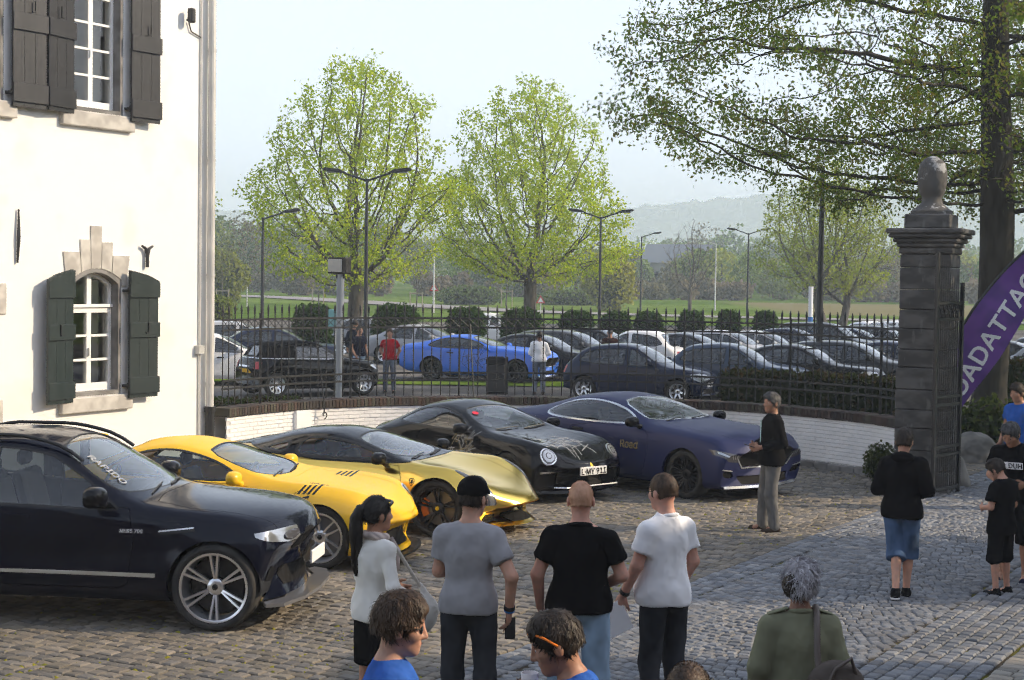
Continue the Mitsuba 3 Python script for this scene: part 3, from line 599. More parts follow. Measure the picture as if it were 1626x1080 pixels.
class Tree:
    def __init__(s, seed, prof, trunk_h, rmax, nat=1500, step=.28, leaf=.12, per=5, cols=((.10, .17, .02),), spread=.18, tip=.007, bark='bark_grey', bias=(0, 0, .12), di=3.2, dk=.42, rleaf=.016, lump=.25, trunk=None, rdraw=0, leafcut=1.0, elong=1.5, attr=None, clear=0.0):
        rng = np.random.RandomState(seed); A = envelope(nat, rng, prof, lump, seed) if attr is None else attr(rng); tr = trunk or [[.05*math.sin(z*1.3+seed), .05*math.cos(z+seed), z] for z in np.arange(step, trunk_h, step)]
        P, par = grow([0, 0, 0], [0, 0, 1], A, step, di, dk, rng, bias=bias, trunk=tr); m, r = build_limbs(P, par, tip, rmax, rdraw=rdraw)
        v = m.vertices; f = np.clip(1-v[:, 2]/.9, 0, 1)**2; v[:, :2] *= (1+.5*f)[:, None]; m.vertices = v
        s.limb = mikit.ply(m, None, smooth=True); tw = P[(r < rleaf) & (np.hypot(P[:, 0], P[:, 1]) > clear) & (P[:, 2] > prof[0][0]*.8 if prof else P[:, 2] > 1)]
        C = np.repeat(tw, per, 0) + rng.normal(0, spread, (len(tw)*per, 3)); C = C[rng.uniform(0, 1, len(C)) < leafcut]
        lm, col = leaves(C, leaf, cols, rng, cn=.9, elong=elong); s.crown = mikit.ply(lm, None, color=col) if len(C) else None; s.bark = bark; s.n = (len(P), len(C))
    def plant(s, name, label, xf, cat_='tree', group=None):
        k = thing(name, label, cat_, group); scene[k+'__trunk'] = {**s.limb, 'bsdf': {'type': 'ref', 'id': s.bark}, 'to_world': xf}
        if s.crown: scene[k+'__crown'] = {**s.crown, 'bsdf': {'type': 'ref', 'id': 'leaf'}, 'to_world': xf}
        return k
SPRING = ((.44, .54, .035), (.37, .49, .03), (.50, .56, .05), (.30, .41, .025))
t1 = Tree(11, [(2.4, 1.6), (3.4, 4.0), (5, 4.3), (7.5, 4.7), (9.5, 4.0), (11.5, 2.7), (13.0, 1.2)], 3.4, .36, nat=2300, cols=SPRING, leaf=.10, per=16, di=3.6, dk=.40, bias=(0, 0, .2), lump=.55)
t1.plant('tree', 'fresh green spring tree behind the double street lamp nearest the house', place(-7.3, 76, 20))
t2 = Tree(23, [(2.7, 2.2), (4.0, 5.2), (6.5, 5.4), (9, 4.5), (11.5, 3.1), (13.0, 1.9), (14.0, .8)], 3.4, .36, nat=2500, cols=SPRING, leaf=.11, per=16, di=3.8, dk=.42, bias=(0, 0, .2), lump=.5)
t2.plant('tree', 'fresh green spring tree in the middle, its trunk forking low above the hedge blocks', place(1.0, 90, 75))
t1.plant('tree', 'fresh green tree mostly hidden behind the white house corner', place(-20.2, 82, 200, 0, .98))
t5 = Tree(31, [(2.2, 1.5), (3.6, 4.2), (6, 5.0), (8, 4.2), (10, 2.6), (11.4, .9)], 1.0, .30, nat=1300, cols=((.30, .38, .03), (.36, .42, .04), (.24, .26, .045)), leaf=.11, per=12, di=4, dk=.5, lump=.5, trunk=[[-.1, 0, .3], [-.35, 0, 1.0], [-.5, 0, 1.8], [-.55, 0, 2.6]])
t5.plant('tree', 'thin leaved tree with forked dark trunks left of the stone gate pier', place(21.0, 110, 0))
t5.plant('tree', 'second thin leaved tree just left of the pier with crossing trunks', place(22.3, 111, 130, 0, .86))
t6 = Tree(41, [(2.0, .8), (3.4, 2.3), (5.5, 2.6), (7.2, 1.6), (8.6, .4)], 2.2, .16, nat=1000, cols=((.1, .08, .05),), per=0, di=3, dk=.33, tip=.010, bias=(0, 0, .25), step=.24)
t6.plant('tree', 'bare leafless tree standing in front of the far roof', place(15.3, 141, 0))
# the great beech by the gate: long drooping limbs reaching left
def beech_attr(rng):
    n = 8000; a = rng.uniform(0, 2*np.pi, n); z = rng.uniform(5.0, 16, n); R = np.interp(z, [5.0, 6.3, 7.6, 9, 10.5, 13, 16], [3.6, 6.6, 9.0, 8.6, 7.4, 6.0, 4.0]); q = R*np.sqrt(rng.uniform(.06, 1, n)); sq = .72; P = np.stack([q*np.cos(a)*1.05, q*np.sin(a)*sq, z - .10*q], 1)
    layer = np.abs(((z+0.35*np.sin(a*3))/1.15) % 1 - .5) > .17; gap = meshkit.noise(P*.55, 9) > .36; return P[layer & gap]
BEECH = ((.15, .23, .03), (.19, .24, .035), (.12, .18, .025), (.19, .17, .04))
t8 = Tree(51, [(3.0, 8)], 6.0, .37, cols=BEECH, leaf=.050, per=26, di=5.0, dk=.27, step=.26, bark='bark_dark', bias=(0, 0, -.02), spread=.15, rleaf=.014, tip=.0055, attr=beech_attr, clear=1.0, elong=1.9, trunk=[[.06*math.sin(z*.5), .05*math.cos(z*.7), z] for z in np.arange(.26, 12, .26)])
print('beech', t8.n, t1.n, t2.n)
t8.plant('tree', 'great dark beech tree with long drooping branches beside the gate pier', place(10.6, 36.2, 15))
t8.plant('tree', 'dark beech trunk and foliage cut by the right edge behind the flag', place(17.5, 41, 130, 0, .95))
# trees of the forecourt outside the picture, whose crowns shade the path, the wall and the pier
ts = Tree(61, [(2.0, 1.2), (3.4, 2.3), (5.5, 2.5), (7.2, 1.9), (8.2, .6)], 2.2, .2, nat=900, cols=BEECH, leaf=.17, per=16, di=3, dk=.36, spread=.22)
ts.plant('tree', 'round crowned tree at the forecourt edge right of the view, shading the path', place(12.0, 17.8, 0, 0, .9))
ts.plant('tree', 'round crowned tree at the forecourt edge beyond the frame, shading the low wall', T().translate([14.2, 26.7, 0]).scale([1.35, 1.4, 1.0]))
# saplings tied between two stakes
diff('stake_wood', (.32, .27, .2))
tq = Tree(71, [(2.2, .4), (3.0, 1.0), (4.2, 1.1), (5.2, .4)], 2.2, .05, nat=260, cols=((.17, .2, .05), (.13, .14, .05)), leaf=.12, per=2, di=2, dk=.3, step=.2, tip=.006)
def sapling(x, y, s, label, rz):
    k = tq.plant('sapling', label, place(x, y, rz, float(meadow_z(np.array(x), np.array(y))), s), 'young tree')
    z0 = float(meadow_z(np.array(x), np.array(y)))
    for sx in (-.55, .55): add('stake', tube([[x+sx, y-.1, z0], [x+sx, y-.1, z0+1.75]], .05, 6), 'stake_wood', k)
    add('crossbar', box(x, y-.1, z0+1.6, 1.3, .05, .12), 'stake_wood', k)
sapling(-26.2, 148, 1.25, 'staked young tree nearest the white house, at the left end of the meadow', 10); sapling(-19.0, 160, 1.15, 'staked young tree left of the tall grey floodlight pole', 60); sapling(-8.7, 148, 1.2, 'staked young tree between the two large spring trees', 120); sapling(-.6, 168, 1.2, 'staked young tree just left of the middle spring tree trunk', 200)
# ------------------------------------------------------------------ woods, bushes, hedges
def woods(name, label, spec, seed, card=.5, per=520):
    rng = np.random.RandomState(seed); VV, FF, CC, o = [], [], [], 0
    for x, y, h, w, c in spec:
        z0 = float(meadow_z(np.array(x), np.array(y))); n = int(per*rng.uniform(.8, 1.2)); d = rng.normal(0, 1, (n, 3)); d /= np.linalg.norm(d, axis=1, keepdims=True); d *= rng.uniform(.55, 1, (n, 1))**.6; lum = .7+.6*meshkit.noise(d*2.2+seed+x, 3)[:, None]
        C = np.array([x, y, z0+h*.56]) + d*lum*[w/2, w/2, h*.46]; C[:, 2] = np.maximum(C[:, 2], z0+.1); (v, f), col = leaves(C, card*rng.uniform(.8, 1.2), (c,), rng, droop=.2, elong=1.2); VV.append(v); FF.append(f+o); CC.append(col*(.8+.4*rng.uniform())); o += len(v)
        if rng.uniform() < .8: t = tube([[x, y, z0], [x+rng.uniform(-.4, .4), y, z0+h*.7]], [.28, .08], 4, caps=False); VV.append(t.vertices); FF.append(t.faces+o); CC.append(np.tile([[.06, .05, .045]], (len(t.vertices), 1))); o += len(t.vertices)
    return add(name, (np.vstack(VV), np.vstack(FF)), 'leaf', kind='stuff', color=np.vstack(CC))
rng = np.random.RandomState(77); spec = []
GR = [(.12, .20, .03), (.17, .25, .035), (.09, .14, .03), (.20, .24, .05), (.15, .13, .06), (.25, .28, .04), (.07, .11, .035)]
for i in range(230):
    y = rng.uniform(225, 330); x = rng.uniform(-.34, .36)*y; k = rng.randint(7); h = rng.uniform(6.5, 12.0)*(1.08 if x < -10 else .62); spec.append((x, y, h, h*rng.uniform(.6, .95), GR[k]))
for i in range(90): x = rng.uniform(-75, 75); y = rng.uniform(208, 226) + abs(x)*.05; spec.append((x, y, rng.uniform(1.8, 3.6), rng.uniform(2, 5), [(.20, .16, .10), (.15, .14, .08), (.13, .17, .05)][rng.randint(3)]))
k = woods('woods', 'l', spec, 3); labels[k] = {'label': 'hazy mixed wood in spring leaf closing the meadow', 'category': 'wood', 'kind': 'stuff'}
spec = [(rng.uniform(-.36, .38)*y, y, rng.uniform(9, 15), rng.uniform(8, 13), GR[rng.randint(7)]) for y in rng.uniform(420, 640, 150)]
k = woods('far_woods', 'l', spec, 5, card=1.0, per=260); labels[k] = {'label': 'far wood blue with haze on the valley floor', 'category': 'wood', 'kind': 'stuff'}
def bush(name, label, x, y, h, w, c, seed, n=900, card=.16, cat_='bush', group=None, box_=None, z0=0.0):
    rng = np.random.RandomState(seed); k = thing(name, label, cat_, group)
    if box_:    # clipped block
        d = rng.uniform(-1, 1, (n*2, 3)); f = (np.abs(d)**4).sum(1, keepdims=True)**.25; d = d/f*rng.uniform(.86, 1.0, (len(d), 1))**.5; rr = 1-.16*np.clip(d[:, 2:3], 0, 1)**3; d[:, :2] *= rr; d[:, :2] *= 1-.12*(np.abs(d[:, 0:1]*d[:, 1:2]))
        C = np.array([x, y, z0+h/2])+d*[w/2, box_/2, h/2]*(1+.05*rng.normal(0, 1, (len(d), 1)))
    else:
        d = rng.normal(0, 1, (n, 3)); d /= np.linalg.norm(d, axis=1, keepdims=True); d *= rng.uniform(.5, 1, (n, 1))**.5; C = np.array([x, y, z0+h*.5])+d*(.75+.5*meshkit.noise(d*2+seed, 1)[:, None])*[w/2, w/2, h/2]; C[:, 2] = np.maximum(C[:, 2], z0+.03)
    (v, f), col = leaves(C, card, (c, tuple(1.3*q for q in c), tuple(.7*q for q in c)), rng, elong=1.3); add('leaves', (v, f), 'leaf', k, color=col)
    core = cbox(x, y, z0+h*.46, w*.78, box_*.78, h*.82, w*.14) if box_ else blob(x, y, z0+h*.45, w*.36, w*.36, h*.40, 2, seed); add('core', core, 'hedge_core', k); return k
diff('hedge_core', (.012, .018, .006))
k = bush('bush', 'pale yellow green willow bush beyond the middle spring tree', 9.3, 158, 6.0, 5.2, (.30, .30, .05), 3, n=3600, card=.28); k = bush('bush', 'yellowish bush beside the white house corner', -27.0, 152, 5.5, 5.0, (.24, .26, .04), 4, n=3000, card=.28)
bush('bush', 'low yellow green bush at the house corner above the fence', -19.5, 108, 1.7, 2.4, (.16, .20, .03), 5, n=900, card=.18)
TOP = [(497, 63, 1.95, 1.5), (628, 60, 2.05, 1.75), (740, 64, 1.9, 1.5), (828, 66, 1.85, 1.6), (915, 67, 1.75, 1.4), (978, 69, 1.7, 1.25), (1030, 70, 1.7, 1.2), (1098, 71, 1.75, 1.1), (1157, 72, 1.75, .98), (1215, 73, 1.75, 1.0)]
side = ['first clipped hedge block, next to the grey floodlight pole', 'broad clipped hedge block behind the man in the red shirt', 'clipped hedge block behind the tail of the bright blue coupe', 'clipped hedge block in front of the middle tree trunk', 'clipped hedge block just left of the second double lamp', 'clipped hedge block just right of the second double lamp', 'clipped hedge block behind the rounded white car', 'clipped hedge block below the bare tree', 'clipped hedge block left of the third double lamp', 'last clipped hedge block, right of the third double lamp']
TX = [-7.66, -4.27, -1.8, .38, 2.63, 4.38, 5.84, 7.78, 9.53, 11.29]
for (pxx, y, h, w), x, l in zip(TOP, TX, side): bush('hedge_block', l, x, y, h, w, (.034, .07, .012), int(pxx), n=1500, card=.10, cat_='hedge', group='clipped hedge blocks in a row', box_=w*.9)
def hedge(name, label, pts, h, w, seed, dens=900, c=(.032, .04, .016)):
    rng = np.random.RandomState(seed); P = np.array(pts, float); L = np.linalg.norm(P[1]-P[0]); d = (P[1]-P[0])/L; nn = np.array([-d[1], d[0]]); n = int(L*dens); k = thing(name, label, 'hedge'); u = rng.uniform(0, L, n); f = rng.randint(0, 4, n); vv = np.where(f == 0, -w/2, np.where(f == 1, w/2, rng.uniform(-w/2, w/2, n))) + rng.normal(0, .03, n); zz = np.where(f < 2, rng.uniform(.02, h, n), h+rng.normal(0, .03, n)); C = np.c_[P[0]+u[:, None]*d+vv[:, None]*nn, zz]
    (v, fa), col = leaves(C, .07, (c, tuple(1.5*q for q in c), (.06, .045, .025)), rng); add('leaves', (v, fa), 'leaf', k, color=col); m = box(0, 0, h/2, L, w*.9, h*.96); m.apply_transform(frame([*(P.mean(0)), 0], [d[0], d[1], 0], [nn[0], nn[1], 0], [0, 0, 1])); add('core', m, 'hedge_core', k); return k
hedge('hedge', 'dark clipped hedge running behind the fence to the gate pier', [(4.5, 34.0), (7.7, 31.6)], 1.24, .7, 1); hedge('hedge', 'dark hedge beyond the gate under the beech', [(11.5, 38.5), (16, 41)], 1.3, .8, 2)
hedge('hedge', 'low shrubs behind the fence beside the convertible', [(-7.2, 34.5), (-4.6, 35.6)], .40, .8, 3, c=(.05, .07, .02))
bush('shrub', 'dark shrub under the beech behind the gate', 9.1, 30.6, .95, 2.2, (.05, .07, .02), 8, n=1600, card=.09, cat_='shrub')
k = bush('shrub', 'small round box shrub by the wall left of the boy in the black hoodie', 5.62, 24.6, .62, .6, (.05, .065, .016), 9, n=1400, card=.035, cat_='shrub', z0=.1)
bush('bush', 'low green bushes on the verge left of the middle tree', -4.6, 175, 2.2, 7.5, (.09, .13, .03), 12, n=1500, card=.25); bush('bush', 'low green bushes on the verge right of the middle tree', 6.5, 180, 1.9, 8.0, (.10, .14, .03), 13, n=1500, card=.25)
structure('lawn', grid(np.linspace(9.2, 26, 20), np.linspace(33, 41, 10), lambda X, Y: 0.035+0*X), 'meadow_grass', 'grass under the beech')
# ================================================================== CARS
def curve(pts):
    p = np.array(sorted(pts)); return PchipInterpolator(p[:, 0], p[:, 1], extrapolate=True)
class Model:
    """a tree of (name, ply dict, bsdf) that can be stamped several times"""
    def __init__(s): s.items = []
    def part(s, name, mesh, bsdf, parent=None, smooth=35):
        path = (parent + '__' if parent else '') + name
        i = sum(1 for q in s.items if q[3] == path); key = path if i == 0 else f'{path}_{i:03d}'
        s.items.append((key, mikit.ply(mesh, None, smooth=smooth) if mesh is not None else None, bsdf, path)); return key
    def stamp(s, name, label, category, xf, swap=None, group=None, keep=None):
        k = thing(name, label, category, group)
        for key, ply, bsdf, _ in s.items:
            if ply is None or (keep and not keep(key)): continue
            scene[k + '__' + key] = {**ply, 'bsdf': {'type': 'ref', 'id': (swap or {}).get(bsdf, bsdf)}, 'to_world': xf}
        return k
def loft(C, nu, grow=0.0, sm=1.0, seg=(10, 8, 6, 6, 4), su=0.8):
    x0, x1 = C['x0'] + max(-grow, 0)*0.8, C['x1'] - max(-grow, 0)*0.8
    t = np.linspace(0, 1, nu); t = t - 0.10*np.sin(2*np.pi*t)*0.9/1.0; X = x0 + (x1-x0)*t
    g = lambda k: C[k](X)
    w1, w2, w3, w4 = (np.maximum(g(k)+grow, 0.05) for k in ('w1', 'w2', 'w3', 'w4')); zt, z1, z2, z3, z4 = g('zt')+grow, g('z1')+grow, g('z2')+grow*0.5, g('z3'), g('z4')-grow
    e = C.get('crown', 2.2); bulge = C.get('bulge', (0.012, 0.02, 0.02)); rows = []
    n0, n1, n2, n3, n4 = seg
    for i in range(n0): 
        q = i/n0; rows.append((w1*q, zt-(zt-z1)*q**e))
    for (ya, za, yb, zb, n, b) in ((w1, z1, w2, z2, n1, bulge[0]), (w2, z2, w3, z3, n2, bulge[1]), (w3, z3, w4, z4, n3, bulge[2])):
        for i in range(n):
            q = i/n; k = 4*q*(1-q)*b; dx, dz = yb-ya, zb-za; L = np.hypot(dx, dz)+1e-6
            rows.append((ya+dx*q - dz/L*k, za+dz*q + dx/L*k))
    for i in range(n4+1): q = i/n4; rows.append((w4*(1-q), z4 + 0*q))
    Y = np.stack([r[0] for r in rows], 1); Z = np.stack([r[1] for r in rows], 1)
    Y = np.c_[Y, -Y[:, -2:0:-1]]; Z = np.c_[Z, Z[:, -2:0:-1]]
    if sm: Y, Z = gaussian_filter1d(Y, sm, axis=1, mode='wrap'), gaussian_filter1d(Z, sm, axis=1, mode='wrap')
    if su: Y, Z = gaussian_filter1d(Y, su, axis=0, mode='nearest'), gaussian_filter1d(Z, su, axis=0, mode='nearest')
    nv = Y.shape[1]; Xg = np.repeat(X[:, None], nv, 1)
    # ends bow outwards in plan and in height
    for side, xe, b in ((0, x0, C.get('bow_r', 0.10)), (1, x1, C.get('bow_f', 0.16))):
        d = np.abs(X - xe); w = np.clip(1 - d/0.9, 0, 1)**2; ym = np.abs(Y).max(1, keepdims=True)+1e-6
        Xg += (1 if side == 0 else -1) * w[:, None]*b*(np.abs(Y)/ym)**2.2
    rk = C.get('rake', 0)      # front face leans back above and below its nose height
    if rk:
        w = np.clip(1 - np.abs(X-x1)/0.5, 0, 1)**2; Xg -= w[:, None]*rk*np.clip(np.abs(Z-C['znose'])/0.3, 0, 1.4)**2
    V = np.stack([Xg, Y, Z], -1).reshape(-1, 3)
    i, j = np.meshgrid(np.arange(nu-1), np.arange(nv), indexing='ij'); i, j = i.ravel(), j.ravel(); k = (j+1) % nv
    F = np.vstack([np.stack([i*nv+j, (i+1)*nv+j, (i+1)*nv+k], 1), np.stack([i*nv+j, (i+1)*nv+k, i*nv+k], 1)])
    c0 = V[:nv].mean(0); c1 = V[-nv:].mean(0); n = len(V); q = np.arange(nv); k = (q+1) % nv
    V = np.vstack([V, [c0], [c1]]); F = np.vstack([F, np.stack([q*0+n, q, k], 1), np.stack([q*0+n+1, (nu-1)*nv+k, (nu-1)*nv+q], 1)])
    m = TM(V, F)
    if m.volume < 0: m.faces = m.faces[:, ::-1]
    return m
def push(m, d):
    return TM(m.vertices + m.vertex_normals*d, m.faces)
def prism(poly, axis, a, b):
    """solid from a polygon: axis 'y' -> (x,z) between y=a..b; 'z' -> (x,y); 'x' -> (y,z)"""
    if not hasattr(poly, 'geom_type'): poly = sg.Polygon(poly)
    m = extrude(poly.buffer(0), b-a, a)
    v = m.vertices.copy()
    if axis == 'y': m = TM(np.stack([v[:, 0], v[:, 2], v[:, 1]], 1), m.faces[:, ::-1])
    elif axis == 'd':      # (y, t) along a direction 40 degrees above straight ahead
        D, U = np.array([.766, 0, .643]), np.array([-.643, 0, .766]); m = TM(v[:, 0:1]*[0, 1, 0] + v[:, 1:2]*U + v[:, 2:3]*D, m.faces)
    elif axis == 'x': m = TM(np.stack([v[:, 2], v[:, 0], v[:, 1]], 1), m.faces)
    return man(m)
def cyl_y(x, z, r, a, b, n=48):
    th = np.linspace(0, 2*np.pi, n, endpoint=False); return prism(np.c_[x+r*np.cos(th), z+r*np.sin(th)], 'y', a, b)
def smoothpoly(pts, n=3):
    p = np.array(pts, float)
    for _ in range(n): p = np.vstack([np.stack([0.75*p + 0.25*np.roll(p, -1, 0), 0.25*p + 0.75*np.roll(p, -1, 0)], 1).reshape(-1, 2)])
    return sg.Polygon(p).buffer(0)
def mirror_poly(half): h = np.array(half, float); return np.vstack([h, (h*[1, -1])[::-1]])
def make_wheel(M, par, x, y, side, R, W, rr, style, rim_mat, cal, disc=True, face=None, tyre_n=44):
    wk = par
    out = side      # +1 left, -1 right
    def put(m): m = m.copy(); m.apply_transform(frame([x, y, R], [1, 0, 0], [0, 0, 1], [0, out, 0]) if False else frame([x, y, R], [out, 0, 0], [0, 0, 1], [0, out, 0])); return m
    # local: x,y in the wheel plane (y up), z out
    h = W/2; s = 0.02
    prof = [(rr+0.004, -h+0.01), (rr+0.02, -h), (R-0.035, -h), (R-0.008, -h+0.018), (R, -h+0.05), (R+0.001, 0), (R, h-0.05), (R-0.008, h-0.018), (R-0.03, h-0.002), (R-0.05, h), (rr+0.025, h-0.004), (rr+0.012, h-0.012), (rr+0.002, h-0.02)]
    M.part('tyre', put(lathe(prof + [prof[0]], tyre_n)), 'rubber', wk, smooth=40)
    zf = h-0.012
    rp = [(rr-0.0, -h+0.012), (rr-0.03, -h*0.6), (rr-0.035, h*0.4), (rr-0.018, zf-0.02), (rr-0.016, zf-0.004), (rr-0.006, zf), (rr+0.006, zf+0.002), (rr+0.008, zf-0.012), (rr+0.003, -h+0.012), (rr, -h+0.012)]
    parts = [lathe(rp, tyre_n)]; n, kind = style
    hub = 0.075; zc = zf-0.035 - (0.03 if kind != 'split' else 0.0)
    def spoke(a, w0, w1, r0=0.05, r1=None, off=0.0, tw=0.0):
        r1 = r1 or rr-0.012
        v = []
        for r, w, z, th in ((r0, w0, zc+0.005, 0.03), ((r0+r1)/2, (w0+w1)/2, (zc+zf)/2+0.004, 0.028), (r1, w1, zf-0.006, 0.026)):
            o = off*(r/r1) + tw*(r/r1)**2
            v += [[r, o-w/2, z-th], [r, o+w/2, z-th], [r, o-w/2*0.7, z], [r, o+w/2*0.7, z]]
        f = []
        for k in (0, 4): f += [[k, k+4, k+5], [k, k+5, k+1], [k+2, k+3, k+7], [k+2, k+7, k+6], [k, k+2, k+6], [k, k+6, k+4], [k+1, k+5, k+7], [k+1, k+7, k+3]]
        m = TM(v, f); m.apply_transform(trimesh.transformations.rotation_matrix(a, [0, 0, 1])); return m
    for i in range(n):
        a = 2*np.pi*i/n + np.pi/2
        if kind == 'double':
            for o in (-1, 1): parts.append(spoke(a, 0.026, 0.030, 0.07, None, 0.034*o))
        elif kind == 'y':
            parts.append(spoke(a, 0.05, 0.03, 0.05, rr*0.55)); 
            for o in (-1, 1): parts.append(spoke(a+o*0.02, 0.026, 0.022, 0.05, None, 0.0, o*0.055))
        elif kind == 'wide': parts.append(spoke(a, 0.07, 0.045))
        else: parts.append(spoke(a, 0.030, 0.020, 0.05, None, 0, 0.03 if i % 2 else -0.03))
    parts.append(lathe([(0, zc-0.05), (hub, zc-0.05), (hub, zc+0.0), (hub-0.02, zc+0.012), (0.03, zc+0.014), (0, zc+0.014)], 24))
    M.part('rim', put(cat(parts[1:])), rim_mat, wk, smooth=30); M.part('rim_barrel', put(parts[0]), 'dark_alloy' if kind != 'fan' and rim_mat == 'alloy' and False else rim_mat, wk, smooth=30)
    M.part('hub_cap', put(lathe([(0, zc+0.013), (0.028, zc+0.013), (0.024, zc+0.022), (0, zc+0.024)], 16)), face or 'dark_trim', wk)
    if disc:
        M.part('brake_disc', put(cat([lathe([(0.08, -0.02), (rr*0.78, -0.02), (rr*0.78, 0.0), (0.08, 0.0), (0.08, -0.02)], 32), lathe([(0, -h*0.8), (rr-0.04, -h*0.8), (rr-0.04, -h*0.75), (0, -h*0.75)], 32)])), 'disc_steel' if cal else 'dark_trim', wk)
        if cal:
            th = np.linspace(math.radians(150), math.radians(210), 8) if side < 0 else np.linspace(math.radians(-30), math.radians(30), 8)
            if side < 0: th = np.linspace(math.radians(-32), math.radians(32), 8)   # behind the axle on the right side
            else: th = np.linspace(math.radians(148), math.radians(212), 8)
            q = [(r*math.cos(t), r*math.sin(t)) for r, ts in ((rr*0.83, th), (rr*0.52, th[::-1])) for t in ts]
            M.part('brake_caliper', put(extrude(sg.Polygon(q), 0.07, -0.03)), cal, wk)
def make_seat(M, x, y, mt='cabin', name='seat', zs=0.28, h=0.62):
    c = lambda a: cbox(*a, c=0.04)
    base = c((x, y, zs+0.09, 0.50, 0.46, 0.18)); back = c((0, 0, 0, 0.14, 0.46, h)); back.apply_transform(trimesh.transformations.rotation_matrix(math.radians(-16), [0, 1, 0])); back.apply_translation([x-0.30, y, zs+0.12+h/2])
    head = c((x-0.40, y, zs+0.22+h, 0.09, 0.24, 0.16)); M.part(name, cat([base, back, head]), mt, smooth=40)
def build_car(S, nu=110, detail=True):
    """S: dict of section curves and features -> Model"""
    M = Model(); C = {k: (curve(v) if isinstance(v, list) and k in ('zt', 'w1', 'z1', 'w2', 'z2', 'w3', 'z3', 'w4', 'z4') else v) for k, v in S.items()}
    C['x0'], C['x1'] = S['zt'][-1][0], S['zt'][0][0]; C.setdefault('znose', 0.5)
    seg = (10, 8, 6, 6, 4) if detail else (6, 5, 4, 4, 3)
    sm = S.get('sm', 0.9) * (1 if detail else 0.7)
    outer = loft(C, nu, 0, sm, seg); inner = loft(C, max(nu//2, 24), -0.04, sm, seg)
    mo, mi_ = man(outer), man(inner); plus, minus = man(push(outer, 0.004)), man(push(outer, -0.012)); shell = mo - mi_; skin = plus - minus
    kd = cKDTree(outer.vertices); on = outer.vertex_normals
    def patch(poly, axis, a, b, proud=None, deep=None):
        k = skin if proud is None and deep is None else man(push(outer, proud if proud is not None else 0.004)) - man(push(outer, -(deep if deep is not None else 0.012)))
        return unman(k ^ prism(poly, axis, a, b))
    def sheet(solid):
        m = unman(solid)
        if not len(m.faces): return m
        _, i = kd.query(m.triangles_center); return TM(m.vertices, m.faces[(m.face_normals*on[i]).sum(1) > 0.6])
    paint = S.get('paint', 'paint'); axles = S['axles']; ra = S['arch']; wl = []
    for x, r in zip(axles, ra):
        for sgn in (1, -1):
            a, b = sorted((sgn*0.45, sgn*1.25)); shell = shell - cyl_y(x, S.get('arch_z', 0.34), r, a, b)
            ri = r + 0.004; th = np.linspace(-0.15, np.pi+0.15, 24); pr = np.c_[x+ri*np.cos(th), S.get('arch_z', 0.34)+ri*np.sin(th)]
            y0, y1 = sgn*0.42, sgn*(float(C['w3'](x))-0.05); v = np.vstack([np.c_[pr[:, 0], np.full(24, y0), pr[:, 1]], np.c_[pr[:, 0], np.full(24, y1), pr[:, 1]]])
            f = np.vstack([[[i, i+1, i+25], [i, i+25, i+24]] for i in range(23)]); c = len(v); wl.append(TM(v, f)); wl.append(extrude(sg.Polygon(pr), 0.01)); q = wl[-1].vertices.copy(); wl[-1] = TM(np.stack([q[:, 0], y0+q[:, 2], q[:, 1]], 1), wl[-1].faces)
    M.part('wheel_arch_liner', cat(wl), 'dark_trim')
    # glass
    for name, poly, axis, a, b, mtl in S['glass']:
        pr = prism(poly, axis, a, b); band = man(push(outer, -0.006)) - man(push(outer, -0.014))
        g = sheet(band ^ pr)
        if len(g.faces): M.part(name, g, mtl)
        if not isinstance(poly, sg.Polygon): poly = sg.Polygon(poly)
        shell = shell - pr
        if S.get('frames', True):
            rim = unman((man(push(outer, 0.001)) - man(push(outer, -0.03))) ^ prism(poly.difference(poly.buffer(-S.get('frame_w', 0.022))), axis, a, b))
            if len(rim.faces): M.part(name + '_seal', rim, S.get('seal', 'dark_trim'))
    # panels that leave the shell
    for name, poly, axis, a, b, mtl in S.get('panels', []):
        poly = poly if isinstance(poly, sg.Polygon) else sg.Polygon(poly)
        p = unman(shell ^ prism(poly.buffer(-0.003), axis, a, b))
        if len(p.faces): M.part(name, p, mtl)
        shell = shell - prism(poly.buffer(0.003), axis, a, b)
    # recesses (grilles, intakes): cut to a depth and lined
    for name, poly, axis, a, b, mtl, depth in S.get('recess', []):
        pr = prism(poly, axis, a, b); cut = pr ^ (plus - man(push(outer, -depth))); shell = shell - cut
        g = unman(pr ^ (man(push(outer, -depth+0.008)) - man(push(outer, -depth-0.01))))
        if len(g.faces): M.part(name, g, mtl)
        for k in list(range(len(M.items))): pass
    M.part('body', unman(shell), paint)
    for q in S.get('patches', []):
        name, poly, axis, a, b, mtl = q[:6]; m = patch(poly, axis, a, b, *(q[6:8] if len(q) > 6 else ()))
        if len(m.faces): M.part(name, m, mtl)
    # wheels
    R, W, rr = S['wheel']; tr = S.get('track', 0.80)
    for x in axles:
        for sgn in (-1, 1):
            k = 'wheel'; i = sum(1 for q in M.items if q[3] == 'wheel@'); key = k if i == 0 else f'{k}_{i:03d}'; M.items.append((key, None, None, 'wheel@'))
            make_wheel(M, key, x, sgn*(tr - W/2 + (S.get('rear_w', 0.0) if x < 0 else 0)), sgn, R, W, rr, S['style'], S['rim'], S.get('caliper'), True, S.get('hub'), 44 if detail else 24)
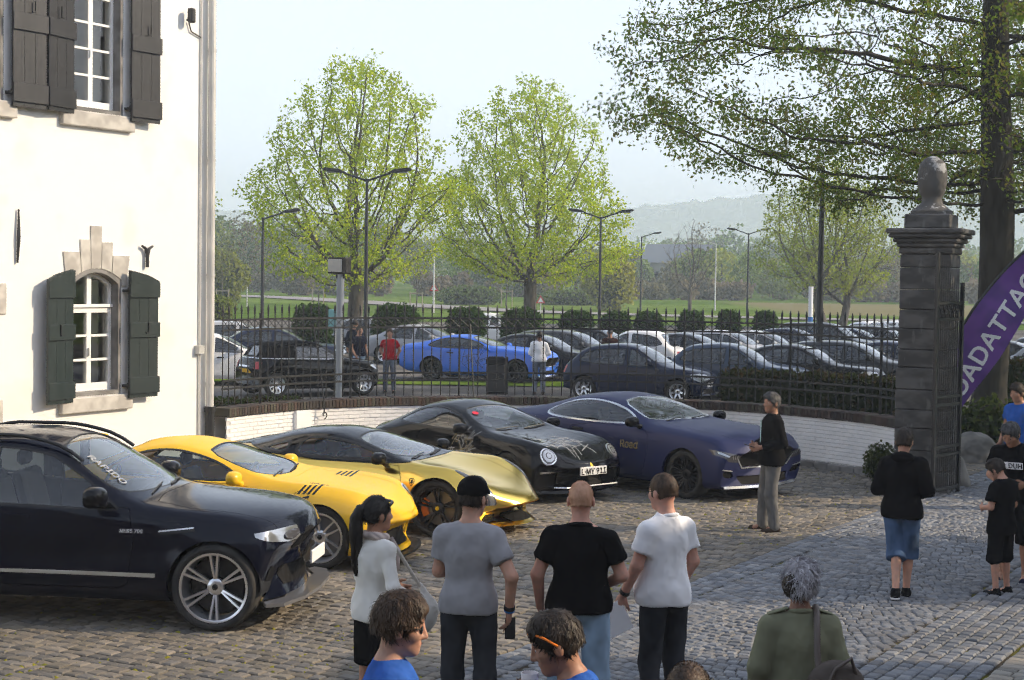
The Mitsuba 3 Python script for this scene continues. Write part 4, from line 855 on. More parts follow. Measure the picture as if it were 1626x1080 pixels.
    # mirrors
    if 'mirror' in S:
        x, y, z = S['mirror']; sc = S.get('mirror_s', 1.0)
        for sgn in (-1, 1):
            h = trimesh.creation.icosphere(3); v = h.vertices; v = np.sign(v)*np.abs(v)**0.8*[0.085*sc, 0.115*sc, 0.075*sc]; v[:, 0] = np.maximum(v[:, 0], -0.045*sc); h.vertices = v + [x, sgn*(y+0.13), z+0.02]
            M.part('mirror', cat([h, tube([[x+0.03, sgn*(y-0.03), z-0.06], [x+0.01, sgn*(y+0.08), z-0.02]], [0.04, 0.028], 8)]), S.get('mirror_mat', paint), smooth=50)
    # cabin
    xs, zs = S.get('seat', (-0.15, 0.28))
    for sgn in (-1, 1): make_seat(M, xs, sgn*0.36, S.get('seat_mat', 'cabin'), zs=zs, h=S.get('seat_h', 0.58))
    if S.get('rear_seat'): M.part('rear_bench', cbox(S['rear_seat'], 0, zs+0.38, 0.22, 1.2, 0.72, 0.05), 'cabin')
    if detail:
        xd, zd = S.get('dash', (0.62, 0.78)); M.part('dashboard', cbox(xd, 0, zd-0.12, 0.42, 1.30, 0.26, 0.05), 'cabin', smooth=40)
        st = tube([[0, 0.18*math.cos(a), 0.18*math.sin(a)] for a in np.linspace(0, 2*np.pi, 25)], 0.016, 8); st = cat([st, box(0, 0, 0, 0.03, 0.34, 0.03), box(0, 0, -0.08, 0.03, 0.03, 0.16)])
        st.apply_transform(trimesh.transformations.rotation_matrix(math.radians(22), [0, 1, 0])); st.apply_translation([xd-0.32, 0.36, zd-0.02]); M.part('steering_wheel', st, 'cabin')
        xw, zw = S.get('wiper', (0.86, 0.93))
        for y0, y1 in ((0.04, 0.52), (-0.52, -0.02)):
            zz = lambda x, y: float(C['zt'](x)) - (float(C['zt'](x))-float(C['z1'](x)))*min(abs(y)/float(C['w1'](x)), 1)**S.get('crown', 2.2) + .008
            M.part('wiper', tube([[xw-.02, y0, zz(xw-.02, y0)], [xw-.05, (y0+y1)/2, zz(xw-.05, (y0+y1)/2)+.014], [xw-.09, y1, zz(xw-.09, y1)+.004]], 0.008, 6), 'dark_trim')
    M.C = C; M.outer = outer; M.patch = patch; M.shell = shell
    return M
def flat_on(M, mesh, o, ex, ey, lift=0.004):
    """flat lettering laid on the skin: local x,y along ex,ey, projected on the body along their normal"""
    ex, ey = np.array(ex, float), np.array(ey, float); ez = np.cross(ex, ey); m = mesh.copy(); m = m.subdivide_to_size(0.05) if len(m.faces) < 4000 else m
    m.apply_transform(frame(o, ex, ey, ez)); loc = m.vertices.copy(); org = loc + ez*1.0
    hit, ir, it = M.outer.ray.intersects_location(org, np.repeat(-ez[None], len(org), 0), multiple_hits=False)
    d = np.full(len(org), np.nan); d[ir] = ((hit - loc[ir])*ez).sum(1)
    zl = ((mesh.subdivide_to_size(0.05) if len(mesh.faces) < 4000 else mesh).vertices[:, 2]); ok = ~np.isnan(d)
    v = loc + ez*(np.nan_to_num(d) + lift)[:, None]; return TM(v, m.faces[ok[m.faces].all(1)])

# ---- paints
mat('paint_midnight', (0.003, 0.004, 0.012), 0.07, spec=0.28)
mat('paint_black', (0.0025, 0.0025, 0.004), 0.06, spec=0.3)
mat('paint_yellow', (0.78, 0.46, 0.006), 0.35, spec=0.5, coat=1.0)
mat('wrap_gold', (1.0, 0.68, 0.15), 0.17, metal=1.0)
mat('wrap_navy', (0.016, 0.022, 0.082), 0.40, metal=0.2, spec=0.4)
mat('paint_blue', (0.03, 0.125, 0.56), 0.3, coat=0.8)
mat('orange_caliper', (0.75, 0.16, 0.01), 0.4)
mat('yellow_badge', (0.8, 0.5, 0.02), 0.4)
mat('grille_black', (0.006, 0.006, 0.007), 0.7, spec=.15)
mat('print_gold', (0.22, 0.16, 0.06), 0.5)
mat('print_silver', (0.36, 0.36, 0.36), 0.5)
mat('red_sticker', (0.7, 0.02, 0.05), 0.5)
mat('fabric_roof', (0.008, 0.008, 0.009), 0.95, spec=0.1)

def shift_cabin(S, d, x0, x1, xf):
    """moves the cabin back by d between x0 (rear, nothing) and x1, fading out at xf in the bonnet"""
    def g(x):
        x = np.asarray(x, float); return x - d*np.clip((x-x0)/(0.0-x0), 0, 1)*np.where(x > x1, np.clip((xf-x)/(xf-x1), 0, 1), 1)
    for k in ('zt', 'z1', 'w1'): S[k] = [(float(g(x)), v) for x, v in S[k]]
    def gp(p):
        if isinstance(p, sg.Polygon): q = np.array(p.exterior.coords)[:-1]; q[:, 0] = g(q[:, 0]); return sg.Polygon(q).buffer(0)
        q = np.array(p, float); q[:, 0] = g(q[:, 0]); return q
    S['glass'] = [(n, gp(p), ax, a, b, m) for n, p, ax, a, b, m in S['glass']]; S['panels'] = [(q[0], gp(q[1]), *q[2:]) if q[0] in ('door', 'bonnet') else q for q in S['panels']]
    m = S['mirror']; S['mirror'] = (float(g(m[0])), m[1], m[2]); S['seat'] = (S['seat'][0]-d*.8, S['seat'][1]); S['wiper'] = (float(g(S['wiper'][0])), S['wiper'][1]); S['dash'] = (S['dash'][0]-d, S['dash'][1]); return S
def front_x(half): return np.vstack([np.array(half, float), (np.array(half, float)*[-1, 1])[::-1]])
def nine11(gt3):
    w = 0.02 if gt3 else 0.0
    S = dict(
        zt=[(2.06, .47), (2.03, .54), (1.93, .62), (1.7, .74), (1.25, .845), (.92, .925), (.5, 1.10), (.12, 1.235), (-.25, 1.29), (-.7, 1.265), (-1.2, 1.13), (-1.7, .955), (-2.0, .86), (-2.2, .78), (-2.28, .64)],
        w1=[(2.06, .58), (2.05, .63), (1.7, .66), (1.25, .69), (.92, .665), (.5, .60), (.1, .545), (-.3, .53), (-.8, .52), (-1.4, .53), (-1.9, .58), (-2.28, .58)],
        z1=[(2.06, .46), (1.99, .64), (1.8, .79), (1.4, .885), (1.0, .925), (.5, 1.065), (.1, 1.185), (-.3, 1.232), (-.8, 1.185), (-1.3, 1.04), (-1.7, .915), (-2.05, .82), (-2.28, .62)],
        w2=[(2.06, .68), (2.01, .77), (1.85, .815+w), (1.25, .835+w), (.7, .815), (0, .815), (-.5, .835), (-1.2, .885+w), (-1.8, .86+w), (-2.1, .77), (-2.28, .64)],
        z2=[(2.06, .42), (2.0, .60), (1.7, .72), (1.25, .78), (.7, .81), (0, .84), (-.6, .875), (-1.2, .87), (-1.8, .77), (-2.28, .56)],
        w3=[(2.06, .74), (2.01, .84), (1.85, .885+w), (1.25, .91+w), (.7, .875), (0, .87), (-.5, .895), (-1.2, .94+w), (-1.8, .91+w), (-2.1, .81), (-2.28, .68)],
        z3=[(2.06, .34), (1.25, .55), (0, .48), (-1.2, .58), (-2.28, .45)], w4=[(2.06, .72), (2.0, .82), (1.25, .88+w), (0, .85), (-1.2, .89+w), (-2.0, .78), (-2.28, .66)],
        z4=[(2.06, .14), (1.25, .15), (-1.2, .16), (-1.9, .22), (-2.28, .34)], znose=.42, rake=.10, bow_f=.26, bow_r=.2, crown=2.0,
        axles=(1.225, -1.225), arch=(.365, .375), arch_z=.345, wheel=(.345, .25, .262), track=.875, rear_w=.03,
        style=(10, 'fan') if gt3 else (10, 'double'), rim='alloy' if gt3 else 'dark_alloy', caliper='yellow_badge' if gt3 else None, mirror=(.62, .80, .93), seat=(-.10, .2), wiper=(.95, .93), dash=(.66, .82), frame_w=.02)
    win = smoothpoly([(.70, .885), (.44, 1.055), (.06, 1.175), (-.32, 1.215), (-.72, 1.175), (-1.06, 1.065), (-1.26, .955), (-1.0, .935), (-.3, .905)], 2)
    S['glass'] = [('windshield', smoothpoly(mirror_poly([(.945, 0), (.91, .35), (.80, .60), (.64, .615), (.17, .50), (.15, .2), (.145, 0)]), 1), 'z', .8, 1.6, 'window_glass'),
        ('rear_window', smoothpoly(mirror_poly([(-.82, 0), (-.84, .42), (-1.5, .47), (-1.6, .35), (-1.62, 0)]), 1), 'z', .8, 1.6, 'tinted_glass'),
        ('side_window', win, 'y', -1.2, -.3, 'window_glass' if gt3 else 'tinted_glass'), ('side_window', win, 'y', .3, 1.2, 'window_glass')]
    S['panels'] = [('bonnet', smoothpoly(mirror_poly([(2.02, 0), (1.98, .40), (1.80, .50), (1.02, .56), (1.0, .4), (1.02, 0)]), 1), 'z', .5, 1.2, S.get('paint', 'paint'))]
    for sgn in (-1, 1):
        a, b = sorted((sgn*.4, sgn*1.25)); S['panels'].append(('door', smoothpoly([(.74, .30), (.80, .55), (.78, .84), (.60, .87), (-.38, .90), (-.52, .75), (-.50, .40), (-.30, .24), (.55, .24)], 1), 'y', a, b, 'paint'))
    fn = (lambda s: [(s*y, z) for y, z in [(.50, .44), (.74, .42), (.80, .28), (.74, .20), (.46, .20)]])
    S['recess'] = [('air_intake', fn(1), 'x', 1.2, 2.6, 'grille_black', .032), ('air_intake', fn(-1), 'x', 1.2, 2.6, 'grille_black', .032), ('lower_grille', [(-.42, .20), (.42, .20), (.40, .38), (-.40, .38)], 'x', 1.6, 2.6, 'grille_black', .032)]
    lamp = lambda s, r0, r1: [(s*.635 + r1*math.sin(t)*.92, -.655 + r1*1.05*math.cos(t)) for t in np.linspace(0, 2*np.pi, 28, endpoint=False)]
    S['patches'] = []
    for s in (1, -1):
        S['patches'] += [('headlight', lamp(s, 0, .125), 'd', 1.2, 2.4, 'chrome', .008, .012), ('headlight_lens', lamp(s, 0, .108), 'd', 1.2, 2.4, 'lamp_dark', .012, .012), ('headlight_ring', sg.Polygon(lamp(s, 0, .088)).difference(sg.Polygon(lamp(s, 0, .05))), 'd', 1.2, 2.4, 'lamp_glass', .016, .012), ('headlight_core', lamp(s, 0, .035), 'd', 1.2, 2.4, 'lamp_glass', .018, .012),
            ('running_light', [(s*.50, .47), (s*.78, .455), (s*.785, .43), (s*.50, .445)], 'x', 1.4, 2.6, 'chrome', .01, .01)]
        a, b = sorted((s*.4, s*1.3)); S['patches'] += [('door_handle', [(-.22, .735), (-.40, .745), (-.40, .775), (-.22, .765)], 'y', a, b, 'paint', .022, .01), ('fuel_flap' if s < 0 else 'wing_line', sg.Point(1.02, .74).buffer(.095).difference(sg.Point(1.02, .74).buffer(.090)), 'y', a, b, 'dark_trim', .0015, .01)]
        if gt3:
            for k in range(4): S['patches'].append(('fender_louvre', [(1.02-k*.055+.12, .80), (1.05-k*.055+.12, .80), (1.10-k*.055+.12, .885), (1.075-k*.055+.12, .885)], 'z' if False else 'y', a, b, 'dark_trim', .002, .02))
            S['patches'].append(('arch_vent', [(.80, .60), (.84, .57), (.98, .715), (1.12, .77), (1.12, .79), (.94, .745)], 'y', a, b, 'dark_trim', .003, .02))
    if not gt3: S['patches'] += [('badge', smoothpoly(mirror_poly([(2.06, 0), (2.07, .025), (2.02, .025), (2.0, 0)]), 1), 'z', .4, 1.2, 'yellow_badge', .006, .005)]
    return shift_cabin(S, .32, -1.6, .96, 1.7)
def gold458():
    S = dict(zt=[(2.27, .38), (2.23, .45), (2.07, .53), (1.7, .645), (1.3, .755), (1.0, .835), (.82, .885), (.4, 1.035), (0, 1.155), (-.35, 1.205), (-.8, 1.175), (-1.3, 1.06), (-1.8, .95), (-2.05, .90), (-2.15, .72)],
        z1=[(2.27, .35), (2.1, .55), (1.75, .74), (1.4, .845), (1.1, .86), (.85, .885), (.4, 1.0), (0, 1.105), (-.35, 1.15), (-.8, 1.11), (-1.2, 1.02), (-1.7, .93), (-2.15, .70)],
        w1=[(2.27, .54), (2.1, .67), (1.75, .74), (1.4, .765), (1.1, .74), (.85, .68), (.4, .60), (0, .53), (-.35, .51), (-.8, .50), (-1.3, .56), (-1.8, .70), (-2.15, .70)],
        w2=[(2.27, .66), (2.16, .78), (1.8, .86), (1.325, .915), (.8, .85), (.2, .82), (-.4, .83), (-1.0, .905), (-1.5, .93), (-2.15, .80)],
        z2=[(2.27, .32), (2.1, .48), (1.7, .65), (1.325, .72), (.8, .77), (.2, .80), (-.4, .835), (-1.0, .90), (-1.5, .90), (-2.15, .62)],
        w3=[(2.27, .72), (2.18, .84), (1.9, .935), (1.325, .97), (.8, .895), (.2, .86), (-.4, .885), (-1.0, .96), (-1.4, .98), (-2.15, .86)], z3=[(2.27, .27), (1.325, .53), (0, .45), (-1.4, .60), (-2.15, .46)],
        w4=[(2.27, .72), (2.1, .87), (1.3, .93), (0, .88), (-1.4, .93), (-2.15, .8)], z4=[(2.27, .13), (1.3, .13), (-1.4, .14), (-2.15, .28)], znose=.33, rake=.12, bow_f=.42, bow_r=.12, crown=2.0, paint='paint',
        axles=(1.325, -1.325), arch=(.375, .385), arch_z=.345, wheel=(.345, .25, .262), track=.905, rear_w=.03, style=(5, 'double'), rim='dark_alloy', caliper='orange_caliper', hub='yellow_badge', mirror=(.60, .84, .90), mirror_mat='paint_black', seat=(-.1, .16), wiper=(.86, .88), dash=(.62, .78), frame_w=.03)
    win = smoothpoly([(.72, .865), (.40, .985), (.02, 1.085), (-.36, 1.125), (-.62, 1.10), (-.66, .885), (-.3, .858)], 1)
    S['glass'] = [('windshield', smoothpoly(mirror_poly([(.84, 0), (.80, .35), (.68, .60), (.54, .61), (.06, .495), (.02, .2), (.01, 0)]), 1), 'z', .8, 1.6, 'window_glass'), ('rear_window', smoothpoly(mirror_poly([(-.75, 0), (-.78, .36), (-1.45, .40), (-1.5, 0)]), 1), 'z', .8, 1.6, 'tinted_glass'),
        ('side_window', win, 'y', -1.2, -.3, 'window_glass'), ('side_window', win, 'y', .3, 1.2, 'window_glass')]
    for sgn in (-1, 1):
        a, b = sorted((sgn*.3, sgn*1.25)); S['glass'].append(('quarter_window', smoothpoly([(-.74, .895), (-.74, 1.07), (-.95, 1.02), (-1.12, .955), (-1.0, .925)], 1), 'y', a, b, 'tinted_glass'))
    S['panels'] = [('roof', sg.Polygon([(.90, .865), (.5, .835), (-.3, .842), (-.95, .905), (-1.35, .985), (-1.75, .955), (-2.05, .915), (-2.0, 1.4), (.5, 1.4), (.78, 1.0)]), 'y', -1.3, 1.3, 'paint_black'),
        ('bonnet', smoothpoly(mirror_poly([(2.22, 0), (2.10, .36), (1.6, .55), (1.0, .60), (.94, .4), (.96, 0)]), 1), 'z', .3, 1.2, 'paint')]
    S['recess'] = []; S['patches'] = [('grille', front_x([(0, .17), (.30, .17), (.34, .27), (0, .27)]), 'x', 1.9, 2.6, 'grille_black', .006, .012)]
    for s in (1, -1):
        a, b = sorted((s*.3, s*1.3))
        S['panels'].append(('door', smoothpoly([(.86, .30), (.86, .82), (.6, .835), (-.4, .84), (-.62, .86), (-.66, .6), (-.42, .25), (.7, .22)], 1), 'y', a, b, 'paint'))
        S['patches'].append(('front_intake', [(s*y, z) for y, z in [(.44, .19), (.48, .27), (.68, .28), (.70, .22), (.64, .18)]], 'x', 1.3, 2.6, 'grille_black', .006, .012))
        S['patches'].append(('side_intake', smoothpoly([(-.62, .36), (-.80, .58), (-.95, .55), (-.92, .36)], 1), 'y', a, b, 'grille_black', .006, .012))
        S['patches'] += [('headlight', smoothpoly([(2.06, s*.60), (1.72, s*.68), (1.50, s*.755), (1.56, s*.80), (1.80, s*.785), (2.0, s*.73)], 2), 'z', .4, 1.2, 'lamp_dark', .004, .01), ('headlight_lens', smoothpoly([(2.0, s*.63), (1.80, s*.69), (1.80, s*.74), (1.97, s*.70)], 1), 'z', .4, 1.2, 'lamp_glass', .008, .01),
            ('door_handle', [(-.36, .73), (-.50, .74), (-.50, .76), (-.36, .75)], 'y', a, b, 'paint', .012, .01), ('fender_badge', smoothpoly([(.98, .70), (1.06, .70), (1.055, .64), (1.02, .595), (.985, .64)], 1).difference(smoothpoly([(.988, .692), (1.052, .692), (1.048, .642), (1.02, .608), (.992, .642)], 1)), 'y', a, b, 'black_print', .003, .01),
            ('fender_emblem', sg.Polygon([(1.03, .685), (1.04, .67), (1.035, .655), (1.045, .64), (1.03, .645), (1.025, .625), (1.018, .625), (1.02, .645), (1.005, .635), (1.0, .65), (1.01, .66), (.998, .675), (1.012, .672), (1.02, .69)]), 'y', a, b, 'black_print', .003, .01), ('side_badge', sg.Point(1.045, .555).buffer(.014), 'y', a, b, 'black_print', .004, .01)]
    return S
def mustang(blue=False):
    S = dict(zt=[(2.27, .70), (2.23, .85), (2.0, .935), (1.5, 1.0), (1.0, 1.035), (.62, 1.065), (.2, 1.215), (-.25, 1.335), (-.65, 1.38), (-1.1, 1.345), (-1.6, 1.22), (-2.0, 1.11), (-2.35, 1.07), (-2.48, 1.04), (-2.53, .9)],
        z1=[(2.27, .68), (2.0, .885), (1.5, .955), (1.0, .995), (.6, 1.035), (.2, 1.17), (-.25, 1.285), (-.65, 1.325), (-1.1, 1.29), (-1.6, 1.175), (-2.0, 1.08), (-2.4, 1.03), (-2.53, .88)],
        w1=[(2.27, .74), (2.0, .78), (1.5, .785), (1.0, .775), (.6, .72), (.2, .63), (-.25, .575), (-.65, .56), (-1.1, .555), (-1.6, .58), (-2.0, .68), (-2.53, .74)],
        w2=[(2.27, .82), (2.1, .88), (1.5, .905), (1.0, .895), (.3, .885), (-.5, .89), (-1.0, .915), (-1.5, .945), (-2.0, .925), (-2.53, .82)], z2=[(2.27, .64), (2.0, .80), (1.5, .87), (1.0, .885), (.3, .905), (-.5, .925), (-1.0, .955), (-1.5, .975), (-2.0, .965), (-2.53, .80)],
        w3=[(2.27, .86), (2.18, .92), (1.6, .95), (1.0, .935), (.3, .925), (-.5, .93), (-1.36, .97), (-2.0, .95), (-2.53, .86)], z3=[(2.27, .5), (1.36, .64), (0, .55), (-1.36, .66), (-2.53, .55)],
        w4=[(2.27, .84), (1.9, .90), (1.36, .92), (0, .90), (-1.36, .93), (-2.53, .8)], z4=[(2.27, .19), (1.36, .16), (-1.36, .18), (-2.2, .26), (-2.53, .4)], znose=.62, rake=.05, bow_f=.20, bow_r=.1, crown=2.4, bulge=(.012, .012, .03),
        axles=(1.36, -1.36), arch=(.385, .39), arch_z=.35, wheel=(.35, .26, .258), track=.915, style=(10, 'double') if not blue else (5, 'wide'), rim='dark_alloy', mirror=(.42, .86, 1.02), mirror_mat='paint_black' if not blue else 'paint', seat=(-.35, .26), rear_seat=-1.15, wiper=(.70, 1.06), dash=(.4, .94), seal='chrome' if not blue else 'dark_trim', frame_w=.022, sm=.8)
    win = smoothpoly([(.42, .995), (.12, 1.165), (-.28, 1.265), (-.72, 1.305), (-1.12, 1.265), (-1.42, 1.16), (-1.56, 1.04), (-1.2, .985), (-.3, .965)], 2)
    S['glass'] = [('windshield', smoothpoly(mirror_poly([(.68, 0), (.63, .4), (.50, .66), (.34, .675), (-.18, .54), (-.24, .2), (-.25, 0)]), 1), 'z', .95, 1.7, 'window_glass'), ('rear_window', smoothpoly(mirror_poly([(-1.2, 0), (-1.22, .45), (-1.85, .53), (-1.92, .3), (-1.94, 0)]), 1), 'z', .95, 1.6, 'tinted_glass'), ('side_window', win, 'y', -1.2, -.3, 'tinted_glass'), ('side_window', win, 'y', .3, 1.2, 'tinted_glass')]
    S['panels'] = [('bonnet', smoothpoly(mirror_poly([(2.16, 0), (2.12, .5), (1.9, .66), (.80, .70), (.76, .4), (.76, 0)]), 1), 'z', .7, 1.3, 'paint')]
    S['recess'] = [('grille', smoothpoly(front_x([(0, .755), (.44, .755), (.56, .70), (.62, .63), (.50, .50), (0, .49)]), 0), 'x', 1.7, 2.5, 'grille_black', .032), ('lower_grille', front_x([(0, .25), (.50, .25), (.58, .37), (0, .37)]), 'x', 1.7, 2.5, 'grille_black', .03)]
    S['patches'] = [('grille_surround', sg.Polygon([(.62, .63), (.50, .50), (-.50, .49), (-.62, .63), (-.635, .625), (-.51, .475), (.51, .475), (.635, .625)]), 'x', 1.7, 2.5, 'alloy', .008, .01), ('lower_lip', sg.Polygon([(.80, .20), (-.80, .20), (-.82, .235), (.82, .235)]), 'x', 1.6, 2.5, 'alloy', .02, .01), ('emblem', [(-.07, .615), (.02, .655), (.075, .65), (.03, .62), (-.02, .60)], 'x', 1.8, 2.5, 'chrome', -.03, .05)]
    for s in (1, -1):
        a, b = sorted((s*.4, s*1.3))
        S['panels'].append(('door', smoothpoly([(.62, .32), (.68, .8), (.58, .955), (-.9, .95), (-.98, .7), (-.86, .26), (.5, .24)], 1), 'y', a, b, 'paint'))
        S['patches'] += [('headlight', sg.Polygon([(s*.62, .565), (s*.57, .655), (s*.72, .695), (s*.92, .75), (s*.925, .68), (s*.80, .59)]), 'x', 1.4, 2.5, 'lamp_dark', .006, .015), ('headlight_lens', sg.Polygon([(s*.79, .665), (s*.90, .735), (s*.905, .70), (s*.81, .65)]), 'x', 1.4, 2.5, 'lamp_glass', .01, .012)] 
        for k in range(3): S['patches'].append(('light_bar', [(s*(.615+k*.045), .612), (s*(.645+k*.045), .675), (s*(.660+k*.045), .677), (s*(.63+k*.045), .615)], 'x', 1.4, 2.5, 'lamp_glass', .01, .012))
        S['recess'].append(('fog_light_recess', smoothpoly([(s*.62, .34), (s*.70, .45), (s*.88, .47), (s*.86, .36)], 1), 'x', 1.3, 2.5, 'grille_black', .03))
        S['patches'] += [('fog_light_trim', [(s*.68, .455), (s*.88, .485), (s*.88, .468), (s*.70, .44)], 'x', 1.3, 2.5, 'alloy', .006, .01), ('door_handle', [(-.66, .83), (-.86, .84), (-.86, .875), (-.66, .865)], 'y', a, b, 'dark_trim', .02, .01), ('side_crease', [(1.0, .80), (-.7, .775), (-1.2, .80), (-.7, .76), (.6, .75)], 'y', a, b, 'paint', .012, .02)]
    return S
def suv_x():
    S = dict(zt=[(2.15, .78), (2.13, .90), (2.03, .985), (1.7, 1.06), (1.2, 1.115), (.98, 1.15), (.6, 1.37), (.15, 1.60), (-.3, 1.665), (-.8, 1.66), (-1.4, 1.56), (-1.9, 1.40), (-2.2, 1.26), (-2.4, 1.18), (-2.52, 1.0)],
        z1=[(2.15, .74), (2.03, .915), (1.7, 1.0), (1.2, 1.055), (.95, 1.10), (.6, 1.30), (.15, 1.535), (-.3, 1.60), (-.8, 1.60), (-1.4, 1.49), (-1.9, 1.34), (-2.2, 1.22), (-2.52, .96)],
        w1=[(2.15, .68), (2.02, .77), (1.7, .80), (1.2, .82), (.95, .79), (.6, .72), (.15, .66), (-.3, .64), (-.8, .63), (-1.4, .62), (-1.9, .66), (-2.52, .72)], w2=[(2.15, .82), (2.03, .90), (1.7, .925), (1.2, .935), (.6, .92), (0, .915), (-.8, .92), (-1.5, .95), (-2.1, .90), (-2.52, .80)],
        z2=[(2.15, .68), (2.02, .82), (1.7, .89), (1.2, .93), (.6, .975), (0, 1.01), (-.8, 1.06), (-1.5, 1.12), (-2.1, 1.10), (-2.52, .90)], w3=[(2.15, .87), (2.07, .94), (1.8, .985), (1.467, 1.01), (.9, .965), (0, .95), (-.8, .955), (-1.467, 1.015), (-2.1, .96), (-2.52, .84)],
        z3=[(2.15, .56), (1.467, .70), (0, .62), (-1.467, .72), (-2.52, .7)], w4=[(2.15, .84), (2.0, .93), (1.467, .98), (0, .94), (-1.467, .98), (-2.1, .9), (-2.52, .8)], z4=[(2.15, .25), (1.467, .22), (-1.467, .24), (-2.52, .5)], znose=.72, rake=.06, bow_f=.22, bow_r=.16, crown=2.6, bulge=(.016, .014, .03),
        axles=(1.467, -1.467), arch=(.415, .42), arch_z=.385, wheel=(.385, .30, .302), track=.985, style=(6, 'double'), rim='alloy', mirror=(.66, .92, 1.14), mirror_s=1.25, mirror_mat='paint_black', seat=(-.2, .46), seat_h=.66, rear_seat=-1.15, wiper=(1.02, 1.22), dash=(.62, 1.12), frame_w=.018, sm=.8)
    fw = smoothpoly([(.86, 1.02), (.50, 1.29), (.16, 1.488), (-.14, 1.54), (-.42, 1.552), (-.44, 1.055)], 0).buffer(-.02).buffer(.02); rw = sg.Polygon([(-.53, 1.06), (-.51, 1.55), (-1.0, 1.53), (-1.55, 1.385), (-1.78, 1.25), (-1.55, 1.155)]).buffer(-.03).buffer(.03)
    S['glass'] = [('windshield', smoothpoly(mirror_poly([(1.0, 0), (.95, .45), (.82, .74), (.64, .76), (.20, .64), (.14, .2), (.13, 0)]), 1), 'z', 1.05, 1.9, 'window_glass'), ('rear_window', smoothpoly(mirror_poly([(-1.3, 0), (-1.32, .5), (-2.0, .55), (-2.1, .3), (-2.12, 0)]), 1), 'z', 1.1, 1.9, 'tinted_glass')]
    S['patches'] = []; S['panels'] = [('bonnet', smoothpoly(mirror_poly([(2.24, 0), (2.2, .5), (2.0, .74), (1.1, .77), (1.06, .4), (1.08, 0)]), 1), 'z', .8, 1.4, 'paint')]
    S['recess'] = []; S['patches'] += [('lower_intake', front_x([(0, .34), (.44, .34), (.50, .50), (0, .50)]), 'x', 1.9, 2.5, 'grille_black', .006, .012)]
    for s in (1, -1):
        a, b = sorted((s*.4, s*1.3)); S['glass'] += [('side_window', fw, 'y', a, b, 'tinted_glass'), ('rear_side_window', rw, 'y', a, b, 'tinted_glass')]
        S['panels'] += [('door', sg.Polygon([(.94, .40), (.98, .8), (.92, 1.05), (-.46, 1.08), (-.5, .36), (.85, .36)]).buffer(-.04).buffer(.04), 'y', a, b, 'paint'), ('rear_door', sg.Polygon([(-.51, 1.08), (-1.45, 1.12), (-1.3, .92), (-1.06, .7), (-.98, .36), (-.51, .36)]).buffer(-.03).buffer(.03), 'y', a, b, 'paint')]
        S['patches'] += [('kidney_grille', smoothpoly([(s*.05, .62), (s*.05, .82), (s*.16, .845), (s*.33, .825), (s*.34, .72), (s*.28, .63)], 1), 'x', 1.8, 2.5, 'grille_black', .006, .012), ('side_intake', smoothpoly([(s*.58, .36), (s*.60, .52), (s*.82, .57), (s*.80, .38)], 1), 'x', 1.8, 2.5, 'grille_black', .006, .012)]
        S['patches'] += [('headlight', smoothpoly([(1.76, .855), (1.96, .885), (2.30, .875), (2.30, .745), (2.02, .755)], 1), 'y', *sorted((s*.42, s*1.2)), 'lamp_glass', .004, .012), ('headlight_lens', sg.Point(2.06, .815).buffer(.042), 'y', *sorted((s*.42, s*1.2)), 'lamp_dark', .008, .012),
            ('door_handle', [(-.22, .945), (-.45, .955), (-.45, .985), (-.22, .975)], 'y', a, b, 'paint', .025, .012), ('door_handle', [(-1.18, .96), (-1.38, .97), (-1.38, 1.0), (-1.18, .99)], 'y', a, b, 'paint', .025, .012), ('fender_gill', [(.97, .86), (1.28, .90), (1.30, .875), (.99, .835)], 'y', a, b, 'dark_trim', .012, .02), ('fender_gill_trim', [(.97, .872), (1.28, .912), (1.285, .90), (.97, .86)], 'y', a, b, 'alloy', .016, .01),
            ('sill_moulding', [(.95, .50), (-1.0, .50), (-1.0, .47), (.95, .465)], 'y', a, b, 'alloy', .006, .01), ('fog_light', sg.Point(s*.74, .42).buffer(.05), 'x', 1.4, 2.5, 'lamp_glass', -.03, .09)]
    return shift_cabin(S, .24, -1.6, 1.0, 1.8)
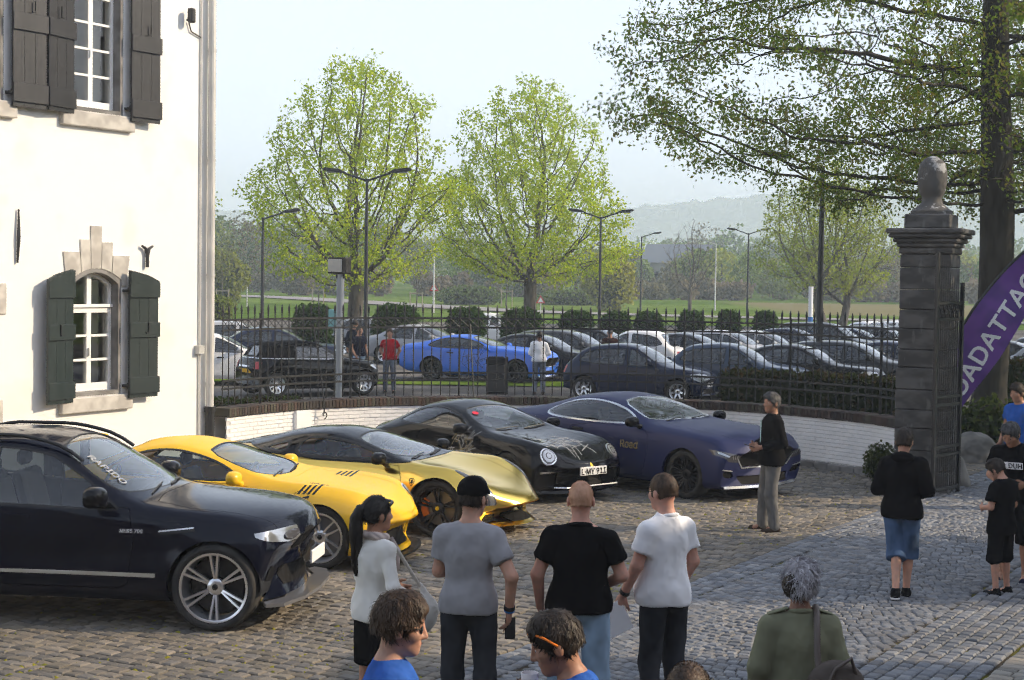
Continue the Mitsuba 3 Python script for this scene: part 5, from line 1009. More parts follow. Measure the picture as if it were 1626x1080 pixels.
def generic(L=4.0, H=1.48, W=1.72, wb=2.5, fo=.80, hood=.92, cowl=.78, header=.05, rh=-1.25, rb=-1.72, deck=1.0, tail=.95, R=.31, nose=.62, rear_split=-.12, wagon=False, rim='alloy', seal='dark_trim'):
    xf, xr = wb/2+fo, wb/2+fo-L; w = W/2; ds = deck
    S = dict(zt=[(xf, nose), (xf-.08, nose+.14), (xf-.35, hood-.06), (cowl+.05, hood+.07), (cowl-.35, hood+.07+(H-hood)*.48), (header, H-.05), (header-.45, H), (rh+.3, H-.035), (rh, H-.09), (rb, ds+.03), (max(rb-.3, xr+.12), ds-.01), (xr+.06, tail-.08), (xr, tail-.25)],
        z1=[(xf, nose-.02), (xf-.35, hood-.09), (cowl+.05, hood+.02), (cowl-.35, hood+.03+(H-hood)*.42), (header, H-.10), (header-.45, H-.055), (rh+.3, H-.085), (rh, H-.14), (rb, ds-.01), (xr+.06, tail-.11), (xr, tail-.27)],
        w1=[(xf, w*.70), (xf-.35, w*.82), (cowl+.05, w*.84), (cowl-.35, w*.75), (header, w*.68), (header-.45, w*.66), (rh, w*.64), (rb, w*.74 if not wagon else w*.70), (xr, w*.76)],
        w2=[(xf, w*.84), (xf-.3, w*.94), (wb/2, w*.965), (0, w*.965), (-wb/2, w*.975), (xr+.25, w*.93), (xr, w*.86)], z2=[(xf, nose-.08), (xf-.35, hood-.18), (cowl, hood-.06), (0, hood-.01), (-wb/2, hood+.04), (xr, tail-.32)],
        w3=[(xf, w*.88), (xf-.25, w*.98), (wb/2, w), (0, w*.99), (-wb/2, w), (xr+.25, w*.97), (xr, w*.9)], z3=[(xf, .45), (wb/2, .58), (0, .52), (-wb/2, .6), (xr, .55)], w4=[(xf, w*.88), (wb/2, w*.97), (0, w*.95), (-wb/2, w*.97), (xr, w*.88)], z4=[(xf, .22), (wb/2, .18), (-wb/2, .2), (xr, .32)],
        znose=.5, rake=.05, bow_f=.22, bow_r=.14, crown=2.6, axles=(wb/2, -wb/2), arch=(R+.05, R+.05), arch_z=R, wheel=(R, .2, R*.68), track=w-.02, style=(7, 'wide'), rim=rim, mirror=(cowl-.28, w-.03, hood+.10), seat=(-.12, .3), rear_seat=-.95, frame_w=.02, sm=.8, seal=seal)
    zb = hood-.02
    fw = sg.Polygon([(cowl-.10, zb+.02), (cowl-.42, hood+(H-hood)*.42), (header+.02, H-.155), (rear_split+.07, H-.115), (rear_split+.05, zb+.03)]).buffer(-.03).buffer(.03); rw = sg.Polygon([(rear_split-.05, zb+.035), (rear_split-.05, H-.115), (rh+.25, H-.16), (rh-.02 if not wagon else rh-.1, H-.25), (min(rb+.3, rh+.05), zb+.12), (-.95, zb+.05)]).buffer(-.03).buffer(.03)
    S['glass'] = [('windshield', smoothpoly(mirror_poly([(cowl+.07, 0), (cowl+.02, w*.5), (cowl-.12, w*.82), (cowl-.26, w*.80), (header+.05, w*.68), (header, w*.3), (header, 0)]), 1), 'z', hood-.1, 2, 'window_glass'), ('rear_window', smoothpoly(mirror_poly([(rh-.04, 0), (rh-.06, w*.58), (rb+.05, w*.66), (rb+.02, 0)]), 1), 'z', ds-.1, 2, 'tinted_glass')]
    S['patches'] = []; S['panels'] = []; S['recess'] = [('grille', front_x([(0, nose-.16), (w*.45, nose-.16), (w*.48, nose-.06), (0, nose-.04)]), 'x', .8, xf+.3, 'grille_black', .04), ('lower_grille', front_x([(0, .26), (w*.6, .26), (w*.55, .38), (0, .38)]), 'x', .8, xf+.3, 'grille_black', .04)]
    for s in (1, -1):
        a, b = sorted((s*.3, s*1.3)); S['glass'] += [('side_window', fw, 'y', a, b, 'tinted_glass'), ('rear_side_window', rw, 'y', a, b, 'tinted_glass')]
        S['panels'] += [('door', sg.Polygon([(cowl, .3), (cowl, zb-.02), (rear_split, zb-.01), (rear_split, .3)]).buffer(-.03).buffer(.03), 'y', a, b, 'paint')]
        S['patches'] += [('headlight', smoothpoly([(xf-.55, hood-.16), (xf-.2, hood-.14), (xf+.1, nose-.02), (xf+.1, nose-.12), (xf-.3, nose-.04)], 1), 'y', *sorted((s*w*.48, s*1.3)), 'lamp_glass', .004, .012), ('tail_light', [(xr-.1, tail-.05), (xr+.22, tail-.06), (xr+.16, tail-.24), (xr-.1, tail-.25)], 'y', *sorted((s*w*.6, s*1.3)), 'tail_red', .004, .012),
            ('door_handle', [(rear_split+.1, zb-.12), (rear_split+.3, zb-.125), (rear_split+.3, zb-.095), (rear_split+.1, zb-.09)], 'y', a, b, 'dark_trim', .02, .01)]
    S['patches'].append(('number_plate', [(-.26, .42), (.26, .42), (.26, .53), (-.26, .53)], 'x', xf-.6, xf+.3, 'plate_white', .012, .01))
    return S
# ================================================================== HERO CARS IN THE COURTYARD
def put_car(M, wx, wy, rz, lx, ly):
    """transform that sets the car's local point (lx, ly) on the ground at (wx, wy), turned by rz degrees"""
    a = math.radians(rz); return place(wx - (math.cos(a)*lx - math.sin(a)*ly), wy - (math.sin(a)*lx + math.cos(a)*ly), rz, 0.022)
def cut_text(k, M, txt, h, o, ex, ey, mtl, xf, lift=.004, name='lettering'):
    m = lettering(txt, h, .001) if isinstance(txt, str) else txt
    try:
        q = flat_on(M, m, np.array(o, float), ex, ey, lift)
        if len(q.faces): add(name, q, mtl, k, xf=xf)
    except Exception as e: print('text', e)
# big dark sports utility car
M = build_car(suv_x(), nu=120)
for s in (1, -1): M.part('roof_rail', tube([[x, s*(float(M.C['w1'](x))-.01), float(M.C['z1'](x))+.045-.03*abs((x+.75)/1.0)**6] for x in np.linspace(.18, -1.75, 18)], .017, 8), 'dark_trim', smooth=50)
sp = sg.Polygon([(1.93, -.95), (2.07, -.86), (2.17, -.5), (2.20, 0), (2.17, .5), (2.07, .86), (1.93, .95), (1.88, .85), (2.0, .6), (2.0, -.6), (1.88, -.85)]); M.part('front_splitter', extrude(sp, .03, .225), 'splitter', smooth=20)
mat('splitter', (.20, .20, .21), .12, metal=.5, coat=1.0)
M.part('number_plate', cbox(2.17, 0, .56, .02, .52, .115, .004), 'plate_white')
XS = put_car(M, -2.57, 14.16, -6, 1.467, -.97)
suv = M.stamp('car', 'black sports utility car with large silver double spoke wheel at the left edge', 'car', XS, swap={'paint': 'paint_midnight'})
cut_text(suv, M, 'MHR5 700', .030, (.72, -.975, .86), (1, 0, 0), (0, 0, 1), 'alloy', XS)
# lettering down the windscreen edge
C = M.C; p0 = np.array([.62, -.66, 1.16]); p1 = np.array([.04, -.54, 1.50]); ex = (p0-p1)/np.linalg.norm(p1-p0); nrm = np.cross(ex, [0, 1, 0]); nrm = nrm if nrm[2] > 0 else -nrm; ey = np.cross(nrm, ex); 
cut_text(suv, M, 'RAPIDO', .085, (p0+p1)/2 + ey*.075, ex, ey, 'print_silver', XS, .006)
# yellow rear engined coupe
M = build_car(nine11(True), nu=120)
M.part('front_lip', extrude(sg.Polygon([(1.75, -.88), (1.93, -.76), (2.03, -.4), (2.06, 0), (2.03, .4), (1.93, .76), (1.75, .88)]), .022, .10), 'dark_trim')
w = hull([[-2.32, y, z] for y in (-.92, .92) for z in (1.20, 1.215)] + [[-1.98, y, z] for y in (-.92, .92) for z in (1.17, 1.185)]); M.part('rear_wing', w, 'paint'); M.part('wing_support', cat([cbox(-2.05, s*.45, 1.0, .12, .02, .36, .005) for s in (1, -1)]), 'dark_trim')
XY = put_car(M, -2.02, 17.19, -11, 1.225, -.87)
yel = M.stamp('car', 'bright yellow sports coupe with black louvres above the front wheel', 'car', XY, swap={'paint': 'paint_yellow'})
# gold mid engined coupe
M = build_car(gold458(), nu=120); XG = put_car(M, -.89, 19.47, -21, 1.325, -.90)
gold = M.stamp('car', 'chrome gold low sports coupe with black roof and orange brake calipers', 'car', XG, swap={'paint': 'wrap_gold'})
# black coupe with graphics
M = build_car(nine11(False), nu=120)
M.part('number_plate', cbox(2.065, .0, .45, .02, .52, .115, .004), 'plate_white')
rim = M.part('lower_chrome', tube([[1.92, y, .24] if abs(y) > .5 else [2.05, y, .24] for y in (.62, .5, .3, 0, -.3, -.5, -.62)], .012, 6), 'chrome')
XB = put_car(M, -.05, 22.75, -47, 1.225, -.87)
blk = M.stamp('car', 'glossy black rear engined coupe with round headlights and white number plate', 'car', XB, swap={'paint': 'paint_black'})
tm = lettering('L·MY 911', .078, .002, True); tm.apply_transform(frame([2.079, 0, .447], [0, 1, 0], [0, 0, 1], [1, 0, 0])); add('plate_lettering', tm, 'black_print', blk, xf=XB)
def scribble(seed, w, h, n=38):
    r = np.random.RandomState(seed); ms = []
    for i in range(n):
        a = r.uniform([-w/2, -h/2], [w/2, h/2]); an = r.choice([.5, -.7, 1.2, .1, 2.0]) + r.normal(0, .15); b = a + np.array([math.cos(an), math.sin(an)])*r.uniform(.25, .5)*w; L = np.linalg.norm(b-a); m = box(0, 0, 0, L, .011, .001); m.apply_transform(frame([*((a+b)/2), 0], [(b-a)[0]/L, (b-a)[1]/L, 0], [-(b-a)[1]/L, (b-a)[0]/L, 0], [0, 0, 1])); ms.append(m)
    return cat(ms)
cut_text(blk, M, scribble(4, .42, .34), 0, (.20, -.9, .66), (1, 0, 0), (0, 0, 1), 'print_silver', XB, name='door_graphic'); cut_text(blk, M, scribble(6, .40, .32, 12), 0, (.20, -.9, .66), (1, 0, 0), (0, 0, 1), 'print_gold', XB, .007, 'door_graphic')
cut_text(blk, M, scribble(5, .62, .5, 44), 0, (1.45, .0, .9), (0, -1, 0), (1, 0, 0), 'print_silver', XB, name='bonnet_graphic')
q = extrude(sg.Point(0, 0).buffer(.05), .002); cut_text(blk, M, q, 0, (.05, -.42, 1.2), (0, -1, 0), (1, 0, 0), 'red_sticker', XB, .008, 'windscreen_sticker')
# navy satin coupe
M = build_car(mustang(), nu=120); XM = put_car(M, 2.47, 23.24, -47, 1.36, -.91)
nav = M.stamp('car', 'satin navy blue muscle coupe with bright window surround by the low wall', 'car', XM, swap={'paint': 'wrap_navy'})
cut_text(nav, M, 'Road', .11, (.30, -.95, .70), (1, 0, 0), (0, 0, 1), 'print_gold', XM, name='door_lettering'); cut_text(nav, M, scribble(9, .16, .12, 10), 0, (-1.62, -.95, .86), (1, 0, 0), (0, 0, 1), 'print_silver', XM, name='wing_graphic')
# ================================================================== CAR PARK
PAINTS = dict(black=(.008, .008, .010), navy=(.012, .018, .045), grey=(.05, .053, .06), silver=(.34, .35, .37), white=(.70, .70, .70), steel=(.05, .07, .11), darkred=(.10, .008, .01))
for k, c in PAINTS.items(): mat('car_'+k, c, .12, spec=.3)
PROTO = {}
def proto(name, **kw):
    if name not in PROTO: PROTO[name] = build_car(generic(**kw), nu=46, detail=False)
    return PROTO[name]
hatch = proto('hatch'); sedan = proto('sedan', L=4.6, H=1.43, W=1.80, wb=2.72, fo=.86, hood=.90, cowl=.80, header=-.02, rh=-1.15, rb=-1.72, deck=1.02, tail=.98, R=.325, rear_split=-.22)
mpv = proto('mpv', L=4.5, H=1.66, W=1.82, wb=2.72, fo=.86, hood=1.02, cowl=1.0, header=.2, rh=-1.75, rb=-2.0, deck=1.05, tail=1.02, R=.33, rear_split=-.15, wagon=True)
wagon = proto('wagon', L=4.65, H=1.47, W=1.80, wb=2.7, fo=.88, hood=.93, cowl=.80, header=.0, rh=-1.72, rb=-2.08, deck=1.0, tail=.98, R=.33, rear_split=-.2, wagon=True)
city = proto('city', L=3.85, H=1.52, W=1.68, wb=2.46, fo=.74, hood=.98, cowl=.86, header=.12, rh=-1.0, rb=-1.52, deck=.96, tail=.92, R=.30)
def park(M, c, label, x, y, rz, group='cars parked behind the fence', rim=None): return M.stamp('car', label, 'car', place(x, y, rz, .0), swap={'paint': 'car_'+c}, group=group)
park(hatch, 'navy', 'dark blue hatchback parked nearest the fence, right behind the navy muscle coupe', 3.32, 42.5, -21)
park(hatch, 'steel', 'steel blue hatchback parked second in the nearest row, above the low hedge', 6.05, 43.7, -22); park(sedan, 'black', 'black saloon third in the nearest row, left of the tall dark lamp post', 8.1, 45.2, -24); park(wagon, 'grey', 'dark grey estate fourth in the nearest row, right of the tall dark lamp post', 9.9, 46.9, -24); park(sedan, 'navy', 'dark saloon fifth in the nearest row, just left of the pier', 11.7, 48.6, -24)
park(wagon, 'black', 'black car roof glimpsed directly left of the pier', 13.4, 50.4, -24)
row = [('sedan', 'black', 'black saloon directly beside the bright blue coupe'), ('wagon', 'grey', 'dark grey estate second behind the bright blue coupe'), ('hatch', 'black', 'black hatchback third behind the bright blue coupe')]
for i, (m, c, l) in enumerate(row): park(PROTO[m], c, l, -.05+1.05*(i+1), 48.9+2.15*(i+1), -20)
park(city, 'white', 'rounded white city car facing left, behind the man in maroon', 3.9, 53.0, 160)
rc = [('sedan', 'black', 'black saloon right of the rounded white car'), ('wagon', 'silver', 'silver estate in the second row, second from the rounded white car'), ('sedan', 'silver', 'pale silver saloon in the second row, third from the rounded white car'), ('hatch', 'navy', 'dark blue hatchback in the second row, fourth from the rounded white car'), ('mpv', 'black', 'black people carrier in the second row below the third double lamp'), ('sedan', 'navy', 'navy saloon in the second row, left of the tall dark lamp post'), ('wagon', 'black', 'black estate in the second row, right of the tall dark lamp post'), ('sedan', 'grey', 'grey saloon last in the second row')]
for i, (m, c, l) in enumerate(rc): park(PROTO[m], c, l, 6.0+1.42*i, 53.2+1.75*i, -24)
park(city, 'white', 'white small car with bright flank at the far right behind the fence', 15.2, 68.5, -60); park(hatch, 'white', 'second white car behind the far right small white car', 17.4, 72.0, -50)
park(wagon, 'white', 'white estate car behind the black convertible at the left', -8.3, 46.4, 12); park(wagon, 'silver', 'silver estate in the back row above the white estate car', -9.6, 58, 15); park(sedan, 'navy', 'blue saloon in the back row beside the first hedge block', -7.6, 53.5, 10); park(hatch, 'silver', 'silver hatchback glimpsed between the first two hedge blocks', -5.4, 66, -15); park(sedan, 'silver', 'pale saloon glimpsed right of the man in red', -3.0, 58.5, -20); park(hatch, 'white', 'white car glimpsed between the third and fourth hedge blocks', -.7, 76, -20)
park(sedan, 'black', 'black saloon seen to the right of the flag', 15.6, 50.5, -24); park(hatch, 'silver', 'silver hatchback seen to the right of the flag', 16.6, 48.3, -24); park(wagon, 'grey', 'dark estate at the right edge beyond the flag', 18.4, 53.5, -24)
# bright blue muscle coupe
M = build_car(mustang(True), nu=70, detail=False); XQ = put_car(M, .15, 48.15, -20, 1.36, -.9); blu = M.stamp('car', 'bright blue muscle coupe with black door graphic in the car park', 'car', XQ, swap={'paint': 'paint_blue'})
cut_text(blu, M, scribble(12, .8, .45, 26), 0, (.0, -.95, .66), (1, 0, 0), (0, 0, 1), 'black_print', XQ, name='door_graphic')
# small black convertible with fabric hood, seen from its rear corner
S = generic(L=3.72, H=1.41, W=1.69, wb=2.48, fo=.66, hood=.95, cowl=.70, header=.12, rh=-1.38, rb=-1.60, deck=1.0, tail=.96, R=.315, nose=.70, rear_split=-.75, rim='alloy', seal='dark_trim')
S['style'] = (10, 'wide'); S['track'] = .83; rw = [g for g in S['glass'] if g[0] != 'rear_side_window']; S['glass'] = [(n, np.array([(-1.40, -.28), (-1.60, -.30), (-1.60, .30), (-1.40, .28)]) if n == 'rear_window' else p, *r) for n, p, *r in rw]
S['panels'].append(('fabric_hood', sg.Polygon([(.13, 1.1), (.05, .99), (-.80, .985), (-1.4, 1.0), (-1.75, 1.03), (-1.7, 1.6), (.10, 1.6)]), 'y', -1.2, 1.2, 'fabric_roof')); S['patches'] += [('chrome_belt', [(.65, .955), (-1.85, 1.0), (-1.85, .985), (.65, .94)], 'y', -1.2, 1.2, 'chrome', .006, .01), ('number_plate', [(-.26, .60), (.26, .60), (.26, .71), (-.26, .71)], 'x', -2.2, -1.2, 'plate_yellow', .012, .01), ('boot_handle', [(-.30, .76), (.30, .76), (.30, .80), (-.30, .80)], 'x', -2.2, -1.2, 'chrome', .015, .01)]
M = build_car(S, nu=64, detail=False); XC = put_car(M, -3.85, 42.7, 33, 1.24, -.8)
con = M.stamp('car', 'small black convertible with black fabric hood and silver wheels behind the fence', 'car', XC, swap={'paint': 'paint_black'})
# ------------------------------------------------------------------ lamps, poles, signs, bin
def lamp_post(x, y, h, arms, label, mtl='black_iron', rz=0, s=1.0):
    k = thing('street_lamp', label, 'street lamp', 'car park street lamps' if mtl == 'black_iron' else None); X = npm(x, y, rz)
    add('post', xform(tube([[0, 0, 0], [0, 0, 1.0], [0, 0, h]], [.085*s, .08*s, .05*s], 10), X), mtl, k, smooth=40)
    for sx in arms:
        add('arm', xform(tube([[0, 0, h-.08], [sx*.45, 0, h+.08], [sx*.85, 0, h+.20]], [.04, .035, .035], 8), X), mtl, k, smooth=40)
        lh = hull([[sx*a, b, h+.2+.16*(a-.8)+c] for a, b, c in ((.75, .05, .02), (.75, -.05, .02), (1.0, .15, .10), (1.0, -.15, .10), (1.5, .13, .08), (1.5, -.13, .08), (1.62, .05, .02), (1.62, -.05, .02), (1.0, .14, -.03), (1.0, -.14, -.03), (1.55, .1, -.04), (1.55, -.1, -.04))])
        add('lamp_head', xform(lh, X), mtl, k, smooth=35); add('lamp_lens', xform(cbox(sx*1.25, 0, h+.2+.03, .42, .17, .05, .02), X), 'lamp_lens', k)
mat('lamp_lens', (.35, .36, .36), .3)
lamp_post(-5.2, 58, 6.55, (-1, 1), 'black double street lamp nearest, in front of the left spring tree', rz=-8); lamp_post(4.25, 80, 6.15, (-1, 1), 'black double street lamp right of the middle spring tree'); lamp_post(-10.7, 70, 5.55, (1,), 'black single street lamp left of the left spring tree'); lamp_post(10.4, 133, 6.6, (1,), 'black single street lamp left of the bare tree'); lamp_post(17.2, 120, 6.6, (-1, 1), 'black double street lamp right of the bare tree'); lamp_post(8.82, 47, 6.45, (-1,), 'thick black lamp post rising in front of the beech branches', s=1.25); lamp_post(14.4, 48, 6.0, (-1,), 'dark lamp post behind the flag at the right edge')
lamp_post(-6.75, 140, 7.0, (1,), 'thin grey road lamp between the two big spring trees', 'zinc'); lamp_post(20.4, 165, 6.8, (-1,), 'thin grey road lamp right of the bare tree', 'zinc')
k = thing('floodlight_pole', 'pale grey pole with a boxy floodlight just behind the fence', 'floodlight'); px_, py_ = -3.22, 30.6
add('pole', tube([[px_, py_, .2], [px_, py_, 3.2]], .072, 14), 'pole_grey', k, smooth=40); add('bracket', box(px_, py_, 3.12, .16, .1, .08), 'black_iron', k); mat('pole_grey', (.24, .27, .31), .5)
add('floodlight_case', xform(cbox(0, 0, 0, .40, .22, .31, .02), npm(px_-.02, py_, -25, 3.32)), 'black_plastic', k); add('floodlight_glass', xform(cbox(-.03, -.113, 0, .30, .02, .24, .005), npm(px_-.02, py_, -25, 3.32)), 'lamp_lens', k)
k = thing('litter_bin', 'black litter bin with rounded hood standing behind the fence', 'litter bin'); X = npm(-.42, 44.1); add('bin_body', xform(cbox(0, 0, .42, .52, .46, .80, .04), X), 'black_plastic', k); add('bin_hood', xform(hull([[a*.27, b*.24, z] for a in (-1, 1) for b in (-1, 1) for z in (.82, .93)] + [[a*.18, b*.17, 1.0] for a in (-1, 1) for b in (-1, 1)]), X), 'grille_black', k); add('bin_post', xform(box(.30, 0, .5, .05, .05, 1.0), X), 'black_iron', k)
mat('sign_white', (.7, .7, .7), .5); mat('sign_red', (.5, .03, .03), .5); mat('sign_blue', (.03, .14, .40), .5)
def tri_sign(x, y, h, label, s=.9):
    k = thing('road_sign', label, 'road sign'); z = float(meadow_z(np.array(x), np.array(y))); add('post', tube([[x, y, z], [x, y, z+h]], .05, 8), 'zinc', k); T3 = sg.Polygon([(-s/2, 0), (s/2, 0), (0, s*.87)])
    m = extrude(T3, .03); m.apply_transform(frame([x, y-.06, z+h-.5], [1, 0, 0], [0, 0, 1], [0, -1, 0])); add('panel', m, 'sign_white', k); m = extrude(T3.difference(affinity.translate(T3.buffer(-.09, join_style=2), 0, 0)), .02); m.apply_transform(frame([x, y-.10, z+h-.5], [1, 0, 0], [0, 0, 1], [0, -1, 0])); add('border', m, 'sign_red', k)
tri_sign(-25.3, 156, 2.9, 'triangular road sign beside the road at the left end of the meadow'); tri_sign(-6.8, 141.5, 2.4, 'triangular road sign below the thin grey road lamp', .8); tri_sign(2.4, 140, 1.5, 'small triangular road sign right of the middle tree trunk', .8)
k = thing('banner_mast', 'white and blue banner mast behind the fence right of the bare tree', 'banner'); x, y = 14.2, 78; add('mast', tube([[x, y, 0], [x, y, 2.9]], .11, 10), 'sign_white', k); add('blue_band', tube([[x, y, 1.0], [x, y, 1.45]], .125, 10), 'sign_blue', k); add('blue_band', tube([[x, y, .2], [x, y, .8]], .125, 10), 'sign_blue', k)
k = thing('parking_meter', 'small pale green information panel beside the floodlight pole', 'sign'); add('panel', cbox(-6.35, 59, 1.55, .55, .08, .7, .02), 'sign_teal', k); add('post', tube([[-6.35, 59, 0], [-6.35, 59, 1.3]], .04, 6), 'zinc', k); mat('sign_teal', (.15, .33, .33), .5)
# far farm building behind the bare tree
k = thing('farm_building', 'far pale building with low grey blue roof behind the bare tree', 'building'); X = npm(29.6, 292, -18, 1.15); 
mat('far_wall', (.36, .35, .33), .9); mat('far_roof', (.13, .15, .18), .6)
add('wall', xform(cat([box(0, 0, 2.6, 11, 9, 5.2), hull([[s*5.5, b, 5.2] for s in (1, -1) for b in (-4.5, 4.5)] + [[s*5.5, 0, 8.0] for s in (1, -1)])]), X), 'far_wall', k); rf = cat([TM([[-6.0, -5.4, 4.9], [6.0, -5.4, 4.9], [6.0, 0, 8.25], [-6.0, 0, 8.25]], [[0, 1, 2], [0, 2, 3]]), TM([[-6.0, 5.4, 4.9], [6.0, 5.4, 4.9], [6.0, 0, 8.25], [-6.0, 0, 8.25]], [[0, 2, 1], [0, 3, 2]])]); add('roof', xform(rf, X), 'far_roof', k)
for i in range(3): add('window', xform(box(-3.5+i*3.4, -4.52, 2.6, 1.6, .1, 1.4), X), 'dark_trim', k)
# castle wings behind and beside the viewer: they shade the court and are mirrored in the cars
mat('castle_brick', vary((.22, .13, .09), (.32, .2, .14), 1.5), .9)
def wing(x0, x1, y0, y1, h, face, label):
    k = thing('castle_wing', label, 'building'); add('wall', box((x0+x1)/2, (y0+y1)/2, h/2, x1-x0, y1-y0, h), 'castle_brick', k); add('roof', hull([[a, b, h+.01] for a in (x0-.3, x1+.3) for b in (y0-.3, y1+.3)] + [[(x0+x1)/2 + q*(x1-x0)*.3, (y0+y1)/2 + w*(y1-y0)*.3, h+1.3] for q in (-1, 1) for w in (-1, 1)]), 'slate', k)
    for j in range(3):
        for i in range(int(max(x1-x0, y1-y0)/3)):
            if face == 'y': m = [box(x0+1.6+i*3, y1+.02, 1.9+j*2.9, 1.1, .1, 1.8), box(x0+1.6+i*3, y1+.03, 1.9+j*2.9, .8, .12, 1.5)]
            else: m = [box(x0-.02, y0+1.6+i*3, 1.9+j*2.9, .1, 1.1, 1.8), box(x0-.03, y0+1.6+i*3, 1.9+j*2.9, .12, .8, 1.5)]
            w = add('window', m[0], 'frame_paint', k); add('glass', m[1], 'lamp_dark', w)
wing(-16, 10.0, -14, -5, 9.5, 'y', 'brick castle wing behind the viewer, mirrored in the car windows'); wing(11.5, 22, -9, 13.1, 7.0, 'x', 'brick castle wing right of the view, shading the near paving')
# ================================================================== PEOPLE
class Field:
    """signed distances on a grid, joined smoothly, meshed by surface nets"""
    def __init__(s, lo, hi, h):
        s.lo, s.h = np.array(lo, float), h; s.n = np.ceil((np.array(hi, float)-s.lo)/h).astype(int)+1; s.a = np.full(s.n, 9.0, np.float32)
    def sub(s, lo, hi):
        i0 = np.clip(np.floor((np.asarray(lo)-s.lo)/s.h).astype(int), 0, s.n-1); i1 = np.clip(np.ceil((np.asarray(hi)-s.lo)/s.h).astype(int)+1, i0+1, s.n)
        sl = tuple(slice(a, b) for a, b in zip(i0, i1)); ax = [s.lo[k]+s.h*np.arange(i0[k], i1[k]) for k in range(3)]
        return sl, np.meshgrid(*ax, indexing='ij', sparse=True)
    def join(s, d, sl, k):
        a = s.a[sl]
        if k <= 0: s.a[sl] = np.minimum(a, d); return
        q = np.clip(0.5+0.5*(a-d)/k, 0, 1); s.a[sl] = a*(1-q)+d*q - k*q*(1-q)
    def cone(s, p, q, r0, r1, k=0.02, flat=None, cut=None):
        p, q = np.asarray(p, float), np.asarray(q, float); m = max(r0, r1)+k+0.02
        sl, (X, Y, Z) = s.sub(np.minimum(p, q)-m, np.maximum(p, q)+m); d = q-p; L2 = max(d@d, 1e-9)
        x, y, z = X-p[0], Y-p[1], Z-p[2]; t = np.clip((x*d[0]+y*d[1]+z*d[2])/L2, 0, 1); v = np.sqrt((x-t*d[0])**2+(y-t*d[1])**2+(z-t*d[2])**2) - (r0+(r1-r0)*t)
        if cut is not None:      # flat end across the axis, at q
            L = math.sqrt(L2); v = np.maximum(v, ((x-d[0])*d[0]+(y-d[1])*d[1]+(z-d[2])*d[2])/L - cut)
        s.join(v, sl, k)
    def ell(s, c, r, k=0.03, R=None):
        c, r = np.asarray(c, float), np.asarray(r, float); m = r.max()+k+0.02; sl, (X, Y, Z) = s.sub(c-m, c+m); x, y, z = X-c[0], Y-c[1], Z-c[2]
        if R is not None: x, y, z = (R[0, i]*x+R[1, i]*y+R[2, i]*z for i in range(3))
        k0 = np.sqrt((x/r[0])**2+(y/r[1])**2+(z/r[2])**2); k1 = np.sqrt((x/r[0]**2)**2+(y/r[1]**2)**2+(z/r[2]**2)**2); s.join(k0*(k0-1)/np.maximum(k1, 1e-6), sl, k)
    def plane(s, o, n):
        sl, (X, Y, Z) = s.sub(s.lo, s.lo+s.h*(s.n-1)); s.a = np.maximum(s.a, ((X-o[0])*n[0]+(Y-o[1])*n[1]+(Z-o[2])*n[2]).astype(np.float32))
    def mesh(s):
        f = s.a; b = f < 0; c = [b[i:b.shape[0]-1+i, j:b.shape[1]-1+j, k:b.shape[2]-1+k] for i in (0, 1) for j in (0, 1) for k in (0, 1)]
        S = sum(x.astype(np.int8) for x in c); act = (S > 0) & (S < 8); I = np.argwhere(act); idx = np.full(act.shape, -1, np.int64); idx[act] = np.arange(len(I))
        P = np.zeros((len(I), 3)); W = np.zeros(len(I)); off = [(i, j, k) for i in (0, 1) for j in (0, 1) for k in (0, 1)]
        val = [f[I[:, 0]+o[0], I[:, 1]+o[1], I[:, 2]+o[2]] for o in off]
        for a in range(8):
            for e in range(3):
                if off[a][e]: continue
                o2 = list(off[a]); o2[e] = 1; bq = off.index(tuple(o2)); va, vb = val[a], val[bq]; m = (va < 0) != (vb < 0); t = va[m]/(va[m]-vb[m])
                q = np.tile(np.array(off[a], float), (m.sum(), 1)); q[:, e] += t; P[m] += q; W[m] += 1
        V = s.lo + s.h*(I + P/np.maximum(W, 1)[:, None]); F = []
        for e in range(3):
            u, v = [(1, 2), (2, 0), (0, 1)][e]; sh = list(b.shape); A = b[tuple(slice(0, -1) if i == e else slice(None) for i in range(3))]; B = b[tuple(slice(1, None) if i == e else slice(None) for i in range(3))]
            E = np.argwhere(A != B); ok = (E[:, u] > 0) & (E[:, v] > 0) & (E[:, u] < b.shape[u]-1) & (E[:, v] < b.shape[v]-1); E = E[ok]; inside = A[tuple(E.T)]
            def g(du, dv): q = E.copy(); q[:, u] -= du; q[:, v] -= dv; return idx[tuple(q.T)]
            q0, q1, q2, q3 = g(1, 1), g(0, 1), g(0, 0), g(1, 0); fl = inside
            F.append(np.where(fl[:, None], np.stack([q0, q1, q2], 1), np.stack([q0, q2, q1], 1))); F.append(np.where(fl[:, None], np.stack([q0, q2, q3], 1), np.stack([q0, q3, q2], 1)))
        m = TM(V, np.vstack(F)); trimesh.smoothing.filter_taubin(m, iterations=4); return m
def rot(axis, a): return trimesh.transformations.rotation_matrix(math.radians(a), axis)[:3, :3]
def crinkle(m, amp, f, seed, stretch=(1, 1, 1)):
    n = m.vertex_normals; v = m.vertices; d = meshkit.fbm(v*f*np.array(stretch)+seed*3.1, 3, seed)-0.5; r = 1-np.abs(2*meshkit.noise(v*f*0.55*np.array(stretch)+seed, seed+5)-1); m.vertices = v + n*(amp*(1.3*d + 0.8*(r-0.6)))[:, None]; return m
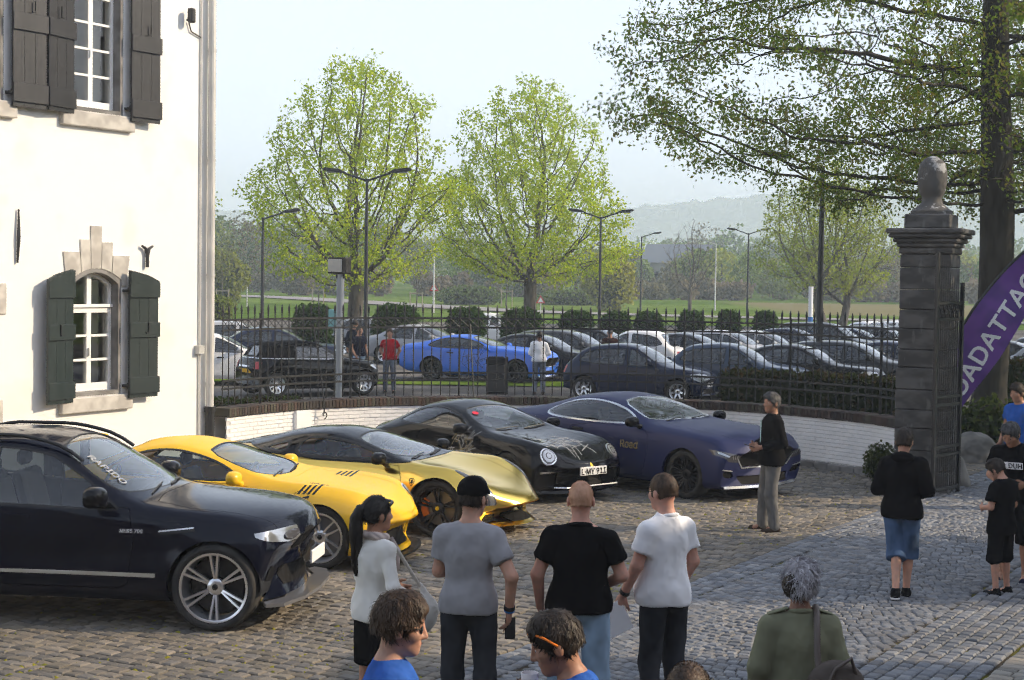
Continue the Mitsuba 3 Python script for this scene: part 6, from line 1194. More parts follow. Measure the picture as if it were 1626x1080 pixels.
BASE = dict(hipL=(0, .095, .93), hipR=(0, -.095, .93), kneeL=(.02, .11, .50), kneeR=(.02, -.11, .50), ankleL=(-.02, .12, .085), ankleR=(-.02, -.12, .085), shoulderL=(-.01, .170, 1.405), shoulderR=(-.01, -.170, 1.405), elbowL=(-.04, .245, 1.165), elbowR=(-.04, -.245, 1.165), wristL=(.06, .265, .93), wristR=(.06, -.265, .93), neck=(-.015, 0, 1.49), head=(.02, 0, 1.665))
UPPER = ('shoulderL', 'shoulderR', 'elbowL', 'elbowR', 'wristL', 'wristR', 'neck', 'head')
def hand_prims(F, w, d, n, t, sc, curl, k=0.006):
    d, n, t = (np.array(q, float)/np.linalg.norm(q) for q in (d, n, t)); at = lambda a, b, c: w + sc*(a*d + b*t + c*n)
    R = np.stack([d, t, n], 1); F.cone(at(-.05, 0, 0), at(.0, 0, 0), .027*sc, .027*sc, .02); F.ell(at(.045, 0, 0), np.array([.055, .041, .018])*sc, .012, R)
    for i, (b, L) in enumerate(((.030, .075), (.010, .084), (-.010, .078), (-.029, .060))):
        a1, a2, a3 = math.radians(curl*(.55+.12*i)), math.radians(curl*(1.2+.1*i)), math.radians(curl*1.75); p = at(.085-.006*abs(i-1), b, 0); pts = [p]
        for a, l in ((a1, .48), (a2, .30), (a3, .24)): p = p + sc*L*l*(math.cos(a)*d + math.sin(a)*n) + sc*L*l*0.1*b/.03*t*(1 if a == a1 else .2); pts.append(p)
        for j in range(3): F.cone(pts[j], pts[j+1], (.0098-.0008*j)*sc, (.009-.0008*j)*sc, k)
    c = math.radians(curl*.5); p0 = at(.02, .028, .004); p1 = p0 + sc*(.036*d*math.cos(c) + .030*t + .012*n); p2 = p1 + sc*.03*(d*.85 + t*.25 + n*(.2+math.sin(c))); F.cone(p0, p1, .014*sc, .0115*sc, .01); F.cone(p1, p2, .011*sc, .009*sc, k)
def person(label, x, y, face, H, top, bottom, shoe, skin, hair, pose={}, head=(0, 0), lean=0, wide=1.0, belly=0.0, sleeve=.55, hem=.93, inseam=.10, hairstyle='short', hairs=.014, res=.009, hands=(28, 28), female=False, collar=None, key='person', fit=.014, palms=(None, None), flare=1.13, seed=1, build_legs=True, extra=None, sole=None, cap=False, topfold=.022):
    sc = H/1.80; J = {k: np.array(v, float) for k, v in BASE.items()}
    for k in J: J[k] = J[k]*[1, 1 + (wide-1)*(1 if k in UPPER else .6), 1]
    J.update({k: np.array(v, float) for k, v in pose.items() if k != 'fixed'})
    Rl = rot([0, 1, 0], lean); piv = np.array([0, 0, .98])
    for k in UPPER:
        if k not in pose.get('fixed', ()): J[k] = piv + Rl @ (J[k]-piv)
    HR = rot([0, 0, 1], head[0]) @ rot([0, 1, 0], head[1]) ; hc = J['neck'] + HR @ (np.array([.03, 0, .165]))
    hp = lambda *p: hc + HR @ np.array(p, float)
    up = lambda p: piv + Rl @ (np.array(p, float)-piv)
    P = thing(key, label, 'person'); XF = npm(x, y, face, 0, sc); w = wide
    fin = lambda m: xform(m, XF)
    allj = np.array([v for k, v in J.items() if len(v) == 3] + [hc]); lo = allj.min(0)-.24; hi = allj.max(0)+.24; lo[2] = -.02; hi[2] += .02
    # --- skin: one continuous figure
    B = Field(lo, hi, res)
    B.ell(up((0, 0, 1.30)), (.11, .16*w, .20), .05, Rl); B.ell(up((.01+belly*.4, 0, 1.10)), (.10+belly, .138*w+belly*.5, .16), .05, Rl); B.ell((-.005, 0, .97), (.112, .155*w, .12), .05)
    B.cone(J['shoulderL'], J['shoulderR'], .05, .05, .05); B.cone(J['neck']-[0, 0, .05], hp(-.02, 0, -.07), .060*w**.5, .055, .03)
    for s in 'LR':
        B.cone(J['neck']-[0, 0, .01], J['shoulder'+s], .048, .044, .04); a = 1.0 if not female else .82
        B.cone(J['shoulder'+s], J['elbow'+s], .056*a*w**.5, .041*a, .03); B.cone(J['elbow'+s], J['wrist'+s], .043*a*w**.4, .028*a, .02)
        B.cone(J['hip'+s], J['knee'+s], .088*w**.5, .055, .04); B.cone(J['knee'+s], J['ankle'+s], .053, .036, .03); k = J['knee'+s]*.68+J['ankle'+s]*.32; B.ell(k-[.012, 0, 0], (.044, .046, .10), .03)
        B.cone(J['ankle'+s]-[.01, 0, .02], J['ankle'+s]+[.12, 0, -.05], .04, .03, .03)
    ms = [B.mesh()]
    hres = max(res*.55, .0042) if res < .012 else res*.7
    Hf = Field(hc-.17, hc+.17, hres); E = lambda c, r, k=.02: Hf.ell(hp(*c), r, k, HR)
    E((-.012, 0, .022), (.100, .0775, .098), .01); E((.022, 0, -.06), (.072, .060, .066), .04); E((.068, 0, -.098), (.024, .026, .022), .03); Hf.cone(hp(-.02, 0, -.06), J['neck']-[0, 0, .03], .054, .058*w**.5, .02)
    Hf.cone(hp(.078, -.03, .028), hp(.078, .03, .028), .012, .012, .02); Hf.cone(hp(.088, 0, .018), hp(.108, 0, -.026), .009, .0135, .012); Hf.cone(hp(.097, -.012, -.03), hp(.097, .012, -.03), .009, .009, .01)
    for s in (-1, 1): E((.055, s*.042, -.02), (.030, .026, .026), .03); E((-.008, s*.082, -.012), (.021, .011, .033), .006)
    Hf.cone(hp(.082, -.018, -.062), hp(.082, .018, -.062), .010, .010, .012)
    ms.append(Hf.mesh())
    for i, s in enumerate('LR'):
        if hands[i] is None: continue
        wv = J['wrist'+s]; d = wv-J['elbow'+s]; d /= np.linalg.norm(d); side = 1 if s == 'L' else -1
        n = np.array(palms[i] if palms[i] is not None else (0.15, -side, 0), float); n = n - d*(n@d); n /= np.linalg.norm(n); t = np.cross(n, d)*(-side); 
        if palms[i] is None and t[0] < 0: t = -t
        hf = Field(wv-.16, wv+.24, max(hres, .0042)); hf = Field(np.minimum(wv-.06, wv+d*.22-.09), np.maximum(wv+.06, wv+d*.22+.09), max(.0042, res*.5)); hand_prims(hf, wv, d, n, t, 1.0, hands[i]); ms.append(hf.mesh())
    body = cat(ms); add2('body', fin(body), skin, P)
    # --- face pieces
    for s in (-1, 1): add2('eye', fin(TM(*(lambda q: (q.vertices*.0115 @ HR.T + hp(.0765, s*.032, .006), q.faces))(trimesh.creation.icosphere(2)))), 'eye_white', P); add2('pupil', fin(TM(*(lambda q: (q.vertices*.0055 @ HR.T + hp(.0845, s*.032, .005), q.faces))(trimesh.creation.icosphere(1)))), 'black_print', P); add2('eyebrow', fin(tube([hp(.083, s*.018, .032), hp(.086, s*.034, .036), hp(.075, s*.052, .030)], [.003, .0042, .002], 6)), hair if hair else 'hair_brown', P)
    add2('lips', fin(tube([hp(.086, -.024, -.063), hp(.0935, -.009, -.061), hp(.0935, .009, -.061), hp(.086, .024, -.063)], [.003, .0055, .0055, .003], 8)), 'lips', P)
    # --- hair
    if hair and hairstyle != 'none':
        q = hairs; hr = hres*1.1; tm = []
        h = Field(hc-.22, hc+.22, hr); h.ell(hp(-.014, 0, .026), (.100+q, .0775+q*.8, .098+q*1.2), .01, HR)
        if hairstyle == 'short': h.cone(hp(.066, -.03, .080), hp(.062, .035, .084), .024+q*.4, .022+q*.4, .03); h.cone(hp(.02, -.03, .10), hp(.02, .03, .10), .033+q*.4, .033+q*.4, .03)
        if hairstyle == 'fluffy': h.ell(hp(.01, -.02, .085), (.085, .075, .05), .03, HR); h.ell(hp(-.06, 0, .03), (.07, .08, .075), .03, HR)
        nv = HR @ np.array([.80, 0, -.60]); h.plane(hp(0, 0, 0)+nv*.030, nv); dn = HR @ np.array([.18, 0, -1.0])/1.016; h.plane(hp(-.01, 0, 0)+dn*(.004 if hairstyle != 'fluffy' else .05), dn); tm.append(h.mesh())
        h = Field(hc-.22, hc+.22, hr); h.ell(hp(-.040, 0, -.012), (.070+q, .0690+q*.55, .085), .01, HR); dn = HR @ np.array([-.25, 0, -1.0])/1.03; h.plane(hp(0, 0, 0)+dn*(.062 if hairstyle != 'crop' else .05), dn); nb = HR @ np.array([1.0, 0, 0]); h.plane(hp(-.022, 0, 0), nb); tm.append(h.mesh())
        for s in (-1, 1): tm.append(hull([hp(x_, s*y_, z_) for x_, z_ in ((.012, .0), (.034, .0), (.014, -.028), (.030, -.026)) for y_ in (.066, .080)]).subdivide().subdivide())
        hm = crinkle(cat(tm), {'crop': .0025, 'fluffy': .014}.get(hairstyle, .006), 40, seed, (1, 1, .5))
        if res < .0125:      # locks of hair lying over the hair mass
            rr = np.random.RandomState(seed); nb = {'crop': 1800, 'fluffy': 2600}.get(hairstyle, 2400); pts, fi = trimesh.sample.sample_surface(hm, nb, seed=seed); nn = hm.face_normals[fi]; Lb = {'crop': .007, 'fluffy': .05, 'pony': .05, 'bun': .05}.get(hairstyle, .026+q*.8)
            fw = HR @ np.array([-.55, 0, -.5]) if hairstyle != 'short' else HR @ np.array([.25, 0, -.55]); dd = fw + rr.normal(0, {'pony': .12, 'fluffy': .4, 'crop': .4}.get(hairstyle, .22), (nb, 3)); dd -= nn*(dd*nn).sum(1, keepdims=True); dd /= np.linalg.norm(dd, axis=1, keepdims=True)+1e-9; lift = {'fluffy': .5, 'crop': .35}.get(hairstyle, .035); tip = pts + (dd + nn*lift)*Lb*rr.uniform(.5, 1.2, (nb, 1)); sd = np.cross(dd, nn)*(.0015 if hairstyle == 'crop' else .0024)
            ok = (np.einsum('ij,j->i', tip-hc, HR[:, 0]) < .095) & ((np.einsum('ij,j->i', pts-hc, HR[:, 2]) < .012) | (not cap)); pts, tip, sd, nn, dd = pts[ok], tip[ok], sd[ok], nn[ok], dd[ok]; mid = (pts+tip)/2 + nn*.004; n_ = len(pts); Vb = np.stack([pts-sd, pts+sd, mid+sd*.9, mid-sd*.9, tip], 1).reshape(-1, 3); kb = np.arange(n_)[:, None]*5; Fb = np.vstack([kb+[0, 1, 2], kb+[0, 2, 3], kb+[3, 2, 4]]); add2('locks', fin(TM(Vb, Fb)), hair, P)
        add2('hair', fin(hm), hair, P)
    # --- clothing
    def cloth(name, mtl, F, amp=.008, f=9, st=(1, 1, .6)): m = F.mesh(); m = crinkle(m, amp, f, seed+len(name), st); return add2(name, fin(m), mtl, P)
    cr = res*1.1; o = fit
    Tf = Field(lo, hi, cr); Tf.ell(up((0, 0, 1.30)), (.118+o, .168*w+o, .205+o*.6), .05, Rl); Tf.ell(up((.01+belly*.45, 0, 1.10)), (.112+belly+o, .150*w+o+belly*.5, .18), .06, Rl); Tf.ell(up((0.0+belly*.3, 0, hem+.03)), (.120+belly*.6+o*1.3, (.160*w+o*1.2)*flare, .16), .06, Rl); Tf.ell(up((belly*.4, 0, (hem+1.08)/2)), (.120+belly*.8+o*1.25, (.158*w+o*1.2)*(1+flare)/2, .15), .06, Rl)
    Tf.cone(J['shoulderL'], J['shoulderR'], .053+o*.5, .053+o*.5, .05)
    for s in 'LR':
        Tf.cone(J['neck']-[0, 0, .025], J['shoulder'+s], .046+o*.3, .046+o*.4, .04); a, b, c = J['shoulder'+s], J['elbow'+s], J['wrist'+s]; wa = w**.5*(.88 if female else 1)
        if sleeve <= 1: Tf.cone(a, a+(b-a)*sleeve, .052*wa+o*.8, .058*wa+o*1.0, .035, cut=0.0)
        else: Tf.cone(a, b, .058*wa+o*.8, .050*wa+o*.7, .035); Tf.cone(b, b+(c-b)*(sleeve-1), .050*wa+o*.7, .036+o*.6, .02, cut=0.0)
    if collar: Tf.cone(J['neck']-[0, 0, .06], J['neck']+[0, 0, .03], .085*w**.5, .068*w**.5, .03)
    hz = up((0, 0, hem)); Tf.plane(hz, Rl @ np.array([0, 0, -1.0])); Tf.plane(J['neck']+[0, 0, .022], Rl @ np.array([-.15, 0, 1.0]))
    tk = cloth('shirt' if sleeve <= 1 else 'jacket', top, Tf, topfold, 8)
    if collar: m = tube([hp(0, 0, 0)*0 + J['neck'] + [.062*math.cos(a)*1.05+.002, .066*w**.5*math.sin(a), .0-.018*math.cos(a)] for a in np.linspace(.35, 2*math.pi-.35, 22)], .017, 8); add2('collar', fin(m), collar, P)
    if build_legs:
        L = Field(lo, [hi[0], hi[1], 1.2], cr); L.ell((-.008, 0, .97), (.120+o*.3, .163*w+o*.3, .13), .05)
        for s in 'LR':
            h_, k_, a_ = J['hip'+s], J['knee'+s], J['ankle'+s]; full = inseam < .2
            if full: L.cone(h_, k_, .094*w**.5+o*.3, .064+o*.4, .03); L.cone(k_, a_, .066+o*.4, .054+o*.5, .03, cut=.05)
            else: t = (h_[2]-inseam)/(h_[2]-k_[2]); L.cone(h_, h_+(k_-h_)*min(t, 1), .096*w**.5+o*.4, .080+o*.9, .03, cut=0) if t <= 1 else (L.cone(h_, k_, .096*w**.5+o*.3, .078+o*.7, .03), L.cone(k_, k_+(a_-k_)*(t-1)*(h_[2]-k_[2])/(k_[2]-a_[2]), .078+o*.7, .080+o*.8, .02, cut=0))
        L.plane((0, 0, 1.03), np.array([0, 0, 1.0])); cloth('trousers' if inseam < .2 else 'shorts', bottom, L, .013, 9)
        for s in 'LR':
            a_ = J['ankle'+s]; f = a_-[0, 0, .085]; S = Field(f+[-.14, -.10, -.01], f+[.26, .10, .16], cr*.8); toe = np.array([.145, .012*(1 if s == 'L' else -1), .03]); S.ell(f+[.0, 0, .045], (.075, .042, .055), .02); S.cone(f+[-.03, 0, .035], f+toe, .042, .036, .03); S.cone(f+[-.01, 0, .06], f+[-.015, 0, .105], .046, .044, .02); S.plane(f+[0, 0, .012], np.array([0, 0, -1.0])); S.plane(f+[0, 0, .115], np.array([0, 0, 1.0])); sk_ = cloth('shoe', shoe, S, .003, 14)
            S2 = Field(f+[-.14, -.10, -.02], f+[.26, .10, .08], cr*.8); S2.cone(f+[-.035, 0, .02], f+toe+[0, 0, -.01], .048, .042, .01); S2.plane(f+[0, 0, .0], np.array([0, 0, -1.0])); S2.plane(f+[0, 0, .026], np.array([0, 0, 1.0])); add2('sole', fin(S2.mesh()), sole or shoe, P)
    return dict(key=P, J=J, hp=hp, up=up, fin=fin, HR=HR, hc=hc, sc=sc)
TINT = {}
def vcol(name, mesh):
    base, a, b, f, st = TINT[name]; v = mesh.vertices; n = meshkit.fbm(v*f*np.array(st), 3, 3)[:, None]; n = np.clip((n-.3)/.4, 0, 1)
    return np.clip(np.array(a)*(1-n) + np.array(b)*n, 0, 1)
def add2(name, mesh, mtl, parent, smooth=True):
    if mtl in TINT: return add(name, mesh, TINT[mtl][0], parent, smooth=True, color=vcol(mtl, mesh))
    return add(name, mesh, mtl, parent, smooth=smooth)
scene['skin'] = {'type': 'principled', 'base_color': VC, 'roughness': .5, 'specular': .4}
scene['hair'] = {'type': 'twosided', 'bsdf': {'type': 'bumpmap', 'arbitrary': proc(lambda p, n, uv: fbm(p.x*150, p.y*150, p.z*40, 2)), 'scale': .005, 'bsdf': {'type': 'principled', 'base_color': VC, 'roughness': .5, 'specular': .35}}}
scene['fabric'] = {'type': 'twosided', 'bsdf': {'type': 'bumpmap', 'arbitrary': proc(lambda p, n, uv: fbm(p.x*26, p.y*26, p.z*15, 4)), 'scale': .012, 'bsdf': {'type': 'principled', 'base_color': VC, 'roughness': .9, 'specular': .12, 'sheen': 0.0}}}
def skinmat(name, c): TINT[name] = ('skin', [x*.9 for x in c], [c[0]*1.08, c[1]*.97, c[2]*.93], 28, (1, 1, 1))
skinmat('skin_fair', (.50, .29, .21)); skinmat('skin_pink', (.54, .30, .23)); skinmat('skin_tan', (.38, .21, .14)); skinmat('skin_dark', (.20, .10, .065))
mat('eye_white', (.6, .58, .56), .3); mat('lips', (.36, .14, .12), .45)
def hairmat(name, a, b): TINT[name] = ('hair', a, b, 50, (1, 1, .3))
hairmat('hair_black', (.006, .005, .005), (.02, .017, .016)); hairmat('hair_brown', (.03, .018, .011), (.085, .052, .032)); hairmat('hair_dark', (.014, .01, .008), (.04, .028, .02)); hairmat('hair_ginger', (.46, .25, .15), (.56, .33, .22)); hairmat('hair_grey', (.10, .10, .105), (.34, .34, .36)); hairmat('hair_white', (.32, .31, .34), (.62, .62, .66)); hairmat('hair_salt', (.03, .03, .032), (.10, .10, .105))
def fabric(name, c, d=.12, f=14): TINT[name] = ('fabric', [x*(1-d) for x in c], [x*(1+d) for x in c], f, (1, 1, .7))
fabric('cloth_grey', (.30, .30, .32)); fabric('cloth_black', (.005, .005, .006)); fabric('cloth_white', (.84, .85, .88), .03); fabric('cloth_blue', (.03, .10, .38)); fabric('cloth_navy', (.012, .014, .028)); fabric('denim_dark', (.035, .038, .045), .3, 9); fabric('denim_light', (.22, .31, .42), .25, 8); fabric('denim_mid', (.06, .10, .18), .4, 8); fabric('chino_grey', (.15, .148, .145), .15); fabric('olive', (.19, .195, .13), .18, 7); fabric('cream', (.72, .71, .67), .05); fabric('cloth_red', (.32, .012, .02)); fabric('maroon', (.03, .012, .012)); fabric('scarf_print', (.45, .38, .35), .6, 50); fabric('leather_taupe', (.10, .085, .075)); fabric('denim_grey', (.16, .18, .22), .25, 9); fabric('shoe_black', (.012, .012, .013)); fabric('shoe_brown', (.06, .045, .035)); fabric('shoe_navy', (.02, .025, .05))
mat('rubber_white', (.62, .62, .62), .6); mat('paper_white', (.85, .85, .88), .7); mat('orange_plastic', (.85, .22, .02), .35); mat('lens_black', (.01, .01, .012), .1, coat=1.0)
# ================================================================== THE PEOPLE IN THE PICTURE
def extra(p, name, mesh, mtl, smooth=True): return add2(name, p['fin'](mesh), mtl, p['key'], smooth)
def watch(p, s, mtl='black_plastic', t=.88, r=.036, w=.026):
    J = p['J']; a, b = J['elbow'+s], J['wrist'+s]; c = a+(b-a)*t; d = (b-a)/np.linalg.norm(b-a); extra(p, 'wristband', tube([c-d*w/2, c+d*w/2], r, 14), mtl, 40)
p = person('man in grey t-shirt and black flat cap seen from behind', -.26, 10.75, 82, 1.84, 'cloth_grey', 'denim_dark', 'shoe_black', 'skin_fair', 'hair_dark', head=(-22, 4), wide=.93, hem=.915, fit=.016, sleeve=.62, pose=dict(elbowR=(-.10, -.29, 1.17), wristR=(-.01, -.265, .93), elbowL=(.02, .205, 1.17), wristL=(.22, .10, 1.12)), hands=(40, 35), seed=3, hairs=.008, cap=True)
hc = p['hp']; f = Field(p['hc']-.22, p['hc']+.22, .006); f.ell(hc(-.012, 0, .050), (.116, .095, .096), .02, p['HR']); f.ell(hc(.05, 0, .035), (.085, .082, .030), .03, p['HR']); n = p['HR'] @ np.array([.10, 0, -1.0]); f.plane(hc(-.01, 0, .022), n/np.linalg.norm(n)); extra(p, 'flat_cap', crinkle(f.mesh(), .003, 20, 2), 'cloth_black'); extra(p, 'cap_peak', hull([hc(.09, y, .03) for y in (-.07, .07)] + [hc(.135, y, .018) for y in (-.05, .05)] + [hc(.09, y, .042) for y in (-.06, .06)] + [hc(.13, y, .026) for y in (-.04, .04)]), 'cloth_black')
watch(p, 'R'); watch(p, 'R', 'sign_blue', .95, .035, .018); v = p['J']['wristR']; extra(p, 'phone', xform(cbox(0, 0, 0, .012, .07, .14, .004), frame(v+[.05, .0, -.12], [.9, .4, 0], [-.4, .9, 0], [0, 0, 1])), 'black_plastic', False)
p = person('broad man in black polo shirt and light denim shorts with short ginger hair', .47, 10.78, 88, 1.83, 'cloth_black', 'denim_light', 'shoe_brown', 'skin_pink', 'hair_ginger', hairstyle='crop', hairs=.001, wide=1.06, belly=.02, hem=.93, inseam=.44, collar='cloth_black', sleeve=.60, pose=dict(elbowL=(-.02, .275, 1.17), wristL=(.10, .255, .93), elbowR=(-.01, -.275, 1.17), wristR=(.20, -.14, 1.05)), hands=(45, 40), seed=5)
p = person('man in white polo shirt and dark trousers holding a sheet of paper', 1.08, 11.25, 126, 1.83, 'cloth_white', 'denim_dark', 'shoe_brown', 'skin_pink', 'hair_brown', hairstyle='crop', hairs=.007, wide=.98, belly=.04, hem=.90, collar='cloth_white', sleeve=.62, head=(6, 6), pose=dict(elbowL=(.02, .235, 1.17), wristL=(.14, .25, .95), elbowR=(-.04, -.22, 1.17), wristR=(.08, -.19, .95)), hands=(60, 30), palms=((.2, -1, -.1), None), seed=7); watch(p, 'L'); 
v = p['J']['wristL']; d = v-p['J']['elbowL']; d /= np.linalg.norm(d); sh = cbox(0, 0, 0, .30, .002, .21, .0005); sh = sh.subdivide(); q = sh.vertices; q[:, 1] += .03*(q[:, 0]**2)*4; paper = xform(sh, frame(v + d*.13 + np.array([.02, .03, -.075]), [.80, .30, -.52], [-.35, .94, 0], [.49, .18, .85])); k = add2('paper', p['fin'](paper), 'paper_white', None, False); labels[k] = {'label': 'white sheet of paper in the hand of the man in the white polo', 'category': 'paper'}
g = p['hp']; [extra(p, 'glasses', cat([tube([g(.088, s*.012, .006), g(.09, s*.03, .02), g(.085, s*.055, .008), g(.085, s*.045, -.012), g(.09, s*.02, -.014), g(.088, s*.012, .006)], .0022, 5), tube([g(.085, s*.055, .01), g(.0, s*.086, .005)], .0022, 5)]), 'black_plastic') for s in (1, -1)]
# woman with the long ponytail
p = person('woman in cream jacket and black skirt with a long black ponytail and cream shoulder bag', -.90, 10.95, 42, 1.68, 'cream', 'cloth_black', 'shoe_black', 'skin_tan', 'hair_black', hairstyle='pony', hairs=.010, female=True, wide=.90, hem=.90, fit=.014, flare=1.22, sleeve=1.80, inseam=.56, head=(-12, 0), pose=dict(elbowR=(-.04, -.27, 1.17), wristR=(.17, -.18, 1.06), elbowL=(.05, .24, 1.17), wristL=(.22, .08, 1.10)), hands=(40, 30), seed=9)
f = Field([-.25, -.27, .5], [.25, .27, 1.1], .010); f.ell((0, 0, .95), (.125, .165, .14), .05); [f.cone((0, s*.06, .90), (.01, s*.055, .56), .105, .095, .06) for s in (1, -1)]; f.plane((0, 0, .60), np.array([0, 0, -1.0])); f.plane((0, 0, 1.05), np.array([0, 0, 1.0])); extra(p, 'skirt', crinkle(f.mesh(), .005, 8, 3), 'cloth_black')
g = p['hp']; extra(p, 'ponytail', crinkle(tube([g(-.09, 0, .05), g(-.135, .0, .045), g(-.165, .01, -.02), g(-.165, .02, -.12), g(-.155, .03, -.24), g(-.15, .04, -.36), g(-.145, .045, -.44)], [.028, .038, .046, .048, .042, .030, .008], 16).subdivide(), .012, 26, 4, (1, 1, .25)), 'hair_black')
extra(p, 'scarf', crinkle(tube([p['J']['neck'] + [.075*math.cos(a)+.01, .082*math.sin(a), .012-.012*math.cos(a)] for a in np.linspace(0, 2*math.pi, 22)], .028, 10), .012, 22, 6), 'scarf_print'); extra(p, 'scarf_end', crinkle(tube([p['up']((.10, -.03, 1.47)), p['up']((.145, -.05, 1.38)), p['up']((.15, -.06, 1.24))], [.03, .034, .02], 10), .01, 24, 8), 'scarf_print')
extra(p, 'sunglasses', cat([tube([g(.055, s*.09, .075), g(.09, s*.055, .088), g(.10, s*.01, .090)], .011, 8) for s in (1, -1)]), 'lens_black')
f = Field([-.10, -.44, .72], [.46, -.06, 1.24], .010); f.ell((.17, -.25, .93), (.20, .085, .15), .05); f.cone((.02, -.25, .98), (-.01, -.24, 1.2), .05, .012, .06); f.cone((.32, -.25, .98), (.24, -.22, 1.16), .05, .012, .05); add2('shoulder_bag', p['fin'](crinkle(f.mesh(), .008, 9, 2)), 'cream', None); labels['shoulder_bag'] = {'label': 'large slouchy cream bag hanging from the shoulder of the woman with the ponytail', 'category': 'bag'}
add('strap', p['fin'](cat([tube([[-.01, -.24, 1.18], [-.05, -.18, 1.40], [.0, -.15, 1.465], [.07, -.16, 1.42], [.20, -.21, 1.20], [.24, -.22, 1.14]], .014, 8)])), 'leather_cream', 'shoulder_bag', smooth=50); mat('leather_cream', (.5, .47, .42), .6)
# nearest heads and shoulders at the bottom edge
p = person('young man in blue t-shirt and black sunglasses, thick brown hair, seen in profile', -.50, 6.98, 8, 1.80, 'cloth_blue', 'denim_mid', 'shoe_black', 'skin_fair', 'hair_brown', head=(-6, 10), hairs=.024, fit=.018, res=.0085, seed=11); g = p['hp']
extra(p, 'sunglasses', cat([TM(*(lambda q: (np.array([g(.088+.006*a, s*.032+.026*b, .004+.020*c) for a, b, c in q.vertices]), q.faces))(trimesh.creation.icosphere(2))) for s in (1, -1)]), 'lens_black'); extra(p, 'temple_arm', cat([tube([g(.082, s*.058, .012), g(.04, s*.082, .010), g(-.01, s*.088, .006)], .0042, 6) for s in (1, -1)]), 'black_plastic')
p = person('man in blue t-shirt with orange sunglasses on his dark hair, hand at mouth', .36, 6.80, 172, 1.79, 'cloth_blue', 'denim_mid', 'shoe_black', 'skin_tan', 'hair_dark', head=(8, 22), lean=10, hairs=.014, fit=.02, wide=1.08, res=.0085, seed=13, pose=dict(elbowL=(.21, .24, 1.20), wristL=(.295, .09, 1.375), fixed=('elbowL', 'wristL')), hands=(70, 40), palms=((-.9, .1, .1), None)); g = p['hp']
extra(p, 'orange_sunglasses', cat([tube([g(.075, s*.055, .085), g(.03, s*.090, .055), g(-.012, s*.093, .005)], .0058, 8) for s in (1, -1)] + [tube([g(.085, y, .085+.005*math.cos(y*30)) for y in np.linspace(-.055, .055, 8)], .007, 8)]), 'orange_plastic'); extra(p, 'cup', xform(lathe([(0, 0), (.03, 0), (.038, .1), (.036, .1), (.03, .005), (0, .005)], 20), frame(p['J']['wristL']+[-.03, -.05, .03], [1, 0, 0], [0, 1, 0], [0, 0, 1])), 'paper_white', 30)
p = person('brown haired head with thinning crown at the bottom edge', .66, 5.92, 80, 1.765, 'cloth_navy', 'denim_mid', 'shoe_black', 'skin_fair', 'hair_brown', hairstyle='crop', hairs=.010, res=.012, seed=15); g = p['hp']; extra(p, 'glasses_arm', tube([g(.02, -.085, .07), g(-.01, -.09, .075), g(-.05, -.078, .07)], .006, 6), 'black_plastic')
p = person('older woman in olive green jacket with fluffy grey hair seen from behind', 1.59, 8.87, 92, 1.63, 'olive', 'denim_dark', 'shoe_brown', 'skin_dark', 'hair_white', hairstyle='fluffy', hairs=.016, female=True, wide=1.0, belly=.04, hem=.78, fit=.030, sleeve=1.95, head=(-6, 4), pose=dict(elbowL=(-.03, .25, 1.15), wristL=(.06, .24, .92), elbowR=(-.04, -.25, 1.15), wristR=(.08, -.22, .93)), flare=1.15, topfold=.020, collar='olive', seed=17); g = p['hp']
f = Field(p['hc']-.25, p['hc']+.25, .007); f.ell(g(-.055, .03, -.01), (.075, .082, .075), .03, p['HR']); f.ell(g(-.07, .045, .03), (.06, .06, .05), .03, p['HR']); extra(p, 'hair_bun', crinkle(f.mesh(), .012, 34, 4), 'hair_dark'); u = p['up']
for s in (1, -1): extra(p, 'epaulette', xform(cbox(0, 0, 0, .05, .13, .012, .004), frame(np.array([-.015, s*.135, 1.497]), [1, 0, 0], [0, .95, -s*.30], [0, s*.30, .95])), 'olive')
add2('handbag', p['fin'](crinkle((lambda f: (f.ell((-.24, -.17, 1.10), (.085, .17, .15), .03), f.mesh())[1])(Field([-.42, -.45, .85], [.0, .1, 1.35], .010)), .008, 10, 5)), 'leather_taupe', None); labels['handbag'] = {'label': 'taupe leather handbag on the back of the woman in the olive jacket', 'category': 'bag'}
add('strap', p['fin'](cat([tube([[-.24, -.07, 1.18], [-.205, -.065, 1.30], [-.165, -.07, 1.42], [-.09, -.085, 1.50], [.0, -.095, 1.52]], .020, 8), tube([[-.28, -.28, 1.18], [-.32, -.24, 1.28], [-.32, -.15, 1.22], [-.31, -.10, 1.10]], .012, 8)])), 'strap_taupe', 'handbag', smooth=50); mat('strap_taupe', (.11, .09, .08), .6)
p = person('man in dark jacket and grey trousers holding a phone by the navy coupe', 3.27, 20.42, 186, 1.77, 'cloth_black', 'chino_grey', 'shoe_brown', 'skin_tan', 'hair_salt', head=(22, 2), hem=.87, fit=.026, sleeve=1.9, collar='cloth_black', pose=dict(elbowL=(-.06, .26, 1.16), wristL=(.20, .17, 1.10), elbowR=(-.04, -.26, 1.17), wristR=(.20, -.08, 1.11), kneeL=(.03, .10, .50), ankleL=(-.02, .11, .085), kneeR=(.05, -.13, .50), ankleR=(.06, -.17, .085)), hands=(50, 50), seed=19)
extra(p, 'shirt_front', hull([p['up'](q) for q in ((.150, .035, 1.44), (.150, -.02, 1.44), (.158, .03, 1.15), (.158, .0, 1.15), (.135, .0, 1.3))]), 'shirt_teal', False); mat('shirt_teal', (.35, .5, .5), .8); v = p['J']['wristL']; extra(p, 'phone', xform(cbox(0, 0, 0, .14, .07, .012, .004), frame(v+[.13, -.02, .02], [.9, 0, .3], [0, 1, 0], [-.3, 0, .9])), 'black_plastic', False)
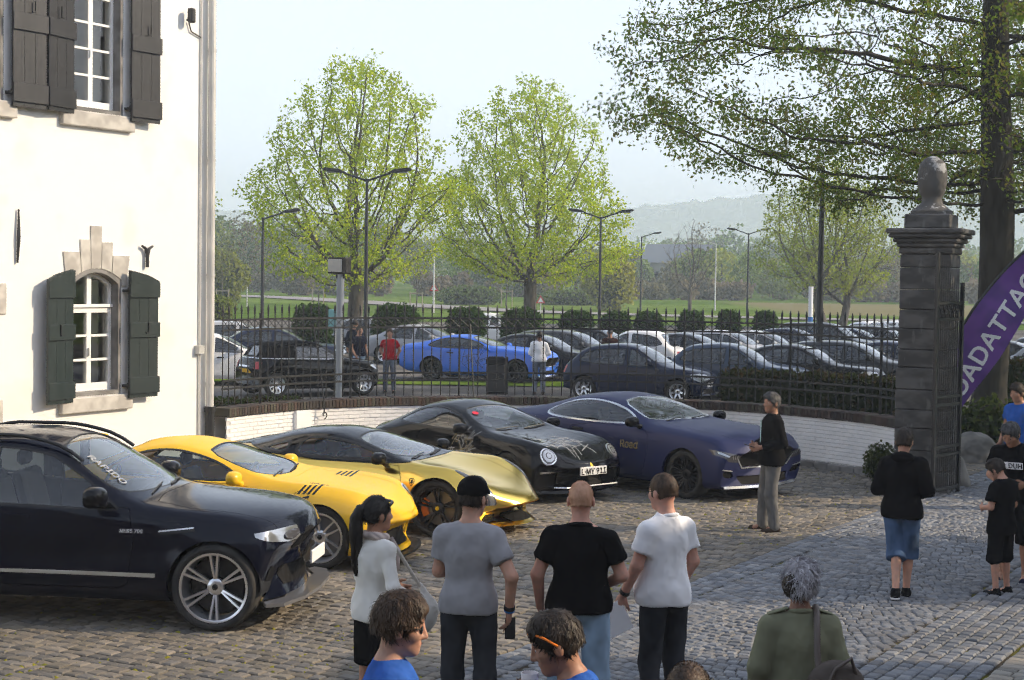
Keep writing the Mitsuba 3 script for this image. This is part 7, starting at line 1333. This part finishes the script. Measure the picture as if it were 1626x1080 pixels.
p = person('boy in black hoodie and blue denim shorts walking towards the gate', 3.90, 16.2, 72, 1.72, 'cloth_black', 'denim_mid', 'shoe_black', 'skin_fair', 'hair_dark', head=(-8, 6), hem=.86, fit=.028, sleeve=1.92, inseam=.42, hairs=.012, sole='rubber_white', pose=dict(elbowL=(-.02, .25, 1.15), wristL=(.22, .13, 1.10), elbowR=(-.02, -.26, 1.15), wristR=(.20, -.18, 1.08), kneeR=(.09, -.07, .50), ankleR=(.06, -.055, .085), kneeL=(.03, .05, .50), ankleL=(-.20, .03, .12)), hands=(45, 45), seed=21); f = Field(p['J']['neck']-.2, p['J']['neck']+.2, .009); f.ell(p['J']['neck']+[-.07, 0, .0], (.07, .115, .06), .03); extra(p, 'hood', crinkle(f.mesh(), .008, 12, 3), 'cloth_black')
v = p['J']['wristR']; add2('leaflet', p['fin'](xform(cbox(0, 0, 0, .15, .003, .11, .001), frame(v+[.11, -.03, .03], [.9, -.1, .3], [.1, 1, 0], [-.3, 0, .95]))), 'paper_white', None, False); labels['leaflet'] = {'label': 'small white leaflet in the hand of the boy in the black hoodie', 'category': 'paper'}
p = person('smaller boy in black t-shirt and black shorts looking down, white soled shoes', 4.97, 16.45, 128, 1.42, 'cloth_black', 'cloth_black', 'shoe_black', 'skin_fair', 'hair_dark', head=(12, 30), hem=.80, fit=.03, sleeve=.72, inseam=.46, sole='rubber_white', hairs=.016, pose=dict(elbowL=(.0, .24, 1.16), wristL=(.20, .12, 1.12), elbowR=(.0, -.25, 1.16), wristR=(.18, -.20, 1.08)), hands=(45, 45), seed=23)
p = person('man in black t-shirt with white lettered panel reading down beside the boy', 5.33, 17.2, 236, 1.76, 'cloth_black', 'cloth_black', 'shoe_navy', 'skin_tan', 'hair_salt', head=(-8, 32), inseam=.44, fit=.024, wide=1.08, sole='rubber_white', lean=6, pose=dict(elbowL=(.02, .26, 1.16), wristL=(.22, .16, 1.12), elbowR=(.02, -.26, 1.16), wristR=(.22, -.10, 1.12)), hands=(45, 45), seed=25)
M4 = frame(p['up']((.152, .0, 1.30)), p['up']((0, 1, 0))-p['up']((0, 0, 0)), p['up']((0, 0, 1))-p['up']((0, 0, 0)), p['up']((1, 0, 0))-p['up']((0, 0, 0))); extra(p, 'chest_panel', xform(cbox(0, 0, 0, .26, .075, .006, .001), M4), 'white_print', False); extra(p, 'panel_lettering', xform(lettering('DUH', .05, .003), M4 @ frame([.05, 0, .004], [1, 0, 0], [0, 1, 0], [0, 0, 1])), 'black_print', False)
person('man in royal blue t-shirt at the right edge behind the others', 7.06, 22.7, 215, 1.80, 'cloth_blue', 'denim_dark', 'shoe_black', 'skin_tan', 'hair_dark', res=.012, head=(0, 12), seed=27)
person('man in red shirt and grey jeans standing with hands behind him beyond the fence', -3.27, 43.8, 268, 1.74, 'cloth_red', 'denim_grey', 'shoe_black', 'skin_tan', 'hair_brown', res=.014, pose=dict(elbowL=(-.10, .27, 1.18), wristL=(-.08, .16, .97), elbowR=(-.10, -.27, 1.18), wristR=(-.08, -.16, .97)), seed=29)
person('man in navy t-shirt and blue jeans standing behind the convertible beyond the fence', -4.25, 45.5, 310, 1.76, 'cloth_navy', 'denim_light', 'shoe_black', 'skin_tan', 'hair_black', res=.014, pose=dict(wristR=(.1, -.2, .95)), seed=31)
person('person in dark clothes half hidden behind the man in the navy t-shirt', -4.75, 49.5, 80, 1.82, 'cloth_navy', 'denim_dark', 'shoe_black', 'skin_tan', 'hair_black', res=.016, sleeve=1.9, seed=33)
person('person in white long sleeved top and jeans seen from behind by the blue coupe', .74, 44.1, 92, 1.72, 'cloth_white', 'denim_grey', 'shoe_brown', 'skin_dark', 'hair_black', res=.014, sleeve=1.9, fit=.024, pose=dict(elbowL=(.02, .26, 1.16), wristL=(.2, .15, 1.08), elbowR=(.02, -.26, 1.16), wristR=(.2, -.15, 1.08)), seed=35)
person('man with close cropped hair in dark maroon top behind the dark blue hatchback', 2.85, 47.6, 95, 1.72, 'maroon', 'denim_dark', 'shoe_black', 'skin_tan', 'hair_salt', hairstyle='crop', hairs=.004, res=.014, sleeve=1.9, seed=37)
# ------------------------------------------------------------------ hazy air
scene['air_boundary'] = {'type': 'null'}
scene['haze'] = {'type': 'cube', 'to_world': T().translate([0, 1240, 62]).scale([1850, 1340, 65]), 'bsdf': {'type': 'ref', 'id': 'air_boundary'}, 'interior': {'type': 'ref', 'id': 'haze_air'}}
labels['haze'] = {'kind': 'stuff', 'label': 'thin bluish haze in the air over the meadow and hills', 'category': 'haze'}
